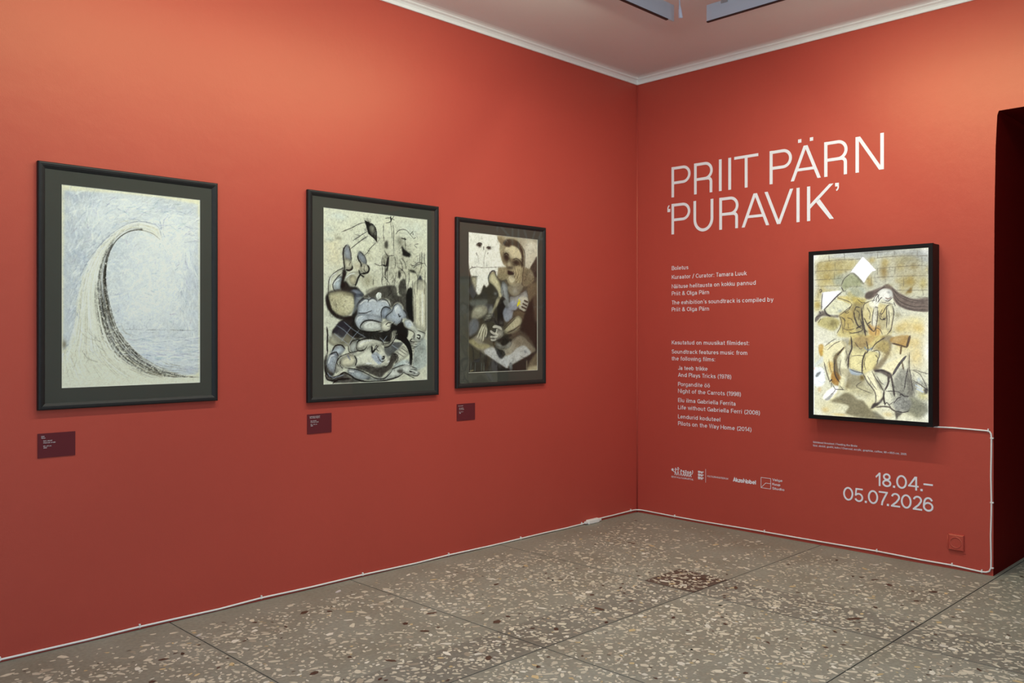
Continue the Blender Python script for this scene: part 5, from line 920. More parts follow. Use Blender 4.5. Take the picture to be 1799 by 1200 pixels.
ART4 = [280, 399, [206, 206, 184], 4, [
[1, [[12.8, 18.2], [123.6, 0.6], [265.6, 4.6], [279.1, 19.3], [279.7, 114.2], [232.3, 113.1], [190, 87], [133.6, 96], [76.7, 83.1], [11.5, 107.5]], [168, 168, 152], 0.75, 6, 0.3, 1],
[1, [[85.7, 0], [178.6, 0.6], [275.7, 8.8], [275.9, 34.7], [248.8, 22.7], [196.6, 14.3], [123.7, 17.1], [46.8, 8.8]], [170, 174, 172], 0.8, 5, 0.2, 1],
[1, [[10.9, 31.4], [14.9, 20.2], [70.3, 13.9], [112.5, 21.9], [97.5, 41.4], [58.9, 56.3], [55.2, 74.9], [72.8, 83], [27.4, 81.4], [5.4, 107.4], [3.6, 137.8], [19.8, 138.1], [23.5, 96.4], [67, 92.1], [11.3, 77.1]], [182, 168, 106], 0.7, 6, 0.3, 1],
[2, [37, 30.8], 20.3, 10.9, [156, 132, 60], 0.45, 0.35, 0],
[2, [35.2, 57.2], 11.1, 10.9, [156, 132, 60], 0.5, 0.35, 0],
[2, [66.5, 21.2], 16.6, 7.3, [130, 116, 80], 0.45, 0.35, 0],
[2, [13.4, 88.5], 12.9, 10.9, [156, 132, 60], 0.35, 0.35, 0],
[2, [11.6, 124.6], 8.3, 9.1, [156, 132, 60], 0.7, 0.35, 0],
[2, [147.9, 22.1], 9.2, 7.3, [156, 132, 60], 0.7, 0.35, 0],
[2, [178.8, 29.3], 10.1, 10.9, [156, 132, 60], 0.9, 0.35, 0],
[2, [175.4, 52.4], 11.1, 16.3, [122, 96, 40], 0.8, 0.35, 0],
[2, [140.9, 70.8], 9.2, 12.7, [156, 132, 60], 0.8, 0.35, 0],
[2, [144.6, 80], 6.5, 5.4, [122, 96, 40], 0.6, 0.35, 0],
[2, [214.4, 41.9], 11.1, 10.9, [156, 132, 60], 0.5, 0.35, 0],
[2, [245.5, 41.7], 11.1, 8.2, [122, 96, 40], 0.6, 0.35, 0],
[2, [221.2, 22.8], 29.5, 9.1, [150, 140, 88], 0.55, 0.35, 0],
[2, [212.8, 71.9], 12.9, 8.2, [156, 132, 60], 0.5, 0.35, 0],
[2, [237.2, 76.4], 16.6, 14.5, [156, 132, 60], 0.9, 0.35, 0],
[2, [264.5, 82.6], 11.1, 14.5, [190, 172, 90], 0.6, 0.35, 0],
[2, [218.2, 93.3], 9.2, 12.7, [156, 132, 60], 0.4, 0.35, 0],
[2, [274.3, 50.2], 5.5, 7.3, [156, 132, 60], 0.35, 0.35, 0],
[2, [232.2, 102.5], 9.2, 5.4, [122, 96, 40], 0.6, 0.35, 0],
[2, [74.2, 6.7], 29.5, 10.9, [190, 192, 190], 0.5, 0.35, 0],
[2, [4.6, 4.3], 11.1, 10.9, [240, 242, 240], 0.8, 0.35, 0],
[2, [270.7, 8.4], 12.9, 10.9, [240, 242, 240], 0.7, 0.35, 0],
[2, [5.1, 73], 7.4, 29, [226, 228, 220], 0.6, 0.35, 0],
[2, [124.3, 92.1], 22.1, 10.9, [178, 184, 160], 0.6, 0.35, 0],
[2, [252.8, 103.1], 24, 9.1, [206, 204, 170], 0.6, 0.35, 0],
[2, [62.9, 62.1], 11.1, 16.3, [140, 152, 130], 0.5, 0.35, 0],
[1, [[239, 90.4], [240.7, 95.8], [239.1, 102.7], [230.5, 102.5], [227, 107.6], [230.4, 98.9]], [122, 96, 40], 0.85, 1.2, 0.1, 1],
[0, [[12.9, 20.1], [66.5, 16.5], [112.5, 18.3]], 1.22, [90, 84, 72], 0.55, 0.8, 1, 0.35],
[0, [[89.7, 18.8], [123.7, 17.1]], 1.22, [90, 84, 72], 0.55, 0.8, 1, 0.35],
[0, [[153.4, 17.9], [203.7, 16.5], [270.7, 18.8]], 1.22, [90, 84, 72], 0.55, 0.8, 1, 0.35],
[0, [[0.8, 41.4], [58.8, 41.3], [97.5, 42.3]], 1.22, [90, 84, 72], 0.55, 0.8, 1, 0.35],
[0, [[1, 62.4], [53.1, 62.6], [78.4, 60.9]], 1.22, [90, 84, 72], 0.55, 0.8, 1, 0.35],
[0, [[5.2, 78.7], [72.8, 79.3]], 1.22, [90, 84, 72], 0.55, 0.8, 1, 0.35],
[0, [[155.4, 40.6], [160.8, 42.7], [202.1, 41.2], [248.9, 40.2], [277.6, 43.4]], 1.22, [90, 84, 72], 0.55, 0.8, 1, 0.35],
[0, [[150, 63.9], [211, 63], [276.1, 64.9]], 1.22, [90, 84, 72], 0.55, 0.8, 1, 0.35],
[0, [[197.1, 94.4], [228.7, 96.3], [276.3, 96.9]], 1.22, [90, 84, 72], 0.55, 0.8, 1, 0.35],
[0, [[123.7, 4.3], [160.6, 4.8], [200, 2.9]], 1.22, [90, 84, 72], 0.55, 0.8, 1, 0.35],
[0, [[1.4, 114.9], [19.6, 114.4]], 1.22, [90, 84, 72], 0.55, 0.8, 1, 0.35],
[0, [[257.3, 19.7], [275.8, 19.5]], 1.22, [90, 84, 72], 0.55, 0.8, 1, 0.35],
[0, [[82.5, 83.3], [124.2, 82.9]], 1.22, [90, 84, 72], 0.55, 0.8, 1, 0.35],
[0, [[40.8, 2.8], [41.9, 18.9]], 1.22, [90, 84, 72], 0.55, 0.8, 1, 0.35],
[0, [[56.7, 21.6], [56.9, 39.4]], 1.22, [90, 84, 72], 0.55, 0.8, 1, 0.35],
[0, [[79.9, -0.4], [81, 16.4]], 1.22, [90, 84, 72], 0.55, 0.8, 1, 0.35],
[0, [[161.5, 1.3], [161.6, 19.3]], 1.22, [90, 84, 72], 0.55, 0.8, 1, 0.35],
[0, [[160.8, 40.9], [160.9, 57.2]], 1.22, [90, 84, 72], 0.55, 0.8, 1, 0.35],
[0, [[200, 3.8], [201, 12.8]], 1.22, [90, 84, 72], 0.55, 0.8, 1, 0.35],
[0, [[252.1, 4.6], [252.5, 16]], 1.22, [90, 84, 72], 0.55, 0.8, 1, 0.35],
[0, [[262.3, 20], [263.3, 39.2]], 1.22, [90, 84, 72], 0.55, 0.8, 1, 0.35],
[0, [[202.1, 41.2], [202.2, 59]], 1.22, [90, 84, 72], 0.55, 0.8, 1, 0.35],
[0, [[221.5, 66.9], [221.7, 88.1]], 1.22, [90, 84, 72], 0.55, 0.8, 1, 0.35],
[0, [[179.1, 65.1], [179.2, 75.9]], 1.22, [90, 84, 72], 0.55, 0.8, 1, 0.35],
[0, [[264.5, 96.5], [265.5, 110.4]], 1.22, [90, 84, 72], 0.55, 0.8, 1, 0.35],
[0, [[275.9, 46.8], [276.4, 62.4]], 1.22, [90, 84, 72], 0.55, 0.8, 1, 0.35],
[0, [[11.9, 21.9], [12, 40]], 1.22, [90, 84, 72], 0.55, 0.8, 1, 0.35],
[0, [[13.4, 96.1], [13.5, 107.6]], 1.22, [90, 84, 72], 0.55, 0.8, 1, 0.35],
[0, [[146.3, 60.1], [146.5, 80.1]], 1.22, [90, 84, 72], 0.55, 0.8, 1, 0.35],
[0, [[54.9, 43], [55.1, 61.8]], 1.22, [90, 84, 72], 0.55, 0.8, 1, 0.35],
[0, [[248.6, 111.7], [276.4, 114.2]], 1.22, [90, 84, 72], 0.55, 0.8, 1, 0.35],
[3, [178.7, 9.6], 92.2, 9.1, 60, 0.8, [140, 146, 146], 0.4, 10, 0.1, 0.3],
[3, [223.1, 47.6], 47.9, 32.6, 70, 0.8, [150, 146, 120], 0.3, 9, 0.1, 0.8],
[1, [[75, 124], [105.4, 84.1], [135.6, 110.6], [128.3, 128.7], [124.8, 165.2], [128.8, 201.7], [64, 202.2], [75.4, 172.4], [67.5, 151.8], [82.9, 140.8], [94.3, 128.1]], [190, 178, 118], 0.85, 3, 0.2, 1],
[1, [[124.6, 126.8], [135.7, 119.7], [154.1, 114.7], [161.4, 122.1], [179.5, 127.8], [195.6, 129.9], [199.4, 158.5], [194.2, 179.8], [190.8, 201.2], [132.6, 201.7], [124.8, 165.2]], [202, 194, 150], 0.9, 2, 0.15, 1],
[2, [86.9, 165], 16.6, 19.9, [156, 132, 60], 0.6, 0.5, 0],
[2, [113.4, 146.8], 11.1, 16.3, [156, 132, 60], 0.45, 0.5, 0],
[2, [136, 158], 9.2, 16.3, [156, 132, 60], 0.45, 0.5, 0],
[2, [172.5, 147.5], 11.1, 18.1, [190, 160, 80], 0.5, 0.5, 0],
[2, [98.6, 187.2], 16.6, 10.9, [156, 132, 60], 0.4, 0.5, 0],
[1, [[98, 107.8], [115, 110.1], [132, 121.5], [124.6, 128.6], [107.6, 126.5]], [176, 160, 90], 0.8, 3, 0.2, 1],
[1, [[24.5, 95.5], [74.8, 91.4], [72.8, 83], [67, 82.8], [74.8, 90.5], [59.3, 108.7], [43.7, 123.4], [25.8, 136.3], [22.8, 136.2]], [232, 234, 232], 0.98, 1, 0.03, 0],
[1, [[23.9, 94.9], [72.9, 91.9], [47.6, 116.9], [25.4, 136.6], [23.3, 115.4]], [236, 238, 236], 1, 0.8, 0.02, 0],
[1, [[94.7, 50.5], [110.7, 31], [126.5, 12.7], [142.4, 29.1], [158.1, 47.1], [149, 49.4], [142.6, 55.4], [128.8, 75.8], [122.2, 67.3], [112.8, 57.7], [103.3, 50.9]], [252, 252, 250], 1, 0.6, 0, 0],
[1, [[94.7, 50.5], [103.3, 49.4], [116.6, 60.7], [129.8, 77.6], [124.2, 77.4], [112.8, 66], [103.3, 54.6]], [88, 88, 76], 0.85, 2, 0.2, 1],
[1, [[74.7, 79.3], [82.3, 62.9], [97.6, 52.5], [112.8, 62.3], [124.2, 77.4], [114.9, 84.4], [97.8, 83.8], [82.5, 90.7], [76.7, 88.7]], [150, 156, 118], 0.75, 3, 0.2, 1],
[1, [[94, 87.4], [113, 84.4], [131.8, 92.3], [133.8, 110.6], [113.2, 108.2], [97.9, 98.6]], [176, 186, 180], 0.7, 4, 0.2, 1],
[1, [[33.8, 136.4], [47.6, 121.6], [67.2, 108.9], [90.4, 113.2], [98.1, 124.4], [86.7, 137.2], [75.2, 144.5], [63.6, 149.9], [41.9, 149.7], [29.9, 145.8]], [206, 206, 176], 0.95, 2, 0.15, 1],
[1, [[67.1, 105.2], [90.3, 107.6], [98.1, 120.8], [94.3, 124.4], [75, 116.5], [63.3, 112.5]], [190, 170, 96], 0.6, 2.5, 0.2, 1],
[2, [69.3, 140.7], 5.5, 4.5, [110, 126, 146], 0.85, 0.5, 0],
[2, [53.6, 132.9], 3.3, 2.9, [110, 120, 124], 0.8, 0.5, 0],
[2, [43.8, 138.4], 3.7, 4, [160, 164, 150], 0.7, 0.5, 0],
[1, [[24.9, 140], [41.9, 149.7], [65.5, 151.8], [63.6, 157.4], [43.9, 155.3], [24, 153.3], [11.9, 164.6], [5.9, 166.5], [9.8, 153.2]], [80, 72, 68], 0.8, 2, 0.2, 1],
[1, [[14, 164.6], [32, 155.2], [55.8, 157.3], [67.6, 164.9], [67.7, 176.1], [54.1, 189.2], [32.2, 183.6], [14.1, 176]], [168, 158, 96], 0.8, 4, 0.2, 1],
[2, [50, 170.4], 11.1, 9.1, [80, 72, 44], 0.8, 0.5, 0],
[2, [20.2, 189.3], 16.6, 10.9, [222, 222, 204], 0.7, 0.5, 0],
[3, [48, 176], 22.1, 14.5, 60, 0.8, [90, 84, 60], 0.5, 8, -9, 0.5],
[0, [[25.5, 94.6], [22.7, 115.4], [22.2, 136.2]], 2.18, [44, 38, 42], 0.75, 0.8, 1, 0.35],
[0, [[74.8, 94.2], [55.4, 110.5], [29.8, 136.3]], 2.99, [44, 38, 42], 0.75, 0.8, 1, 0.35],
[0, [[16.4, 88.6], [20.4, 86.9], [22.5, 89.8], [19.5, 93.5], [16.4, 92.4]], 2.18, [44, 38, 42], 0.75, 0.8, 1, 0.35],
[0, [[14.8, 143.7], [17.8, 141.8], [19.9, 146.6], [15.8, 146.6]], 2.18, [44, 38, 42], 0.75, 0.8, 1, 0.35],
[0, [[72.8, 79.3], [80.4, 62.8], [95.7, 51.4]], 1.63, [44, 38, 42], 0.75, 0.8, 1, 0.35],
[0, [[72.8, 83], [78.7, 94.3]], 2.45, [44, 38, 42], 0.75, 0.8, 1, 0.35],
[0, [[82.5, 90.7], [81.6, 95.3]], 1.63, [44, 38, 42], 0.75, 0.8, 1, 0.35],
[0, [[28.8, 136.3], [35.9, 147.7], [45.9, 153.5]], 4.08, [44, 38, 42], 0.75, 0.8, 1, 0.35],
[0, [[63.3, 108.8], [82.7, 114.9], [96.2, 120.7]], 1.63, [44, 38, 42], 0.75, 0.8, 1, 0.35],
[0, [[95.2, 120.7], [98.1, 128.1], [82.9, 140.8], [67.5, 151.8]], 1.63, [44, 38, 42], 0.75, 0.8, 1, 0.35],
[0, [[5.9, 166.5], [7.8, 155], [17.9, 151.3], [25.9, 149.5]], 1.63, [44, 38, 42], 0.75, 0.8, 1, 0.35],
[0, [[14, 168.4], [20, 158.9]], 1.63, [44, 38, 42], 0.75, 0.8, 1, 0.35],
[0, [[105.8, 141.2], [109.6, 132], [119, 134]], 2.45, [44, 38, 42], 0.75, 0.8, 1, 0.35],
[0, [[103.9, 141.1], [106, 157.7], [113.7, 176.1], [123.1, 183.5]], 3.26, [44, 38, 42], 0.75, 0.8, 1, 0.35],
[0, [[122.7, 134.1], [124.8, 157.9], [128.7, 179.8], [132.6, 201.7]], 4.08, [44, 38, 42], 0.75, 0.8, 1, 0.35],
[0, [[119.2, 161.5], [124.9, 176.1], [123.1, 188.9], [100.5, 194.5], [91, 190.9]], 2.18, [44, 38, 42], 0.75, 0.8, 1, 0.35],
[0, [[109.9, 183.5], [123, 176.1]], 2.72, [44, 38, 42], 0.75, 0.8, 1, 0.35],
[0, [[67.5, 151.8], [73.4, 170.5], [61.9, 194.8]], 1.63, [44, 38, 42], 0.75, 0.8, 1, 0.35],
[0, [[126.5, 136], [130.1, 125.1], [143.1, 119]], 1.77, [44, 38, 42], 0.75, 0.8, 1, 0.35],
[0, [[128.5, 157.9], [137.9, 176.2], [147.3, 188.9]], 2.72, [44, 38, 42], 0.75, 0.8, 1, 0.35],
[0, [[137.9, 172.5], [145.3, 167.1]], 2.72, [44, 38, 42], 0.75, 0.8, 1, 0.35],
[0, [[75.4, 172.4], [77.5, 194.7]], 1.36, [44, 38, 42], 0.75, 0.8, 1, 0.35],
[0, [[88.9, 170.5], [90.9, 183.5]], 1.36, [44, 38, 42], 0.75, 0.8, 1, 0.35],
[0, [[79.2, 157.5], [83.1, 165]], 1.36, [44, 38, 42], 0.75, 0.8, 1, 0.35],
[3, [109.5, 121], 22.1, 29, 50, 0.8, [110, 104, 70], 0.5, 10, -9, 0.5],
[3, [97.9, 98.6], 20.3, 16.3, 50, 0.8, [110, 120, 116], 0.5, 9, -9, 0.5],
[1, [[135.5, 99.7], [153.9, 93], [172, 86.4], [182.8, 80.5], [193.5, 85.4], [207.8, 98.3], [232.3, 113.1], [249.4, 117], [278.9, 116.8], [278.3, 145.3], [249.6, 144.9], [223.8, 139.3], [206.2, 128.4], [197.3, 112.2], [191.8, 96], [179.3, 92], [166.7, 95.2], [157.7, 107.6], [143, 114.4], [131.9, 110.5]], [104, 90, 84], 0.95, 1.5, 0.15, 1],
[1, [[131.8, 103.2], [142.9, 96.3], [154, 100.2], [148.5, 110.9], [135.6, 114.3]], [76, 68, 62], 0.8, 4, 0.2, 1],
[0, [[193.6, 88.9], [211.4, 109], [240.9, 123.8], [278.2, 126.3]], 1.77, [66, 56, 54], 0.6, 0.8, 1, 0.35],
[0, [[195.4, 94.3], [209.7, 117.8], [237.6, 132.5], [278.2, 134.9]], 1.77, [66, 56, 54], 0.6, 0.8, 1, 0.35],
[0, [[197.2, 103.3], [211.5, 126.7], [241.1, 139.5], [278.3, 141.8]], 1.77, [66, 56, 54], 0.6, 0.8, 1, 0.35],
[0, [[195.3, 90.8], [214.8, 107.3], [249.5, 120.5], [278.1, 122]], 1.77, [66, 56, 54], 0.6, 0.8, 1, 0.35],
[0, [[199, 112.2], [215, 132.1], [246.2, 143.1], [278.3, 145.3]], 1.77, [66, 56, 54], 0.6, 0.8, 1, 0.35],
[0, [[179.2, 84], [168.5, 91.7], [154, 100.2]], 1.77, [66, 56, 54], 0.6, 0.8, 1, 0.35],
[0, [[197.2, 99.7], [213.2, 121.4], [249.6, 136.2]], 1.77, [66, 56, 54], 0.6, 0.8, 1, 0.35],
[0, [[190, 87], [175.7, 88.3], [161.2, 96.8]], 1.77, [66, 56, 54], 0.6, 0.8, 1, 0.35],
[2, [190, 83.4], 9.2, 4.5, [130, 118, 70], 0.6, 0.5, 0],
[1, [[199.1, 126.4], [215, 135.6], [235.9, 146.5], [266.6, 148.6], [276.7, 153.9], [249.7, 158.9], [223.9, 158.6], [206.4, 147.9]], [200, 200, 180], 0.7, 4, 0.2, 1],
[3, [215.1, 140.9], 20.3, 12.7, 50, 0.8, [120, 124, 130], 0.5, 10, 0.6, 0.5],
[1, [[162.2, 102.3], [168.5, 93.5], [181.1, 91.2], [193.6, 96], [196.4, 108.6], [192, 117.4], [181.3, 119.8], [172.2, 115.1]], [222, 222, 212], 0.97, 1.2, 0.08, 1],
[1, [[186.5, 94], [195.4, 97.9], [197.3, 112.2], [190.2, 117.3], [188.4, 108.4]], [184, 186, 180], 0.8, 2, 0.2, 1],
[2, [186.5, 99.4], 3.3, 2.5, [60, 58, 60], 0.85, 0.5, 0],
[0, [[179.4, 111.7], [186.6, 114.6], [193.7, 110.3]], 2.72, [120, 100, 90], 0.7, 0.8, 1, 0.35],
[0, [[179.5, 118.9], [186.6, 119.9], [195.5, 112.1]], 1.77, [44, 38, 42], 0.7, 0.8, 1, 0.35],
[1, [[154, 111.1], [161.3, 102.3], [164.9, 100.6], [166.8, 107.8], [172.2, 109.7], [166.9, 122.2], [161.5, 132.9], [160.6, 136.5], [154.2, 134.6], [152.3, 121.9]], [226, 226, 212], 0.97, 1.2, 0.06, 1],
[0, [[155.9, 109.3], [161.3, 103.2], [164.1, 114.9]], 2.04, [44, 38, 42], 0.8, 0.8, 1, 0.35],
[0, [[157.8, 122], [159.5, 111.2], [164.9, 104.2]], 1.63, [44, 38, 42], 0.8, 0.8, 1, 0.35],
[0, [[161.4, 122.1], [166.8, 115], [172.2, 109.7]], 1.77, [44, 38, 42], 0.8, 0.8, 1, 0.35],
[0, [[155.1, 132.8], [162.4, 134.7]], 2.18, [44, 38, 42], 0.8, 0.8, 1, 0.35],
[0, [[148.6, 121.8], [152.2, 114.7], [155.9, 109.3]], 1.36, [44, 38, 42], 0.8, 0.8, 1, 0.35],
[1, [[143.1, 119.9], [154.1, 114.7], [154.2, 136.4], [148.7, 134.5], [141.3, 128.9]], [222, 222, 208], 0.8, 2, 0.2, 1],
[1, [[154.2, 134.6], [162.4, 134.7], [161.6, 150.9], [158.2, 176.2], [152.8, 190.6], [145.4, 183.4], [148.9, 158.1]], [218, 216, 196], 0.97, 1, 0.08, 1],
[1, [[183.2, 131.5], [195.6, 129.9], [199.3, 147.8], [195.9, 169.1], [190.7, 186.9], [181.7, 185.2], [183.3, 158.3]], [212, 208, 176], 0.95, 1.5, 0.12, 1],
[1, [[139.8, 174.3], [154.5, 179.8], [167.3, 176.2], [165.6, 201.4], [143.7, 201.6]], [176, 130, 60], 0.7, 3, 0.2, 1],
[0, [[160.6, 136.5], [161.6, 152.7], [158.2, 176.2], [152.8, 190.6], [145.4, 183.4], [139.8, 174.3]], 2.04, [44, 38, 42], 0.75, 0.8, 1, 0.35],
[0, [[152.4, 136.4], [148.9, 158.1], [149, 178]], 1.63, [44, 38, 42], 0.75, 0.8, 1, 0.35],
[0, [[183.2, 131.5], [182.4, 147.6], [183.4, 165.5], [181.7, 183.4]], 2.04, [44, 38, 42], 0.75, 0.8, 1, 0.35],
[0, [[195.6, 129.9], [199.3, 147.8], [195.9, 169.1], [192.5, 186.9], [183.6, 197.7]], 2.04, [44, 38, 42], 0.75, 0.8, 1, 0.35],
[0, [[165.2, 147.4], [172.5, 149.3], [181.4, 133.3], [190.3, 128.1]], 1.77, [44, 38, 42], 0.75, 0.8, 1, 0.35],
[0, [[165.3, 151], [169, 161.8], [179.8, 163.7]], 1.9, [44, 38, 42], 0.75, 0.8, 1, 0.35],
[0, [[170.5, 122.3], [184.9, 124.4], [199.2, 128.2]], 1.36, [44, 38, 42], 0.75, 0.8, 1, 0.35],
[0, [[143.1, 119], [155.9, 116.6]], 1.36, [44, 38, 42], 0.75, 0.8, 1, 0.35],
[0, [[158.2, 181.6], [167.3, 187], [172.8, 197.7]], 1.63, [44, 38, 42], 0.75, 0.8, 1, 0.35],
[0, [[199.1, 122.9], [202.7, 131.8]], 1.77, [44, 38, 42], 0.75, 0.8, 1, 0.35],
[0, [[174.4, 161.8], [179.8, 160.1]], 2.99, [44, 38, 42], 0.75, 0.8, 1, 0.35],
[3, [202.9, 156.7], 9.2, 10.9, 30, 0.8, [110, 104, 90], 0.5, 8, -9, 0.5],
[2, [208.2, 153.2], 9.2, 7.3, [120, 112, 80], 0.7, 0.5, 0],
[2, [232.7, 179.8], 33.2, 16.3, [198, 164, 80], 0.65, 0.35, 0],
[2, [260.1, 186.7], 16.6, 14.5, [196, 166, 86], 0.55, 0.35, 0],
[2, [211.9, 186.9], 14.7, 10.9, [156, 132, 60], 0.55, 0.35, 0],
[2, [246.4, 165.8], 22.1, 10.9, [214, 202, 140], 0.6, 0.35, 0],
[2, [273.5, 183.2], 7.4, 21.8, [236, 236, 228], 0.6, 0.35, 0],
[2, [33.7, 119.4], 11.1, 10.9, [220, 218, 200], 0.5, 0.35, 0],
[2, [24.5, 223.4], 20.3, 21.8, [228, 228, 214], 0.8, 0.3, 0],
[2, [241.6, 214.8], 27.7, 14.5, [196, 162, 80], 0.5, 0.3, 0],
[2, [250.4, 249.6], 18.4, 27.2, [204, 172, 96], 0.6, 0.3, 0],
[2, [215.7, 232.8], 27.7, 16.3, [212, 194, 130], 0.6, 0.3, 0],
[2, [275.6, 235.1], 11.1, 36.3, [240, 240, 234], 0.8, 0.3, 0],
[2, [207.1, 259.6], 18.4, 14.5, [228, 220, 180], 0.7, 0.3, 0],
[2, [180.4, 246], 14.7, 10.9, [190, 164, 90], 0.5, 0.3, 0],
[2, [49.5, 371.3], 44.2, 21.8, [206, 198, 150], 0.6, 0.3, 0],
[2, [107.2, 330.6], 47.9, 16.3, [186, 176, 120], 0.6, 0.3, 0],
[2, [144.9, 364.8], 22.1, 21.8, [206, 196, 140], 0.6, 0.3, 0],
[2, [225.5, 377], 36.9, 10.9, [214, 208, 170], 0.6, 0.3, 0],
[2, [15.7, 392.6], 11.1, 10.9, [230, 230, 222], 0.7, 0.3, 0],
[2, [274.9, 373.3], 11.1, 21.8, [228, 234, 232], 0.8, 0.3, 0],
[2, [264.5, 335.9], 11.1, 10.9, [206, 196, 110], 0.6, 0.3, 0],
[1, [[15.4, 225.4], [26.5, 223.3], [28.7, 246], [20.7, 251.9], [15.6, 240.6]], [196, 152, 60], 0.85, 1.5, 0.2, 1],
[2, [26.6, 242.3], 2.6, 3.6, [140, 140, 40], 0.8, 0.5, 0],
[1, [[0.7, 284.8], [14.8, 278.6], [29, 285.7], [31.2, 314], [17.2, 327.9], [3, 321]], [230, 236, 240], 0.95, 3, 0.05, 1],
[1, [[0.6, 275.3], [26.7, 251.7], [28.8, 263], [2.7, 281]], [196, 204, 204], 0.7, 3, 0.2, 1],
[1, [[6.9, 301.8], [10.9, 294], [21, 289.8], [19, 295.6], [11, 303.5]], [110, 116, 118], 0.85, 1.5, 0.2, 1],
[1, [[-1.4, 281.1], [3.7, 280], [3.7, 284.7], [-0.4, 286.8]], [186, 90, 60], 0.9, 1, 0.2, 1],
[1, [[98.7, 201.9], [158.3, 201.5], [180.1, 203.1], [162.1, 219.5], [143.9, 234.2], [132.9, 249], [125.7, 289.4], [95.4, 279.5], [91.4, 250.1]], [196, 180, 116], 0.9, 2.5, 0.2, 1],
[1, [[110.1, 205.5], [136.3, 201.6], [156.5, 205.1], [140.1, 223.4], [121.6, 231], [106.4, 223.9]], [168, 140, 92], 0.65, 4, 0.2, 1],
[1, [[98.9, 229.6], [125.3, 231], [132.8, 239.9], [125.5, 260.2], [125.7, 289.4], [99.3, 281.2], [93.4, 261.1]], [214, 208, 160], 0.9, 2, 0.1, 1],
[1, [[125.5, 262], [132.9, 243.6], [149.5, 237.7], [165.9, 244.6], [162.4, 260.9], [155.2, 277.4], [151.6, 284.8], [129.5, 292.9], [123.8, 278.5]], [212, 202, 146], 0.95, 1.5, 0.12, 1],
[1, [[129.5, 292.9], [153.4, 281.1], [157.3, 302.6], [162.8, 318.6], [172, 334.3], [172.1, 350.4], [164.9, 358.1], [155.8, 358.7], [155.7, 335.2], [144.5, 317.7], [133.3, 305.5]], [224, 220, 186], 0.97, 1.2, 0.08, 1],
[1, [[155.3, 288.2], [180.7, 290.8], [187, 294.1], [184.4, 312.1], [182.7, 324.7], [177.4, 333.9], [171.9, 319.9], [160.9, 306]], [206, 206, 182], 0.9, 1.5, 0.2, 1],
[1, [[155.4, 302.7], [168.2, 309.3], [173.8, 327], [168.3, 325.5], [159.1, 311.5]], [110, 104, 88], 0.7, 2, 0.2, 1],
[1, [[172.9, 203.1], [196.1, 201.2], [194.5, 226.1], [187.6, 247.7], [173.4, 273.1], [162.6, 280.7], [153.5, 282.9], [151.6, 277.5], [166.1, 260.8], [180.4, 244.3], [162.2, 233.9], [149.4, 234.1], [167.5, 215.8]], [112, 98, 72], 0.8, 3, 0.2, 1],
[1, [[162.1, 217.7], [180.1, 212], [189.2, 222.6], [183.9, 240.6], [162.2, 235.7], [151.3, 235.9]], [180, 164, 104], 0.75, 3, 0.2, 1],
[3, [173.1, 230.1], 16.6, 16.3, 60, 0.8, [90, 76, 50], 0.6, 10, 1.2, 0.5],
[1, [[28.5, 229], [52.3, 217.3], [77.6, 213.3], [87.4, 226.1], [72, 243.1], [54.6, 258.5], [54.8, 282.9], [58.9, 307], [43.1, 313.4], [33, 285.6], [26.8, 257.4]], [218, 212, 172], 0.9, 2.5, 0.12, 1],
[1, [[62.4, 250.8], [83.6, 229.9], [98.8, 224.1], [95.2, 250], [87.7, 265], [87.9, 294.6], [82.2, 306], [68.7, 321.5], [64.7, 299.3], [64.5, 273.2]], [224, 222, 190], 0.95, 2, 0.1, 1],
[1, [[54.5, 252.9], [72, 235.7], [83.5, 228], [72, 243.1], [62.4, 258.3], [64.5, 280.6], [68.6, 306.6], [64.8, 314.2], [56.8, 295.9], [54.7, 273.5]], [96, 78, 44], 0.85, 2.5, 0.2, 1],
[1, [[48.9, 292.5], [58.7, 288.3], [72.5, 302.7], [68.7, 321.5], [55, 320.3], [47.1, 311.3]], [150, 104, 36], 0.85, 2.5, 0.2, 1],
[1, [[39.8, 266.5], [54.6, 267.9], [54.8, 286.6], [45, 292.6]], [190, 150, 70], 0.6, 3, 0.2, 1],
[1, [[69.6, 306.6], [81.2, 306], [79.4, 322.8], [68.8, 332.7], [57.3, 355.8], [45.5, 362.2], [43.4, 352.9], [63, 329.3]], [226, 222, 184], 0.97, 1.2, 0.08, 1],
[1, [[25.5, 354], [35.4, 338.3], [55.1, 325], [65.9, 325.4], [59.1, 340.7], [41.5, 358.7], [31.5, 358.3]], [240, 240, 232], 1, 1, 0.03, 1],
[1, [[31.5, 357.4], [55.2, 340], [41.5, 358.7]], [130, 132, 128], 0.7, 1.5, 0.2, 1],
[1, [[54.8, 282.9], [95.5, 281.4], [125.8, 291.2], [124, 311.4], [95.7, 320.1], [84.3, 331.8], [86, 305.8]], [130, 122, 96], 0.55, 4, 0.2, 1],
[1, [[93.6, 283.3], [125.8, 291.2], [129.7, 314.8], [99.6, 329.2], [88.1, 320.5]], [150, 144, 118], 0.7, 4, 0.2, 1],
[1, [[93.5, 281.4], [108.8, 284.6], [125.7, 289.4], [123.9, 295], [99.4, 294.1]], [160, 178, 196], 0.8, 2, 0.2, 1],
[2, [124, 301.4], 5.5, 6.3, [104, 84, 30], 0.95, 0.1, 0],
[2, [88.1, 320.5], 7.4, 10.9, [110, 90, 50], 0.6, 0.5, 0],
[0, [[30.5, 227.1], [48.3, 213.6], [60.1, 207.9]], 1.36, [44, 38, 42], 0.75, 0.8, 1, 0.35],
[0, [[28.8, 264.9], [33, 283.7], [43.1, 313.4]], 2.18, [44, 38, 42], 0.75, 0.8, 1, 0.35],
[0, [[43.1, 313.4], [49, 307.5]], 3.4, [44, 38, 42], 0.75, 0.8, 1, 0.35],
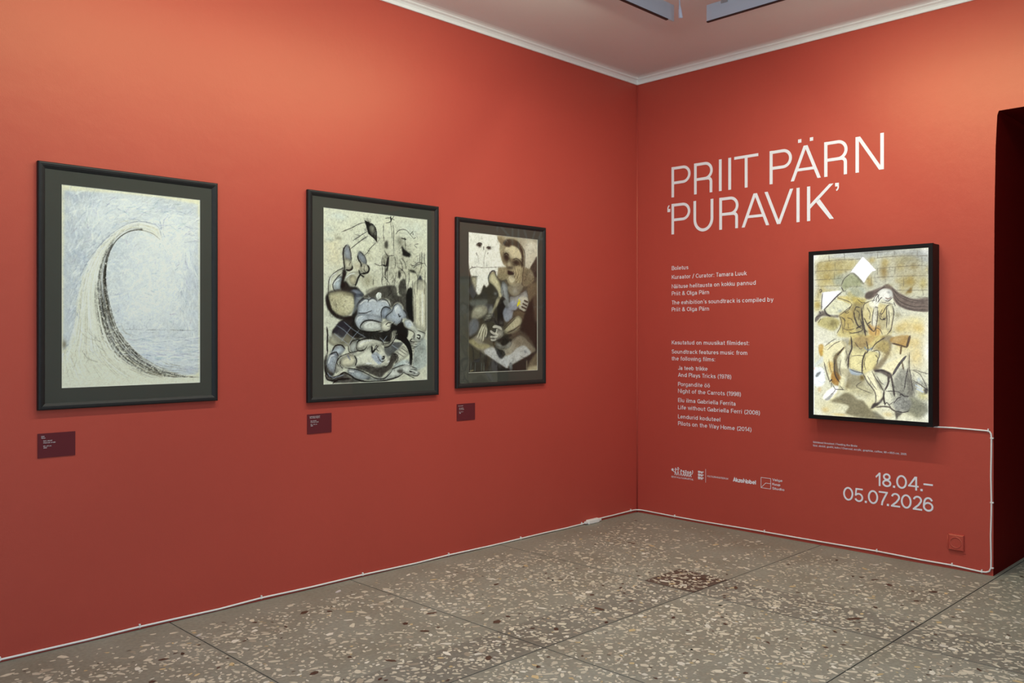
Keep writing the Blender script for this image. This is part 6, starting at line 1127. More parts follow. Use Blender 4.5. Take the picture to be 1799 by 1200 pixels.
[0, [[47.1, 315.1], [47.2, 326.4]], 1.63, [44, 38, 42], 0.75, 0.8, 1, 0.35],
[0, [[56.5, 258.5], [54.7, 281], [58.8, 299.6], [68.7, 314.1]], 2.99, [44, 38, 42], 0.75, 0.8, 1, 0.35],
[0, [[62.3, 249], [79.7, 228.1]], 2.72, [44, 38, 42], 0.75, 0.8, 1, 0.35],
[0, [[96.8, 202], [98.9, 229.6], [91.4, 250.1], [89.7, 279.7]], 3.81, [44, 38, 42], 0.75, 0.8, 1, 0.35],
[0, [[132.8, 238.1], [125.5, 260.2], [123.9, 291.3]], 3.53, [44, 38, 42], 0.75, 0.8, 1, 0.35],
[0, [[134.5, 212.6], [138.4, 234.3], [132.9, 243.6]], 2.72, [44, 38, 42], 0.75, 0.8, 1, 0.35],
[0, [[125.7, 289.4], [137.1, 310.8], [153.8, 331.7], [157.6, 351.3], [154, 362.4]], 2.18, [44, 38, 42], 0.75, 0.8, 1, 0.35],
[0, [[124, 309.6], [111, 323.1], [148.3, 337.4]], 1.36, [44, 38, 42], 0.75, 0.8, 1, 0.35],
[0, [[95.5, 281.4], [106.9, 286.5], [125.7, 289.4]], 1.63, [44, 38, 42], 0.75, 0.8, 1, 0.35],
[0, [[148, 284.9], [155.4, 299.1], [162.8, 309.6], [175.6, 330.5], [176.5, 334]], 1.9, [44, 38, 42], 0.75, 0.8, 1, 0.35],
[0, [[186.1, 294.1], [184.5, 315.7], [176.5, 330.4]], 2.18, [44, 38, 42], 0.75, 0.8, 1, 0.35],
[0, [[155.3, 284.6], [173.4, 282.1], [191.4, 290.4]], 4.35, [44, 38, 42], 0.75, 0.8, 1, 0.35],
[0, [[147.6, 237.8], [162.2, 235.7], [165.9, 246.4], [158.8, 262.8]], 1.63, [44, 38, 42], 0.75, 0.8, 1, 0.35],
[0, [[145.8, 236], [156.7, 219.5], [178.3, 204.9]], 2.18, [44, 38, 42], 0.75, 0.8, 1, 0.35],
[0, [[57.1, 331.5], [80.5, 331.1]], 1.77, [44, 38, 42], 0.75, 0.8, 1, 0.35],
[0, [[68.7, 321.5], [76.6, 330.4]], 1.36, [44, 38, 42], 0.75, 0.8, 1, 0.35],
[0, [[129, 227.2], [136.5, 234.4], [143.9, 232.4], [147.6, 228.7]], 3.4, [120, 136, 150], 0.7, 0.8, 1, 0.35],
[1, [[144.9, 373.9], [152.2, 360.7], [163.1, 358.2], [175.7, 343], [173.9, 352.1], [159.5, 367.4], [143.1, 375.8]], [56, 50, 50], 0.95, 1, 0.05, 1],
[0, [[176.5, 330.4], [175.7, 344.8], [178.5, 362.6]], 4.08, [56, 50, 50], 0.9, 0.8, 1, 0.35],
[0, [[157.7, 369.4], [174.1, 366.4], [188.4, 367.2], [195.6, 372.1], [204.5, 376.8]], 3.53, [70, 62, 58], 0.8, 0.8, 1, 0.35],
[0, [[178.5, 362.6], [183, 356.9], [192, 367]], 2.04, [44, 38, 42], 0.8, 0.8, 1, 0.35],
[1, [[47.5, 362], [68.9, 347.6], [82.4, 339.4], [99.7, 342.1], [115, 354], [126.2, 355.1], [144.9, 375.7], [159.7, 383.7], [177.9, 397.5], [126.5, 397.1], [100.1, 393.7], [82.8, 387.6], [92.3, 372.1], [74.9, 365.9]], [112, 106, 82], 0.88, 3, 0.15, 1],
[1, [[163.4, 396], [148.6, 379.1], [163.3, 383.4], [179.7, 398.3]], [110, 110, 98], 0.6, 3, 0.2, 1],
[1, [[239, 340.9], [259.6, 351.8], [274.8, 361.2], [274.9, 375], [254.7, 388.7], [234.1, 379.8], [223.7, 377.1], [216.6, 360]], [104, 104, 84], 0.75, 5, 0.2, 1],
[1, [[202.7, 376.9], [213.2, 376.1], [220.3, 379.1], [209.8, 388.8], [205.5, 395.3]], [70, 66, 62], 0.9, 1.5, 0.2, 1],
[1, [[196.2, 204.7], [234.6, 200.8], [229.6, 227.3], [194.5, 218.1]], [160, 126, 70], 0.8, 2, 0.2, 1],
[0, [[236.3, 200.8], [233, 211.4], [228.7, 227.3]], 5.44, [76, 62, 50], 0.9, 0.8, 1, 0.35],
[0, [[194.5, 218.1], [212.2, 222.3], [228.7, 227.3]], 3.53, [76, 62, 50], 0.9, 0.8, 1, 0.35],
[0, [[216.5, 224.8], [214.1, 243.4]], 4.35, [100, 84, 60], 0.9, 0.8, 1, 0.35],
[1, [[171.6, 280.4], [182.3, 265.7], [212.4, 254.1], [224.5, 245], [209, 271.9], [195, 292], [180.7, 285.4]], [226, 218, 178], 0.85, 2, 0.2, 1],
[0, [[227.2, 247.5], [210.7, 268.3], [196.8, 291.9]], 5.44, [64, 60, 66], 0.9, 0.8, 1, 0.35],
[1, [[155.3, 281], [173.4, 280.3], [195, 290.2], [191.5, 301], [186.1, 297.7], [171.7, 289.4], [155.3, 286.4]], [72, 64, 62], 0.9, 1.2, 0.2, 1],
[0, [[187.9, 295.9], [186.2, 312], [179.2, 326.7]], 4.08, [72, 64, 62], 0.85, 0.8, 1, 0.35],
[0, [[193.2, 293.8], [196.9, 315], [200.7, 341.5]], 4.35, [60, 54, 54], 0.9, 0.8, 1, 0.35],
[0, [[217.7, 259.3], [221.3, 278.5]], 3.4, [80, 66, 50], 0.8, 0.8, 1, 0.35],
[1, [[202.1, 300.6], [212.6, 278.9], [221.3, 275], [231.7, 285.2], [238.8, 305.9], [249.2, 322.9], [239, 339.2], [216.5, 342.3], [200.6, 325.5]], [130, 130, 122], 0.7, 4, 0.2, 1],
[1, [[199, 355.8], [216.5, 340.5], [235.6, 344.7], [239.2, 361.9], [225.5, 377], [204.4, 375]], [150, 152, 150], 0.75, 4, 0.2, 1],
[1, [[233.1, 236], [235.1, 267.5], [238.7, 298.9], [245.8, 333.5], [233.9, 339.5], [230.2, 306.3], [230.8, 274.7]], [100, 96, 86], 0.5, 3, 0.2, 1],
[3, [221.5, 310.3], 24, 36.3, 190, 0.7, [64, 62, 62], 0.6, 12, 1.3, 0.6],
[3, [220.1, 358], 22.1, 19.9, 170, 0.7, [64, 62, 64], 0.6, 11, -9, 0.5],
[3, [238.7, 298.9], 11.1, 36.3, 70, 0.7, [44, 38, 42], 0.6, 14, 1.5, 0.25],
[3, [257.6, 312], 20.3, 19.9, 90, 0.8, [90, 92, 96], 0.6, 13, 0.6, 0.3],
[3, [256.3, 362.5], 20.3, 18.1, 110, 0.8, [70, 72, 60], 0.55, 11, -9, 0.5],
[3, [204.1, 332.4], 22.1, 14.5, 50, 0.8, [80, 80, 76], 0.5, 13, 0.3, 0.5],
[0, [[234.9, 239.4], [234.2, 271], [238.7, 298.9], [242.4, 326.7]], 1.63, [44, 38, 42], 0.75, 0.8, 1, 0.35],
[0, [[238.6, 277.9], [257.4, 287.6], [267.7, 304.5], [274.5, 319.8]], 1.36, [44, 38, 42], 0.75, 0.8, 1, 0.35],
[0, [[242.2, 302.3], [259.3, 311.9], [276.2, 324.8]], 1.77, [44, 38, 42], 0.75, 0.8, 1, 0.35],
[0, [[243.7, 277.7], [264.2, 283.9], [277.6, 286.8]], 1.09, [44, 38, 42], 0.75, 0.8, 1, 0.35],
[0, [[181, 330.2], [207.7, 330.4], [223.5, 340.1]], 1.9, [44, 38, 42], 0.75, 0.8, 1, 0.35],
[0, [[204.4, 375], [220.2, 377.4], [234.1, 372.8]], 2.18, [44, 38, 42], 0.75, 0.8, 1, 0.35],
[0, [[213, 339], [216.5, 335.2], [223.5, 340.1], [233.9, 339.5]], 2.72, [44, 38, 42], 0.75, 0.8, 1, 0.35],
[0, [[199, 357.6], [207.8, 346.4], [216.5, 342.3]], 1.9, [44, 38, 42], 0.75, 0.8, 1, 0.35],
[0, [[188.4, 361.9], [199, 354.1]], 1.36, [44, 38, 42], 0.75, 0.8, 1, 0.35],
[0, [[231.7, 274.6], [226.7, 299.5], [223.4, 324.3]], 2.18, [44, 38, 42], 0.75, 0.8, 1, 0.35],
[1, [[267.8, 321.9], [276.2, 319.7], [275.4, 330.1], [269.5, 332.1]], [56, 54, 54], 0.9, 1.5, 0.2, 1],
[2, [255.8, 301.6], 4.8, 6.3, [160, 172, 184], 0.8, 0.5, 0],
[0, [[250.9, 321], [266.2, 328.9]], 4.08, [190, 200, 210], 0.8, 0.8, 1, 0.35],
[0, [[247.4, 312.5], [264.4, 322]], 3.26, [190, 200, 210], 0.7, 0.8, 1, 0.35],
[2, [31.7, 383.8], 11.1, 7.3, [190, 150, 70], 0.6, 0.5, 0],
[2, [69.3, 392.3], 22.1, 3.6, [196, 160, 80], 0.7, 0.5, 0],
[2, [103.9, 398.9], 9.2, 3.6, [170, 120, 50], 0.7, 0.5, 0],
[2, [17.3, 333.6], 5.5, 7.3, [196, 150, 80], 0.6, 0.5, 0],
[2, [185, 385.4], 12.9, 7.3, [200, 168, 92], 0.5, 0.5, 0],
[2, [217.4, 220.4], 12.9, 7.3, [160, 126, 70], 0.5, 0.5, 0],
[1, [[98.2, 131.8], [109.5, 121], [122.7, 128.6], [124.8, 161.5], [128.8, 198], [113.8, 201.8], [106.1, 172.4], [100.2, 150.3]], [96, 88, 70], 0.45, 4, 0.3, 1],
[1, [[124.5, 121.3], [130.2, 132.4], [124.7, 146.9], [128.6, 172.5], [138, 190.7], [132.6, 201.7], [123.1, 183.5], [120.9, 143.2]], [96, 88, 70], 0.5, 3, 0.3, 1],
[1, [[67.4, 146.2], [90.6, 139.1], [105.8, 132], [104.1, 165.1], [98.6, 187.2], [75.6, 194.7], [71.5, 168.6]], [150, 128, 72], 0.5, 4, 0.3, 1],
[1, [[161.6, 143.7], [172.5, 152.9], [181.6, 158.3], [179.9, 179.8], [169.1, 187], [161.8, 172.6]], [96, 88, 70], 0.35, 4, 0.3, 1],
[1, [[53.1, 56], [97.6, 54.3], [124.2, 77.4], [131.8, 99.6], [98, 109.7], [74.8, 97.9], [59.1, 82.5]], [126, 132, 104], 0.35, 6, 0.4, 1],
[1, [[123.6, -1.2], [196.5, 5.4], [265.6, 6.4], [275.9, 45.1], [231.7, 35.7], [189.5, 15.6], [134.9, 10.5]], [120, 124, 120], 0.4, 8, 0.5, 1],
[1, [[10.8, 21.8], [52.8, 22.3], [97.4, 35.8], [70.7, 56.8], [17.3, 65.9]], [130, 112, 60], 0.35, 7, 0.5, 1],
[1, [[193.1, 19.4], [248.8, 21], [276.1, 62.3], [266.2, 96.6], [214.7, 87.9], [196.8, 51.7]], [134, 118, 70], 0.35, 9, 0.6, 1],
[0, [[81, 142.7], [86.8, 146.5], [92.5, 142.8]], 1.5, [44, 38, 42], 0.7, 0.8, 1, 0.35],
[0, [[86.9, 157.6], [98.4, 161.3], [104.2, 172.4]], 1.5, [44, 38, 42], 0.7, 0.8, 1, 0.35],
[0, [[77.4, 183.5], [90.9, 187.2], [106.1, 183.5]], 1.5, [44, 38, 42], 0.7, 0.8, 1, 0.35],
[0, [[109.6, 139.4], [117.2, 146.8], [115.5, 165.1]], 1.5, [44, 38, 42], 0.7, 0.8, 1, 0.35],
[0, [[135.8, 132.5], [143.3, 147.1], [141.5, 161.6]], 1.5, [44, 38, 42], 0.7, 0.8, 1, 0.35],
[0, [[172.4, 138.5], [168.9, 147.4], [170.7, 158.2]], 1.5, [44, 38, 42], 0.7, 0.8, 1, 0.35],
[0, [[186.8, 140.5], [188.7, 158.4], [187.1, 176.2]], 1.5, [44, 38, 42], 0.7, 0.8, 1, 0.35],
[0, [[98.1, 128.1], [90.6, 139.1], [81, 144.5]], 1.5, [44, 38, 42], 0.7, 0.8, 1, 0.35],
[0, [[113.2, 113.7], [122.6, 121.3], [132, 121.5]], 1.5, [44, 38, 42], 0.7, 0.8, 1, 0.35],
[0, [[71.4, 153.7], [81.1, 164.9], [79.4, 183.5]], 1.5, [44, 38, 42], 0.7, 0.8, 1, 0.35],
[0, [[128.7, 183.4], [136.2, 192.5]], 1.5, [44, 38, 42], 0.7, 0.8, 1, 0.35],
[0, [[158.2, 181.6], [156.5, 199.7]], 1.5, [44, 38, 42], 0.7, 0.8, 1, 0.35],
[1, [[73.8, 213.3], [94.9, 209.4], [99, 246.2], [91.6, 279.7], [81.9, 265.2], [83.6, 235.4]], [96, 88, 70], 0.45, 3, 0.3, 1],
[1, [[98.7, 209.3], [136.3, 205.3], [136.5, 234.4], [114.1, 242.2], [98.9, 231.4]], [96, 88, 70], 0.35, 4, 0.3, 1],
[1, [[52.6, 254.8], [68.2, 243.2], [72.3, 280.4], [70.6, 306.5], [56.8, 299.6]], [96, 88, 70], 0.4, 3, 0.3, 1],
[1, [[91.8, 305.6], [125.8, 300.4], [144.5, 317.7], [155.7, 338.8], [126.2, 347.8], [99.7, 334.7], [84.2, 320.7]], [120, 114, 88], 0.45, 6, 0.4, 1],
[1, [[198.6, 300.7], [233.6, 299.1], [264.5, 332.4], [274.7, 356], [268.2, 384.2], [234.1, 378.1], [199.1, 371.8]], [110, 112, 104], 0.35, 8, 0.4, 1],
[0, [[36.6, 236.4], [54.3, 221], [71.8, 213.3]], 1.5, [44, 38, 42], 0.65, 0.8, 1, 0.35],
[0, [[40.7, 258.9], [44.9, 281.3], [48.9, 292.5]], 1.5, [44, 38, 42], 0.65, 0.8, 1, 0.35],
[0, [[72.2, 258], [68.4, 280.5], [72.5, 299]], 1.5, [44, 38, 42], 0.65, 0.8, 1, 0.35],
[0, [[99, 249.9], [114.2, 247.7], [129.2, 249.1]], 1.5, [44, 38, 42], 0.65, 0.8, 1, 0.35],
[0, [[132.9, 249], [129.3, 267.4], [133.1, 281.8]], 1.5, [44, 38, 42], 0.65, 0.8, 1, 0.35],
[0, [[155, 244.9], [162.4, 255.5], [158.8, 270]], 1.5, [44, 38, 42], 0.65, 0.8, 1, 0.35],
[0, [[137, 296.2], [148.2, 313.9], [159.3, 327.8]], 1.5, [44, 38, 42], 0.65, 0.8, 1, 0.35],
[0, [[159, 295.3], [168.2, 309.3], [177.3, 316]], 1.5, [44, 38, 42], 0.65, 0.8, 1, 0.35],
[0, [[106.4, 216.6], [117.8, 231.1], [125.3, 231]], 1.5, [44, 38, 42], 0.65, 0.8, 1, 0.35],
[0, [[83.6, 235.4], [87.6, 250.2], [83.8, 265.1]], 1.5, [44, 38, 42], 0.65, 0.8, 1, 0.35],
[0, [[49.1, 318.7], [57.1, 333.3], [45.4, 345.3]], 1.5, [44, 38, 42], 0.65, 0.8, 1, 0.35],
[0, [[0.5, 0.3], [-0.3, 107.2], [0, 202.7]], 4.08, [240, 244, 240], 0.8, 1.5, 0, 0.35],
[0, [[0.4, 202.7], [0.8, 298.2], [1.1, 401.3]], 4.08, [240, 244, 240], 0.8, 1.5, 0, 0.35],
[0, [[1.5, 401.3], [145.1, 399.3], [279.2, 398.5]], 4.08, [238, 238, 226], 0.8, 1.5, 0, 0.35],
[0, [[278.7, 200.5], [279.1, 304], [279, 398.5]], 4.08, [242, 244, 240], 0.85, 1.5, 0, 0.35],
[0, [[279.5, 1.3], [278.9, 114.2], [279, 200.5]], 4.08, [242, 244, 240], 0.85, 1.5, 0, 0.35]]]
# ================================================================= light troughs hung below the ceiling
def trough(along_x, a0, a1, b, watts, label, grp):
    """vertical pale panel a0..a1 at distance b from the wall, tubes on its wall side"""
    mid = (a0+a1)/2
    T = thing('light_trough', label, 'light fixture', (mid, -b, 3.0) if along_x else (-b, mid, 3.0), grp)
    def P(a, o, z): return (a, -b+o, z) if along_x else (-b+o, a, z)
    def bx(name, A, B, mat, par=None):
        ob = box(name, A, B, mat, par or T); ob.matrix_parent_inverse = Matrix.Translation(-T.location); return ob
    bx('panel', P(a0, 0, 3.002), P(a1, .012, 3.088), M['board'])
    s = 1 if a1 > a0 else -1
    e = (a0, a1-.055) if along_x else (a0+.03*s, a1)
    bx('edge_strip', P(e[0], -.001, 2.996), P(e[1], .013, 3.002), M['brown'])
    bx('top_plate', P(a0, .012, 3.082), P(a1, .14, 3.088), M['board'])
    n = max(1, int(abs(a1-a0)/1.35)); L = abs(a1-a0)/n
    for k in range(n):
        c = a0+s*(k+.5)*L; p = P(c, .06, 3.055); d = P(0, 1, 0); 
        if along_x: q = [(c-L/2+.06, -b+.035, 3.064), (c+L/2-.06, -b+.035, 3.064)]; direc = (0, .50, -.87); sx, sy = L-.12, .035
        else: q = [(-b+.035, c-L/2+.06, 3.064), (-b+.035, c+L/2-.06, 3.064)]; direc = (.36, 0, -.93); sx, sy = .035, L-.12
        t = tube('lamp_tube', q, .013, M['tube'], T, 10); t.matrix_parent_inverse = Matrix.Translation(-T.location)
        loc = P(c, .055, 3.050); lt = area('tube_light', loc, direc, sx, sy, watts/n, STRIP_COL)
        # orient the long side of the emitter along the trough
        z = -Vector(direc).normalized(); xax = Vector((1, 0, 0)) if along_x else Vector((0, 1, 0)); yax = z.cross(xax).normalized(); xax = yax.cross(z)
        R = Matrix((xax, yax, z)).transposed(); lt.rotation_euler = R.to_euler(); lt.data.size = L-.12; lt.data.size_y = .035
    for k in range(3):
        c = a0+(a1-a0)*(.07+.43*k); h = tube('hanger_rod', [P(c, .03, 3.08), P(c, .03, 3.25)], .005, M['metal'], T, 8); h.matrix_parent_inverse = Matrix.Translation(-T.location)
        h = bx('hanger_bracket', P(c-.02, -.004, 3.072), P(c+.02, .05, 3.096), M['metal'])
    return T
M['tube'] = make('lamp_tube_glass', (.9, .9, .88), .3, .5, noise=(10, .01)); M['tube'].node_tree.nodes['Principled BSDF'].inputs['Emission Color'].default_value = (1, .9, .8, 1); M['tube'].node_tree.nodes['Principled BSDF'].inputs['Emission Strength'].default_value = 2.0
trough(True, -4.60, -1.352, 1.268, STRIP_LEFT, 'pale grey light trough under the ceiling, running along the wall with three pictures', None)
trough(False, -2.95, -1.391, 1.230, STRIP_RIGHT, 'pale grey light trough under the ceiling, running along the lettered wall', None)
T = thing('fill_lamp', 'wide square fill lamp added out of view over the middle of the room, behind the troughs', 'light fixture', (-2.55, -2.6, 3.13))  # unseen lamp, added to brighten the lower walls and floor
rel(box('fill_lamp_housing', (-3.05, -3.1, 3.13), (-2.05, -2.1, 3.236), M['board'], T), T)
area('fill_lamp_light', (-2.55, -2.6, 3.12), (0, 0, -1), .9, .9, FILL_LAMP_W, FILL_LAMP_COL)
pc = thing('pull_cord', 'thin white cord with a tapered end hanging between the two light troughs', 'cord', (-1.42, -1.358, CZ))
cx_, cy_ = -1.42, -1.358
o = tube('cord', [(cx_-.012, cy_+.004, CZ+.005), (cx_-.010, cy_+.004, 3.12), (cx_-.008, cy_+.003, 3.045)], .0035, M['plug'], pc); rel(o, pc)
V = []; F = []; prof = [(0, .004), (.02, .006), (.025, .0085), (.065, .0115), (.068, .010), (.069, .0)]
for i, (d, r) in enumerate(prof):
    for k in range(12): a = k*math.pi/6; V.append((cx_-.008+d*.09+r*math.cos(a), cy_+.003-d*.03+r*math.sin(a), 3.046-d))
for i in range(len(prof)-1):
    for k in range(12): F.append((i*12+k, i*12+(k+1) % 12, (i+1)*12+(k+1) % 12, (i+1)*12+k))
F.append(tuple(range(12)))
rel(mesh_obj('pull_handle', V, F, M['plug'], pc, True), pc)

# ================================================================= framed drawings
def sheet(name, place, u0, u1, z0, z1, out, canvas, mat, parent):
    h, w = canvas.h, canvas.w
    U = np.linspace(u0, u1, w); Z = np.linspace(z1, z0, h); UU, ZZ = np.meshgrid(U, Z)
    o0 = np.array(place(0, 0, out)); du = np.array(place(1, 0, out))-o0
    co = o0[None, :]+UU.reshape(-1, 1)*du[None, :]; co[:, 2] = ZZ.reshape(-1)
    idx = np.arange(h*w).reshape(h, w); q = np.stack([idx[1:, :-1], idx[1:, 1:], idx[:-1, 1:], idx[:-1, :-1]], -1).reshape(-1, 4)
    me = bpy.data.meshes.new(name); me.vertices.add(h*w); me.vertices.foreach_set('co', co.astype(np.float32).ravel())
    nq = len(q); me.loops.add(nq*4); me.loops.foreach_set('vertex_index', q.astype(np.int32).ravel()); me.polygons.add(nq)
    me.polygons.foreach_set('loop_start', np.arange(0, nq*4, 4, dtype=np.int32)); me.polygons.foreach_set('loop_total', np.full(nq, 4, np.int32)); me.update(); me.validate()
    s = np.clip(canvas.img, 0, 1).reshape(-1, 3); lin = np.where(s <= .04045, s/12.92, ((s+.055)/1.055)**2.4)
    at = me.color_attributes.new('pigment', 'FLOAT_COLOR', 'POINT'); at.data.foreach_set('color', np.concatenate([lin, np.ones((h*w, 1))], 1).astype(np.float32).ravel())
    return link(name, me, mat, parent)
def ring(name, place, rects, mat, parent, close_back=True):
    """mitred profile: rects is a list of (u0, u1, z0, z1, out) loops joined in order"""
    V = []; F = []
    for (u0, u1, z0, z1, out) in rects: V += [place(u0, z0, out), place(u1, z0, out), place(u1, z1, out), place(u0, z1, out)]
    n = len(rects)
    for i in range(n if close_back else n-1):
        j = (i+1) % n
        for k in range(4): k2 = (k+1) % 4; F.append((i*4+k, i*4+k2, j*4+k2, j*4+k))
    bm = bmesh.new(); vs = [bm.verts.new(v) for v in V]
    for f in F: bm.faces.new([vs[k] for k in f])
    return bm_obj(name, bm, mat, parent)
def framed(u0, u1, z0, z1, au0, au1, az0, az1, canvas, label):
    T = thing('framed_drawing', label, 'picture', on_left((u0+u1)/2, z0, 0), 'black framed drawings on the red wall'); I = Matrix.Translation(-T.location)
    w = .028; D = .024
    def r(d, out): return (u0+d, u1-d, z0+d, z1-d, out)
    parts = [ring('frame', on_left, [r(0, .002), r(0, D-.004), r(.003, D-.001), r(.008, D), r(.016, D-.001), r(w-.003, D-.006), r(w, D-.008), r(w, .002)], M['frame'], T)]
    m = .0265
    parts.append(ring('mat_board', on_left, [(u0+m, u1-m, z0+m, z1-m, .0145), (au0-.0018, au1+.0018, az0-.0018, az1+.0018, .0145)], M['mat'], T, False))
    parts.append(ring('mat_bevel', on_left, [(au0-.0018, au1+.0018, az0-.0018, az1+.0018, .0145), (au0, au1, az0, az1, .0128)], M['core'], T, False))
    parts.append(sheet('drawing', on_left, au0-.001, au1+.001, az0-.001, az1+.001, .0125, canvas, M['art'], T))
    a, b = on_left(u0+m, z0+m, .0165), on_left(u1-m, z1-m, .0178); parts.append(box('glass_pane', a, b, M['glass'], T))
    a, b = on_left(u0+.01, z0+.01, .003), on_left(u1-.01, z1-.01, .010); parts.append(box('backing_board', a, b, M['back'], T))
    for p in parts: p.matrix_parent_inverse = I
    return T
def canvas_of(w, h, base, seed, ops):
    c = Canvas(w, h, base, seed); c.rim = .3 if seed == 4 else .75; run_ops(c, ops); c.work_up(3200, .5, 1.35); n, st, con = {2: (150, .8, 1.12), 3: (60, .45, 1.1), 4: (120, .5, 1.22)}[seed]; c.clusters(n, st); run_ops(c, [q for q in ops if q[0] == 0]); c.finish(.12, con); return c
framed(-4.100, -3.315, 1.012, 2.049, -4.005, -3.402, 1.103, 1.960, art_wave(), 'black framed drawing of a pale curling wave, leftmost of the three pictures')
framed(-2.822, -1.943, .973, 2.080, -2.724, -2.028, 1.066, 1.995, canvas_of(*ART2), 'black framed ink drawing with a kite, reclining figures and a checkered floor, middle picture')
framed(-1.803, -1.019, 1.003, 2.035, -1.700, -1.096, 1.095, 1.950, canvas_of(*ART3), 'black framed dark charcoal drawing with a big face beside a white shape, nearest the corner')

# ================================================================= light box on the lettered wall
LB = thing('light_box', 'deep black light box with a glowing ochre drawing of two seated figures', 'light box', on_right(1.775, .803, 0)); I = Matrix.Translation(-LB.location)
a0, a1, b0, b1, D = 1.407, 2.148, .804, 1.844, .105
p0, p1, q0, q1 = 1.4385, 2.1235, .8295, 1.8195
rings = [(a0+.002, a1-.002, b0+.002, b1-.002, .001), (a0+.002, a1-.002, b0+.002, b1-.002, D-.016)]
ps = [ring('casing', on_right, rings+[(a0+.012, a1-.012, b0+.012, b1-.012, D-.016), (a0+.012, a1-.012, b0+.012, b1-.012, .001)], M['box'], LB),
      ring('front_frame', on_right, [(a0, a1, b0, b1, D-.016), (a0, a1, b0, b1, D-.0015), (a0+.0015, a1-.0015, b0+.0015, b1-.0015, D), (p0-.0015, p1+.0015, q0-.0015, q1+.0015, D), (p0, p1, q0, q1, D-.0015), (p0, p1, q0, q1, D-.016)], M['box'], LB),
      box('back_panel', on_right(a0+.012, b0+.012, .001), on_right(a1-.012, b1-.012, .008), M['box'], LB)]
M['lit'] = attr_mat('backlit_drawing', .5, .3, LIGHTBOX_E)
ps.append(sheet('lit_drawing', on_right, p0-.004, p1+.004, q0-.004, q1+.004, D-.006, canvas_of(*ART4), M['lit'], LB))
for p in ps: p.matrix_parent_inverse = I

# ================================================================= lettering
def poly_letter(name, place, polys, mat, parent, thick=.0012, lift=.0002):
    bm = bmesh.new()
    for i, P in enumerate(polys):
        th = thick+i*.00002
        ar = sum(P[i][0]*P[(i+1) % len(P)][1]-P[(i+1) % len(P)][0]*P[i][1] for i in range(len(P)))
        if ar < 0: P = P[::-1]
        a = [bm.verts.new(place(u, z, lift+th)) for u, z in P]; b = [bm.verts.new(place(u, z, lift)) for u, z in P]
        bm.faces.new(a)
        for q in range(len(P)): j = (q+1) % len(P); bm.faces.new((a[q], b[q], b[j], a[j]))
    me = bpy.data.meshes.new(name); bm.to_mesh(me); bm.free(); return link(name, me, mat, parent)
def ribbon(P, t):
    P = [Vector(p) for p in P]; L = []; R = []; n = len(P)
    for i in range(n):
        if i == 0: d = (P[1]-P[0]).normalized(); m = 1
        elif i == n-1: d = (P[-1]-P[-2]).normalized(); m = 1
        else:
            d1 = (P[i]-P[i-1]).normalized(); d2 = (P[i+1]-P[i]).normalized(); d = (d1+d2).normalized(); m = 1/max(.4, d.dot(d1))
        nn = Vector((-d.y, d.x)); L.append(P[i]+nn*t/2*m); R.append(P[i]-nn*t/2*m)
    return [[tuple(L[i]), tuple(L[i+1]), tuple(R[i+1]), tuple(R[i])] for i in range(n-1)]
def arc(cx, cy, rx, ry, a0, a1, n=16): return [(cx+rx*math.cos(math.radians(a0+(a1-a0)*k/n)), cy+ry*math.sin(math.radians(a0+(a1-a0)*k/n))) for k in range(n+1)]
def bar(x0, x1, t, h, z0=0): return [(x0, z0), (x0+t, z0), (x1+t, h), (x1, h)]
def glyph(ch, w, h, t):
    e = t/2; G = []
    if ch in 'PR':
        m = .47*h; top = h-e; r = (top-m)/2; xr = w-e if ch == 'P' else w-e-.004
        G += [bar(0, 0, t, h)]; G += ribbon([(t*.6, top), (xr-r, top)]+arc(xr-r, m+r, r, r, 90, -90)[1:-1]+[(xr-r, m), (t*.6, m)], t*.92)
        if ch == 'R':
            x = w-e-.008; q = .026; G += ribbon([(x-q-.03, m), (x-q, m)]+arc(x-q, m-q, q, q, 90, 0, 8)[1:]+[(x, 0)], t*.96)
    elif ch == 'I': G += [bar(0, 0, t, h)]
    elif ch == 'T': G += [[(0, h-t*.9), (w, h-t*.9), (w, h), (0, h)], bar(w/2-e, w/2-e, t, h-t*.5)]
    elif ch == 'A':
        k = t*1.06; c = w/2; ap = .012; G += [bar(0, c-ap-.001, k, h), bar(w-k, c+ap+.001-k, k, h)]
        f = .27; x = (c-ap)*f; G += [[(x+.008, h*f), (w-x-.008, h*f), (w-x-.012, h*f+t*.85), (x+.012, h*f+t*.85)]]
    elif ch == 'Ä':
        G += glyph('A', w, h, t); s = .0225
        for c in (w/2-.040, w/2+.040): G += [[(c-s/2, h*1.105), (c+s/2, h*1.105), (c+s/2, h*1.105+s), (c-s/2, h*1.105+s)]]
    elif ch == 'N': G += [bar(0, 0, t, h), bar(w-t, w-t, t, h), [(t*.2, h), (t*1.35, h), (w-t*.2, 0), (w-t*1.35, 0)]]
    elif ch == 'U': r = w/2-e; G += ribbon([(e, h), (e, r+e+.008)]+arc(w/2, r+e+.008, r, r+.008, 180, 360, 20)[1:-1]+[(w-e, r+e+.008), (w-e, h)], t)
    elif ch == 'V': k = t*1.06; c = w/2; ap = .012; G += [bar(c-ap, 0, k, h), bar(c+ap-k, w-k, k, h)]
    elif ch == 'K': G += [bar(0, 0, t, h), [(t*.6, h*.315), (t*.6, h*.445), (w-t*1.32, h), (w-t*.05, h)], [(w-t*1.22, 0), (w+t*.05, 0), (w*.41+.012, h*.60), (w*.36-.002, h*.515)]]
    elif ch in 'qQ':
        H = .056; P = [[(.0, H-.022), (.024, H-.022), (.024, H), (.0, H)]]; P += ribbon([(.019, H-.021)]+arc(.004, H-.024, .016, .022, 0, -80, 7), .009)
        if ch == 'q': P = [[(w-u, H-z) for u, z in q] for q in P]
        G += [[(u, z+h-H) for u, z in q] for q in P]
    return G
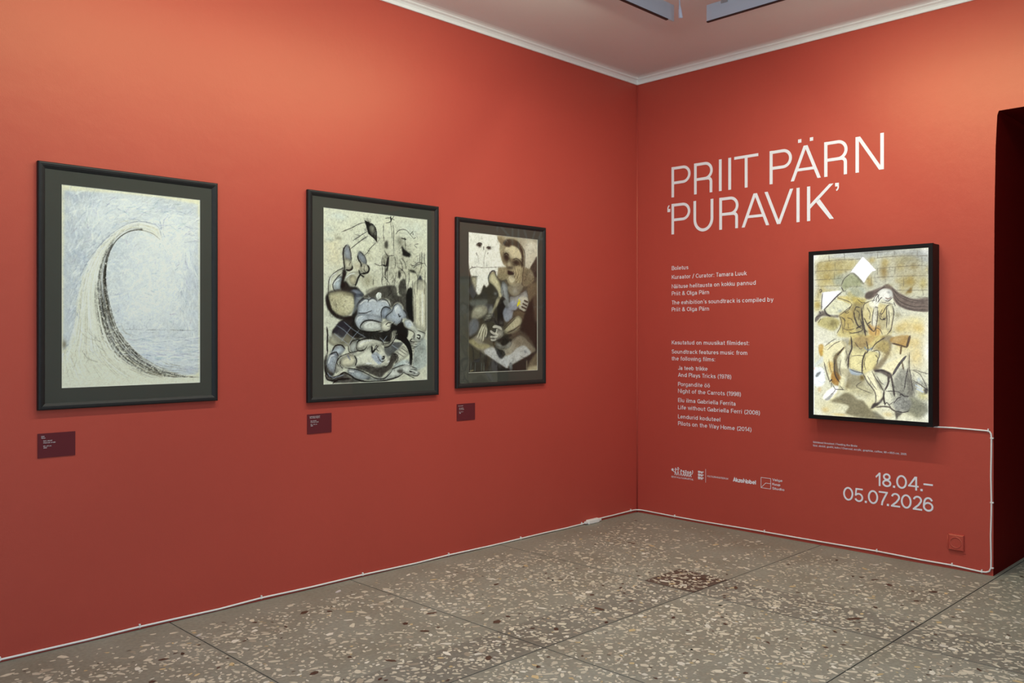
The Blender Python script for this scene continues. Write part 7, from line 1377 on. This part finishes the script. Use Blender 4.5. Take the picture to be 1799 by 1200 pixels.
def digit(ch, w, h, t):
    e = t/2; c = w/2
    if ch == '.': s = .0128; return [[(0, 0), (s, 0), (s, s), (0, s)]]
    if ch == '-': return [[(0, .0375), (w, .0375), (w, .0375+t*.95), (0, .0375+t*.95)]]
    if ch == '0': return ribbon(arc(c, h/2, c-e, h/2-e, 0, 360, 36), t)
    if ch == '1': return [[(w-t-.001, 0), (w-.001, 0), (w-.001, h), (w-t-.001, h)], [(0, h*.70), (w-t*.9, h), (w-t*.2, h-.001), (w-t*.6, h*.86), (.0035, h*.585)]]
    if ch == '8': return ribbon(arc(c, h*.745, c*.84-e, h*.255-e*.9, 0, 360, 28), t)+ribbon(arc(c, h*.27, c-e, h*.27-e*.9, 0, 360, 30), t)
    if ch == '4': return [[(w*.68, 0), (w*.68+t, 0), (w*.68+t, h), (w*.68, h)], [(0, h*.235), (w, h*.235), (w, h*.235+t*.9), (0, h*.235+t*.9)], [(0, h*.235+.004), (t*1.15, h*.235+.006), (w*.68+t*.9, h-.001), (w*.68-t*.35, h)]]
    if ch == '5': return [[(w*.14, h-t*.9), (w*.94, h-t*.9), (w*.94, h), (w*.14, h)], bar(w*.05, w*.13, t*.95, h, h*.44)]+ribbon([(w*.10+e*.2, h*.47)]+arc(c*.98, h*.33, c-e, h*.33-e, 128, -158, 30), t)
    if ch == '7': return [[(0, h-t*.92), (w, h-t*.92), (w, h), (0, h)]]+ribbon([(w-e, h-t*.5), (w*.62, h*.56), (w*.40, h*.24), (w*.34, 0)], t)
    if ch == '2': return ribbon(arc(c, h*.70, c-e-.001, h*.30-e, 172, -38, 24)+[(w*.60, h*.36), (w*.26, h*.17), (e+.002, e*1.2)], t)+[[(0, 0), (w, 0), (w, t*.95), (0, t*.95)]]
    if ch == '6': return ribbon(arc(c, h*.33, c-e, h*.33-e, 0, 360, 32), t)+ribbon([(e, h*.34), (e+.0006, h*.50)]+arc(c+.001, h*.58, c-e-.001, h*.42-e, 170, 28, 20), t)
    return []
def bank(name, label, z, rows, fn, t, part):
    T = thing(name, label, 'lettering', on_right(rows[0][2][0][1], z, 0)); I = Matrix.Translation(-T.location)
    for z0, h, items in rows:
        for ch, x0, x1 in items:
            P = [[(u+x0, v+z0) for u, v in q] for q in fn(ch, x1-x0, h, t)]
            o = poly_letter(part, on_right, P, M['vinyl'], T); o.matrix_parent_inverse = I
    return T
bank('title_lettering', 'largest white lettering, the two-line title high on the red wall', 2.05, [
    (2.3165, .2185, [('P', .3097, .4718), ('R', .5008, .6572), ('I', .702, .723), ('I', .7755, .797), ('T', .8215, 1.0021), ('P', 1.0848, 1.2432), ('Ä', 1.2341, 1.4379), ('R', 1.4599, 1.6151), ('N', 1.6597, 1.8321)]),
    (2.0495, .2205, [('q', .2628, .2983), ('P', .3097, .4693), ('U', .496, .6572), ('R', .7047, .8583), ('A', .8782, 1.0816), ('V', 1.0479, 1.2512), ('I', 1.274, 1.296), ('K', 1.3457, 1.5214), ('Q', 1.5308, 1.5634)])], glyph, .0212, 'letter')
bank('date_lettering', 'white date lettering 18.04.– 05.07.2026 under the light box', .304, [
    (.418, .080, [('1', 1.782, 1.8128), ('8', 1.8228, 1.8756), ('.', 1.8855, 1.8984), ('0', 1.9046, 1.9664), ('4', 1.973, 2.0327), ('.', 2.0426, 2.055), ('-', 2.06, 2.1114)]),
    (.305, .083, [('0', 1.5827, 1.6457), ('5', 1.6529, 1.7077), ('.', 1.7169, 1.7304), ('0', 1.7364, 1.7979), ('7', 1.8016, 1.8553), ('.', 1.8496, 1.8631), ('2', 1.8741, 1.9272), ('0', 1.9318, 1.9927), ('2', 2.0002, 2.0525), ('6', 2.057, 2.1148)])], digit, .0102, 'digit')
# ---- a plain grotesque alphabet drawn with even strokes; capitals are 1 high
XH = .72
def _a(cx, cy, rx, ry, a0, a1, n=10): return arc(cx, cy, rx, ry, a0, a1, n)
def small_glyph(ch):
    """returns advance width and stroke centre lines"""
    t = .062; b = t; x = XH-t; r = .245; m = XH/2; ry = m-t; w = 2*r; L = t; Rr = L+w; c = L+r
    ring_ = _a(c, m, r, ry, 0, 360, 18)
    G = {
     'o': (w+.2, [ring_]), 'c': (w+.16, [_a(c, m, r, ry, 48, 312, 14)]), 'e': (w+.18, [[(L+.01, m)]+[(Rr, m)]+_a(c, m, r, ry, 8, 312, 16)]),
     'b': (w+.22, [ring_, [(L, 0), (L, 1.0)]]), 'd': (w+.22, [ring_, [(Rr, 0), (Rr, 1.0)]]), 'p': (w+.22, [ring_, [(L, -.24), (L, XH)]]), 'q': (w+.22, [ring_, [(Rr, -.24), (Rr, XH)]]),
     'g': (w+.22, [ring_, [(Rr, XH), (Rr, -.04)]+_a(c, -.02, r, .19, 0, -150, 8)]),
     'a': (w+.14, [_a(L+.20, x-.19, .19, .19, 165, 0, 8)+[(L+.39, 0)], [(L+.39, m+.05), (L+.25, m+.03)]+_a(L+.17, .215, .17, .155, 90, 300, 10)+[(L+.39, .17)]]),
     'n': (w+.20, [[(L, 0), (L, XH)], [(L, x-.22)]+_a(L+.21, x-.21, .21, .21, 165, 0, 8)+[(L+.42, 0)]]),
     'h': (w+.20, [[(L, 0), (L, 1.0)], [(L, x-.22)]+_a(L+.21, x-.21, .21, .21, 165, 0, 8)+[(L+.42, 0)]]),
     'm': (w+.52, [[(L, 0), (L, XH)], [(L, x-.2)]+_a(L+.19, x-.19, .19, .19, 165, 0, 8)+[(L+.38, 0)], [(L+.38, x-.2)]+_a(L+.57, x-.19, .19, .19, 165, 0, 8)+[(L+.76, 0)]]),
     'u': (w+.20, [[(L, XH), (L, .27)]+_a(L+.21, .27, .21, .21, 180, 345, 8), [(L+.42, XH), (L+.42, 0)]]),
     'r': (.40, [[(L, 0), (L, XH)], [(L, x-.24)]+_a(L+.22, x-.21, .22, .21, 165, 80, 6)]),
     'i': (.26, [[(L+.02, 0), (L+.02, XH)], [(L+.02, .87), (L+.02, 1.0)]]), 'l': (.26, [[(L+.02, 0), (L+.02, 1.0)]]), 'j': (.28, [[(L+.06, XH), (L+.06, -.12), (L-.04, -.19)], [(L+.06, .87), (L+.06, 1.0)]]),
     't': (.40, [[(.16, .93), (.16, .14), (.20, .07), (.34, .055)], [(.02, x), (.35, x)]]), 'f': (.38, [[(.14, 0), (.14, .80), (.18, .91), (.26, .94), (.35, .94)], [(.01, x), (.34, x)]]),
     'k': (.56, [[(L, 0), (L, 1.0)], [(.48, XH), (L, .26)], [(.22, .40), (.52, 0)]]), 's': (.54, [_a(.26, x-.155, .18, .155, 25, 250, 9)+_a(.26, .215, .195, .155, 70, -160, 9)]),
     'v': (.54, [[(.03, XH), (.27, .02), (.51, XH)]]), 'w': (.80, [[(.03, XH), (.21, .02), (.40, XH), (.59, .02), (.77, XH)]]), 'x': (.54, [[(.05, 0), (.49, XH)], [(.05, XH), (.49, 0)]]),
     'y': (.54, [[(.03, XH), (.28, .03)], [(.51, XH), (.25, -.12), (.18, -.20), (.06, -.20)]]), 'z': (.52, [[(.06, x), (.45, x), (.07, t), (.47, t)]]),
     'A': (.74, [[(.04, 0), (.37, .97), (.70, 0)], [(.15, .30), (.59, .30)]]), 'B': (.70, [[(L, 0), (L, 1)], [(L, .94), (.38, .94)]+_a(.38, .735, .2, .205, 90, -90, 8)+[(L, .53)], [(.40, .53)]+_a(.40, .295, .235, .235, 90, -90, 8)+[(L, .06)]]),
     'C': (.78, [_a(.41, .5, .34, .44, 45, 315, 16)]), 'E': (.62, [[(.58, .94), (L, .94), (L, .06), (.59, .06)], [(L, .51), (.54, .51)]]), 'F': (.58, [[(L, 0), (L, .94), (.57, .94)], [(L, .49), (.52, .49)]]),
     'G': (.82, [_a(.41, .5, .34, .44, 42, 340, 16)+[(.75, .46), (.45, .46)], [(.75, .46), (.75, 0)]]), 'H': (.78, [[(L, 0), (L, 1)], [(.70, 0), (.70, 1)], [(L, .5), (.70, .5)]]), 'I': (.28, [[(.10, 0), (.10, 1)]]),
     'J': (.58, [[(.46, 1), (.46, .3)]+_a(.26, .27, .20, .21, 0, -170, 8)]), 'K': (.72, [[(L, 0), (L, 1)], [(.64, 1), (L, .36)], [(.27, .56), (.68, 0)]]), 'L': (.56, [[(L, 1), (L, .06), (.54, .06)]]),
     'M': (.90, [[(L, 0), (L, .97), (.44, .15), (.81, .97), (.81, 0)]]), 'N': (.78, [[(L, 0), (L, .97), (.70, .03), (.70, 1)]]), 'O': (.84, [_a(.42, .5, .35, .44, 0, 360, 22)]), 'U': (.76, [[(L, 1), (L, .35)]+_a(.375, .35, .315, .29, 180, 360, 12)+[(.69, 1)]]),
     'P': (.66, [[(L, 0), (L, 1)], [(L, .94), (.37, .94)]+_a(.37, .70, .235, .24, 90, -90, 10)+[(L, .46)]]), 'R': (.70, [[(L, 0), (L, 1)], [(L, .94), (.38, .94)]+_a(.38, .72, .225, .22, 90, -90, 10)+[(L, .50)], [(.40, .50), (.58, .40), (.60, 0)]]),
     'S': (.68, [_a(.34, .715, .25, .22, 20, 250, 12)+_a(.34, .285, .275, .225, 70, -165, 12)]), 'T': (.62, [[(.31, 0), (.31, 1)], [(.02, .94), (.60, .94)]]), 'V': (.70, [[(.03, 1), (.35, .02), (.67, 1)]]), 'W': (1.0, [[(.03, 1), (.26, .03), (.50, 1), (.74, .03), (.97, 1)]]),
     '0': (.64, [_a(.32, .5, .25, .44, 0, 360, 20)]), '1': (.44, [[(.30, 0), (.30, .98), (.06, .74)]]), '2': (.62, [_a(.30, .69, .23, .25, 170, -35, 12)+[(.10, .08), (.08, .06), (.56, .06)]]),
     '4': (.64, [[(.46, 0), (.46, .96), (.06, .26), (.60, .26)]]), '3': (.62, [_a(.29, .72, .21, .215, 150, -90, 10), _a(.29, .285, .24, .225, 90, -155, 10)]), '5': (.62, [[(.52, .94), (.14, .94), (.10, .52)]+_a(.30, .32, .24, .26, 125, -155, 12)]),
     '6': (.64, [_a(.32, .31, .245, .25, 0, 360, 16), [(.075, .34)]+_a(.32, .52, .245, .42, 170, 35, 8)]), '7': (.56, [[(.04, .94), (.50, .94), (.28, .45), (.20, 0)]]), '8': (.64, [_a(.32, .72, .21, .215, 0, 360, 16), _a(.32, .285, .25, .225, 0, 360, 16)]),
     '9': (.64, [_a(.32, .69, .245, .25, 0, 360, 16), [(.565, .66)]+_a(.32, .48, .245, .42, -10, -145, 8)]),
     '/': (.44, [[(.03, -.08), (.40, 1.05)]]), ':': (.26, [[(.12, .0), (.12, .13)], [(.12, .56), (.12, .69)]]), ';': (.26, [[(.13, .12), (.08, -.12)], [(.12, .56), (.12, .69)]]), '.': (.26, [[(.12, 0), (.12, .13)]]), ',': (.26, [[(.14, .12), (.08, -.14)]]),
     '(': (.34, [_a(.52, .42, .40, .68, 125, 235, 8)]), ')': (.34, [_a(-.18, .42, .40, .68, 55, -55, 8)]), '’': (.22, [[(.12, 1.0), (.08, .76)]]), '×': (.60, [[(.10, .16), (.50, .56)], [(.10, .56), (.50, .16)]]),
     '&': (.78, [[(.74, 0), (.24, .60)]+_a(.34, .77, .155, .17, 205, -30, 10)+[(.44, .62), (.16, .42)]+_a(.30, .26, .22, .20, 150, 345, 10)+[(.66, .46)]]), ' ': (.30, []), '-': (.40, [[(.05, .36), (.35, .36)]])}
    if ch in 'äöü':
        a, S_ = G[{'ä': 'a', 'ö': 'o', 'ü': 'u'}[ch]]; q = a/2-.03; return a, S_+[[(q-.14, .87), (q-.14, 1.0)], [(q+.14, .87), (q+.14, 1.0)]]
    return G.get(ch, G['-'])
def line_mesh(txt, bold):
    polys = []; x = 0
    for ch in txt:
        a, SS = small_glyph(ch)
        for i, s in enumerate(SS):
            for k, q in enumerate(ribbon(s, bold)): polys.append([(u+x, v, (i+(k % 2)*.5)*.00004) for u, v in q])
        x += a+.055
    return polys
def text_line(txt, place, u0, u1, z, cap, mat, parent, name='text_line', bold=.125, lift=.0004, thick=.0006):
    """one line of small lettering: fills u0..u1, capitals cap high, baseline at z"""
    P = line_mesh(txt, bold); a = min(u for q in P for u, v, d in q); b = max(u for q in P for u, v, d in q); k = (u1-u0)/(b-a)
    bm = bmesh.new()
    for q in P:
        dd = q[0][2]; q = [(u0+(u-a)*k, z+v*cap) for u, v, d in q]
        if sum(q[i][0]*q[(i+1) % 4][1]-q[(i+1) % 4][0]*q[i][1] for i in range(4)) < 0: q = q[::-1]
        bm.faces.new([bm.verts.new(place(u, v, lift+thick+dd)) for u, v in q])
    me = bpy.data.meshes.new(name); bm.to_mesh(me); bm.free(); o = link(name, me, mat, parent)
    if parent is not None: o.matrix_parent_inverse = Matrix.Translation(-parent.location)
    return o
def block(name, label, cat, lines, mat=None, place=on_right, **kw):
    T = thing(name, label, cat, place(lines[0][1], lines[-1][3], 0))
    for (t, a, b, z, h) in lines: text_line(t, place, a, b, z, h, mat or M['vinyl'], T, **kw)
    return T
block('credits_text', 'upper paragraph of small white wall text, beginning Boletus', 'wall text', [
    ('Boletus', .312, .453, 1.792, .0285), ('Kuraator / Curator: Tamara Luuk', .312, .917, 1.727, .0285), ('Näituse helitausta on kokku pannud', .312, .983, 1.660, .0285),
    ('Priit & Olga Pärn', .312, .623, 1.609, .0285), ('The exhibition’s soundtrack is compiled by', .312, 1.112, 1.544, .0285), ('Priit & Olga Pärn', .312, .623, 1.494, .0285)])
block('films_text', 'lower paragraph of small white wall text listing four films', 'wall text', [
    ('Kasutatud on muusikat filmidest:', .312, .935, 1.256, .0285), ('Soundtrack features music from', .312, .920, 1.190, .0285), ('the following films:', .312, .671, 1.141, .0285),
    ('Ja teeb trikke', .366, .611, 1.074, .0285), ('And Plays Tricks (1978)', .366, .798, 1.024, .0285), ('Porgandite öö', .366, .630, .958, .0285), ('Night of the Carrots (1998)', .366, .872, .909, .0285),
    ('Elu ilma Gabriella Ferrita', .366, .831, .843, .0285), ('Life without Gabriella Ferri (2008)', .366, 1.014, .792, .0285), ('Lendurid koduteel', .366, .712, .726, .0285), ('Pilots on the Way Home (2014)', .366, .951, .676, .0285)])
block('caption_text', 'tiny two-line white caption just below the light box', 'wall text', [
    ('Söödavad linnukest / Feeding the Birdie', 1.386, 1.671, .640, .0115), ('Süsi, akrüül, grafiit, kohv / Charcoal, acrylic, graphite, coffee; 99 × 69,5 cm, 2005', 1.386, 1.964, .6185, .0115)], bold=.15)

# ---- sponsors' marks
T = thing('figures_logo', 'small white mark of a row of dancing figures over tiny capitals', 'logo', on_right(.31, .293, 0))
rr = random.Random(5); polys = []
def disc(u, z, r, n=10): return [(u+r*math.cos(2*math.pi*k/n), z+r*math.sin(2*math.pi*k/n)) for k in range(n)]
for k, (u, hgt) in enumerate([(.345, .052), (.366, .060), (.392, .044), (.414, .040), (.432, .044), (.450, .038), (.470, .040)]):
    z = .317; polys += ribbon([(u-.008, z), (u-.002, z+hgt*.42), (u+rr.uniform(-.003, .003), z+hgt*.72)], .0045); polys += ribbon([(u+.007, z-.001), (u+.001, z+hgt*.42)], .004)
    polys += ribbon([(u-.010, z+hgt*rr.uniform(.55, .8)), (u, z+hgt*.66), (u+.011, z+hgt*rr.uniform(.5, .85))], .0035); polys.append(disc(u, z+hgt*.88, .0052))
polys.append(disc(.318, .352, .0095)); polys += ribbon([(.323, .346), (.333, .338), (.343, .336)], .004); polys += ribbon([(.487, .366), (.490, .352), (.484, .338), (.474, .334)], .004)
o = poly_letter('figures', on_right, polys, M['vinyl'], T, .0008); o.matrix_parent_inverse = Matrix.Translation(-T.location)
text_line('EESTI KULTUURKAPITAL', on_right, .310, .496, .295, .0115, M['vinyl'], T, 'capitals')
T = thing('lions_logo', 'small white mark of three stacked lions beside an upright line and tiny capitals', 'logo', on_right(.532, .292, 0)); polys = []
for z in (.349, .328, .307):
    polys += ribbon([(.536, z+.012), (.545, z+.0145), (.560, z+.012), (.570, z+.0135)], .0075); polys.append(disc(.538, z+.0135, .0058)); polys += ribbon([(.569, z+.013), (.576, z+.017), (.579, z+.011)], .003)
    for u in (.541, .549, .561, .570): polys += ribbon([(u, z+.011), (u-.003, z+.005), (u-.005, z+.001)], .0042)
o = poly_letter('lions', on_right, polys, M['vinyl'], T, .0008); o.matrix_parent_inverse = Matrix.Translation(-T.location)
o = box('upright_line', on_right(.594, .292, 0), on_right(.5962, .387, .0008), M['vinyl'], T); o.matrix_parent_inverse = Matrix.Translation(-T.location)
text_line('KULTUURIMINISTEERIUM', on_right, .610, .774, .3335, .0115, M['vinyl'], T, 'capitals')
block('sponsor_name', 'bold white sponsor name between the lions mark and the square mark', 'logo', [('AkzoNobel', .811, .985, .3265, .0265)], bold=.24)
T = thing('square_logo', 'small white outlined square mark with a three-line studio name', 'logo', on_right(1.02, .308, 0)); polys = []
sq = [(1.022, .310), (1.092, .310), (1.092, .378), (1.022, .378)]
for i in range(4): polys += ribbon([sq[i], sq[(i+1) % 4]], .0026)
polys += ribbon([(1.022, .310), (1.056, .3445), (1.092, .3445)], .0026)
o = poly_letter('outlined_square', on_right, polys, M['vinyl'], T, .0008); o.matrix_parent_inverse = Matrix.Translation(-T.location)
for t, a, b, z in (('Valge', 1.104, 1.176, .3660), ('Kuup', 1.104, 1.161, .3370), ('Studio', 1.104, 1.190, .3090)): text_line(t, on_right, a, b, z, .0155, M['vinyl'], T, bold=.15)

# ================================================================= maroon labels under the pictures
def tag_card(u0, z0, lines, label):
    T = thing('caption_label', label, 'label', on_left(u0+.0735, z0, 0), 'maroon labels below the pictures'); I = Matrix.Translation(-T.location)
    o = box('card', on_left(u0, z0, 0), on_left(u0+.147, z0+.102, .003), M['label'], T); o.matrix_parent_inverse = I
    for t, du, w, dz in lines: text_line(t, on_left, u0+du, u0+du+w, z0+dz, .0044, M['ink'], T, lift=.0033, bold=.17)
tag_card(-4.096, .812, [('Laine', .013, .013, .088), ('Wave', .013, .016, .081), ('Süsi, akrüül', .021, .034, .0685), ('Charcoal, acrylic', .021, .048, .0605), ('86 × 61 cm', .021, .031, .0465), ('2002', .021, .014, .0395)], 'maroon card label below the picture of the pale wave')
tag_card(-2.816, .809, [('Lohelennutajad', .013, .062, .088), ('The Kite Flyers', .013, .062, .081), ('Süsi, akrüül', .019, .034, .0655), ('Charcoal, acrylic', .019, .048, .0585), ('93 × 70 cm', .019, .038, .0465), ('2002', .019, .014, .0395)], 'maroon card label below the middle picture with the kite')
tag_card(-1.786, .805, [('Karneval', .010, .037, .088), ('Süsi, akrüül', .016, .034, .0745), ('Charcoal, acrylic', .016, .040, .0665), ('86 × 61 cm', .016, .032, .0515), ('2002', .016, .014, .0440)], 'maroon card label below the dark picture nearest the corner')

# ================================================================= cable along the foot of the walls
CB = thing('power_cable', 'white power cable clipped along the foot of both walls and up to the light box', 'cable', (0, 0, 0)); I = Matrix.Translation(-CB.location)
rc = random.Random(3)
def wig(P, amp=.0022):
    Q = []
    for i in range(len(P)-1):
        a, b = Vector(P[i]), Vector(P[i+1]); n = max(1, int((b-a).length/.22))
        for k in range(n): p = a.lerp(b, k/n); Q.append(p+Vector((0, 0, rc.uniform(-amp, amp))) if 0 < k else p)
    Q.append(Vector(P[-1])); return Q
o_ = .0055
leftp = [(-6.4, -o_, .012), (-4.95, -o_, .012), (-4.237, -o_, .0125), (-3.90, -o_, .0105), (-3.678, -o_, .0135), (-3.30, -o_, .0095), (-3.079, -o_, .0155), (-2.80, -o_, .0115), (-2.472, -o_, .0125), (-2.10, -o_, .0075), (-1.855, -o_, .0105), (-1.50, -o_, .0065), (-1.243, -o_, .0075), (-.80, -o_, .0065), (-.64, -o_, .0085), (-.592, -.009, .0115)]
corner = [(-.472, -.009, .0150), (-.455, -o_, .019), (-.30, -o_, .019), (-.085, -o_, .022), (-.05, -.006, .022), (-.030, -.012, .022), (-.012, -.030, .022), (-.006, -.055, .022), (-o_, -.09, .0215)]
rightp = [(-o_, -.34, .018), (-o_, -.58, .0175), (-o_, -.95, .0215), (-o_, -1.45, .0225), (-o_, -1.792, .0255), (-o_, -2.05, .0205), (-o_, -2.217, .0215), (-o_, -2.372, .0135), (-o_, -2.394, .016), (-o_, -2.410, .024), (-o_, -2.418, .045), (-o_, -2.4185, .10), (-o_, -2.4165, .22), (-o_, -2.4195, .33), (-o_, -2.4205, .404), (-o_, -2.4175, .55), (-o_, -2.4195, .66), (-o_, -2.4205, .758), (-o_, -2.418, .782), (-o_, -2.411, .793), (-o_, -2.400, .7965), (-o_, -2.30, .7985), (-o_, -2.22, .7995), (-.010, -2.17, .7990), (-.016, -2.14, .7985), (-.020, -2.11, .7988), (-.021, -2.085, .7992)]
for P in (wig(leftp), corner+wig(rightp, .0008)[0:]):
    o = tube('sheath', P, .0046, M['cable'], CB, 8); o.matrix_parent_inverse = I
bm = bmesh.new(); add_box(bm, (-.06, -.016, -.015), (.06, .016, .015), .006)
for sgn in (-1, 1): add_box(bm, (sgn*.072-.014, -.009, -.008), (sgn*.072+.014, .009, .008), .003)
o = bm_obj('inline_connector', bm, M['cable'], CB); o.location = (-.532, -.0165, .0155); o.matrix_parent_inverse = I
def clip(p, ax, vert=False):
    """saddle clip with a nail, hugging the cable"""
    bm = bmesh.new(); V = []; n = 8; w = .0035
    for k in range(n+1):
        a = math.pi*k/n; 
        for r in (.0046, .0066):
            for s in (-w, w): V.append((s, -(r*math.sin(a)), r*math.cos(a)))
    vs = [bm.verts.new(v) for v in V]
    for k in range(n):
        b = k*4; c = b+4; bm.faces.new((vs[b+2], vs[b+3], vs[c+3], vs[c+2])); bm.faces.new((vs[b+1], vs[b], vs[c], vs[c+1])); bm.faces.new((vs[b], vs[b+2], vs[c+2], vs[c])); bm.faces.new((vs[b+3], vs[b+1], vs[c+1], vs[c+3]))
    for b in (0, n*4): bm.faces.new((vs[b], vs[b+1], vs[b+3], vs[b+2]))
    add_box(bm, (-.0035, -.006, .0050), (.0035, .004, .0125), .001)
    o = bm_obj('clip', bm, M['cable'], CB); R = Matrix.Identity(4)
    if vert: R = Matrix.Rotation(math.radians(90), 4, 'Y')
    if ax == 'y': R = Matrix.Rotation(math.radians(-90), 4, 'Z') @ R
    o.matrix_world = Matrix.Translation(p) @ R
    return o
for u, z in [(-5.6, .012), (-4.95, .012), (-4.237, .0125), (-3.678, .0135), (-3.079, .0155), (-2.472, .0125), (-1.855, .0105), (-1.243, .0075), (-.64, .0085), (-.085, .022)]: clip((u, -.0052, z), 'x')
for u, z in [(.34, .018), (1.792, .0255), (2.217, .0215), (2.372, .0135), (1.05, .0215)]: clip((-.0052, -u, z), 'y')
for z in (.045, .404, .758): clip((-.0052, -2.4195, z), 'y', True)
clip((-.0052, -2.405, .7960), 'y')

# ================================================================= painted-over wall socket
SK = thing('wall_socket', 'square wall socket painted over in wall red, near the doorway and floor', 'socket', on_right(2.238, .106, 0)); I = Matrix.Translation(-SK.location)
u0, u1, z0, z1 = 2.197, 2.281, .108, .199
o = ring('plate', on_right, [(u0, u1, z0, z1, 0), (u0+.002, u1-.002, z0+.002, z1-.002, .011), (u0+.006, u1-.006, z0+.006, z1-.006, .014), (u0+.02, u1-.02, z0+.02, z1-.02, .0142)], M['red'], SK, False); o.matrix_parent_inverse = I
c = ((u0+u1)/2, (z0+z1)/2); V = []; F = []; prof = [(.034, .0141), (.031, .0160), (.027, .0162), (.0245, .0105), (.0, .0100)]
for r, out in prof[:-1]:
    for k in range(24): a = 2*math.pi*k/24; V.append(on_right(c[0]+r*math.cos(a), c[1]+r*math.sin(a), out))
V.append(on_right(c[0], c[1], .010))
for i in range(3):
    for k in range(24): F.append((i*24+k, i*24+(k+1) % 24, (i+1)*24+(k+1) % 24, (i+1)*24+k))
for k in range(24): F.append((72+k, 72+(k+1) % 24, 96))
o = mesh_obj('socket_dish', V, F, M['red'], SK, True); o.matrix_parent_inverse = I
o = mesh_obj('face_plate', [on_right(u0+.006, z0+.006, .0138), on_right(u1-.006, z0+.006, .0138), on_right(u1-.006, z1-.006, .0138), on_right(u0+.006, z1-.006, .0138)], [(0, 1, 2, 3)], M['red'], SK); o.matrix_parent_inverse = I
# ridge of old plaster under the plate
o = tube('plaster_ridge', [on_right(u0-.004, z1-.01, .001), on_right(u0-.006, z0+.01, .001), on_right(u0+.002, z0-.004, .001), on_right(u0+.03, z0-.011, .001), on_right(u1-.01, z0-.009, .001), on_right(u1+.006, z0-.010, .001)], .003, M['red'], SK); o.matrix_parent_inverse = I
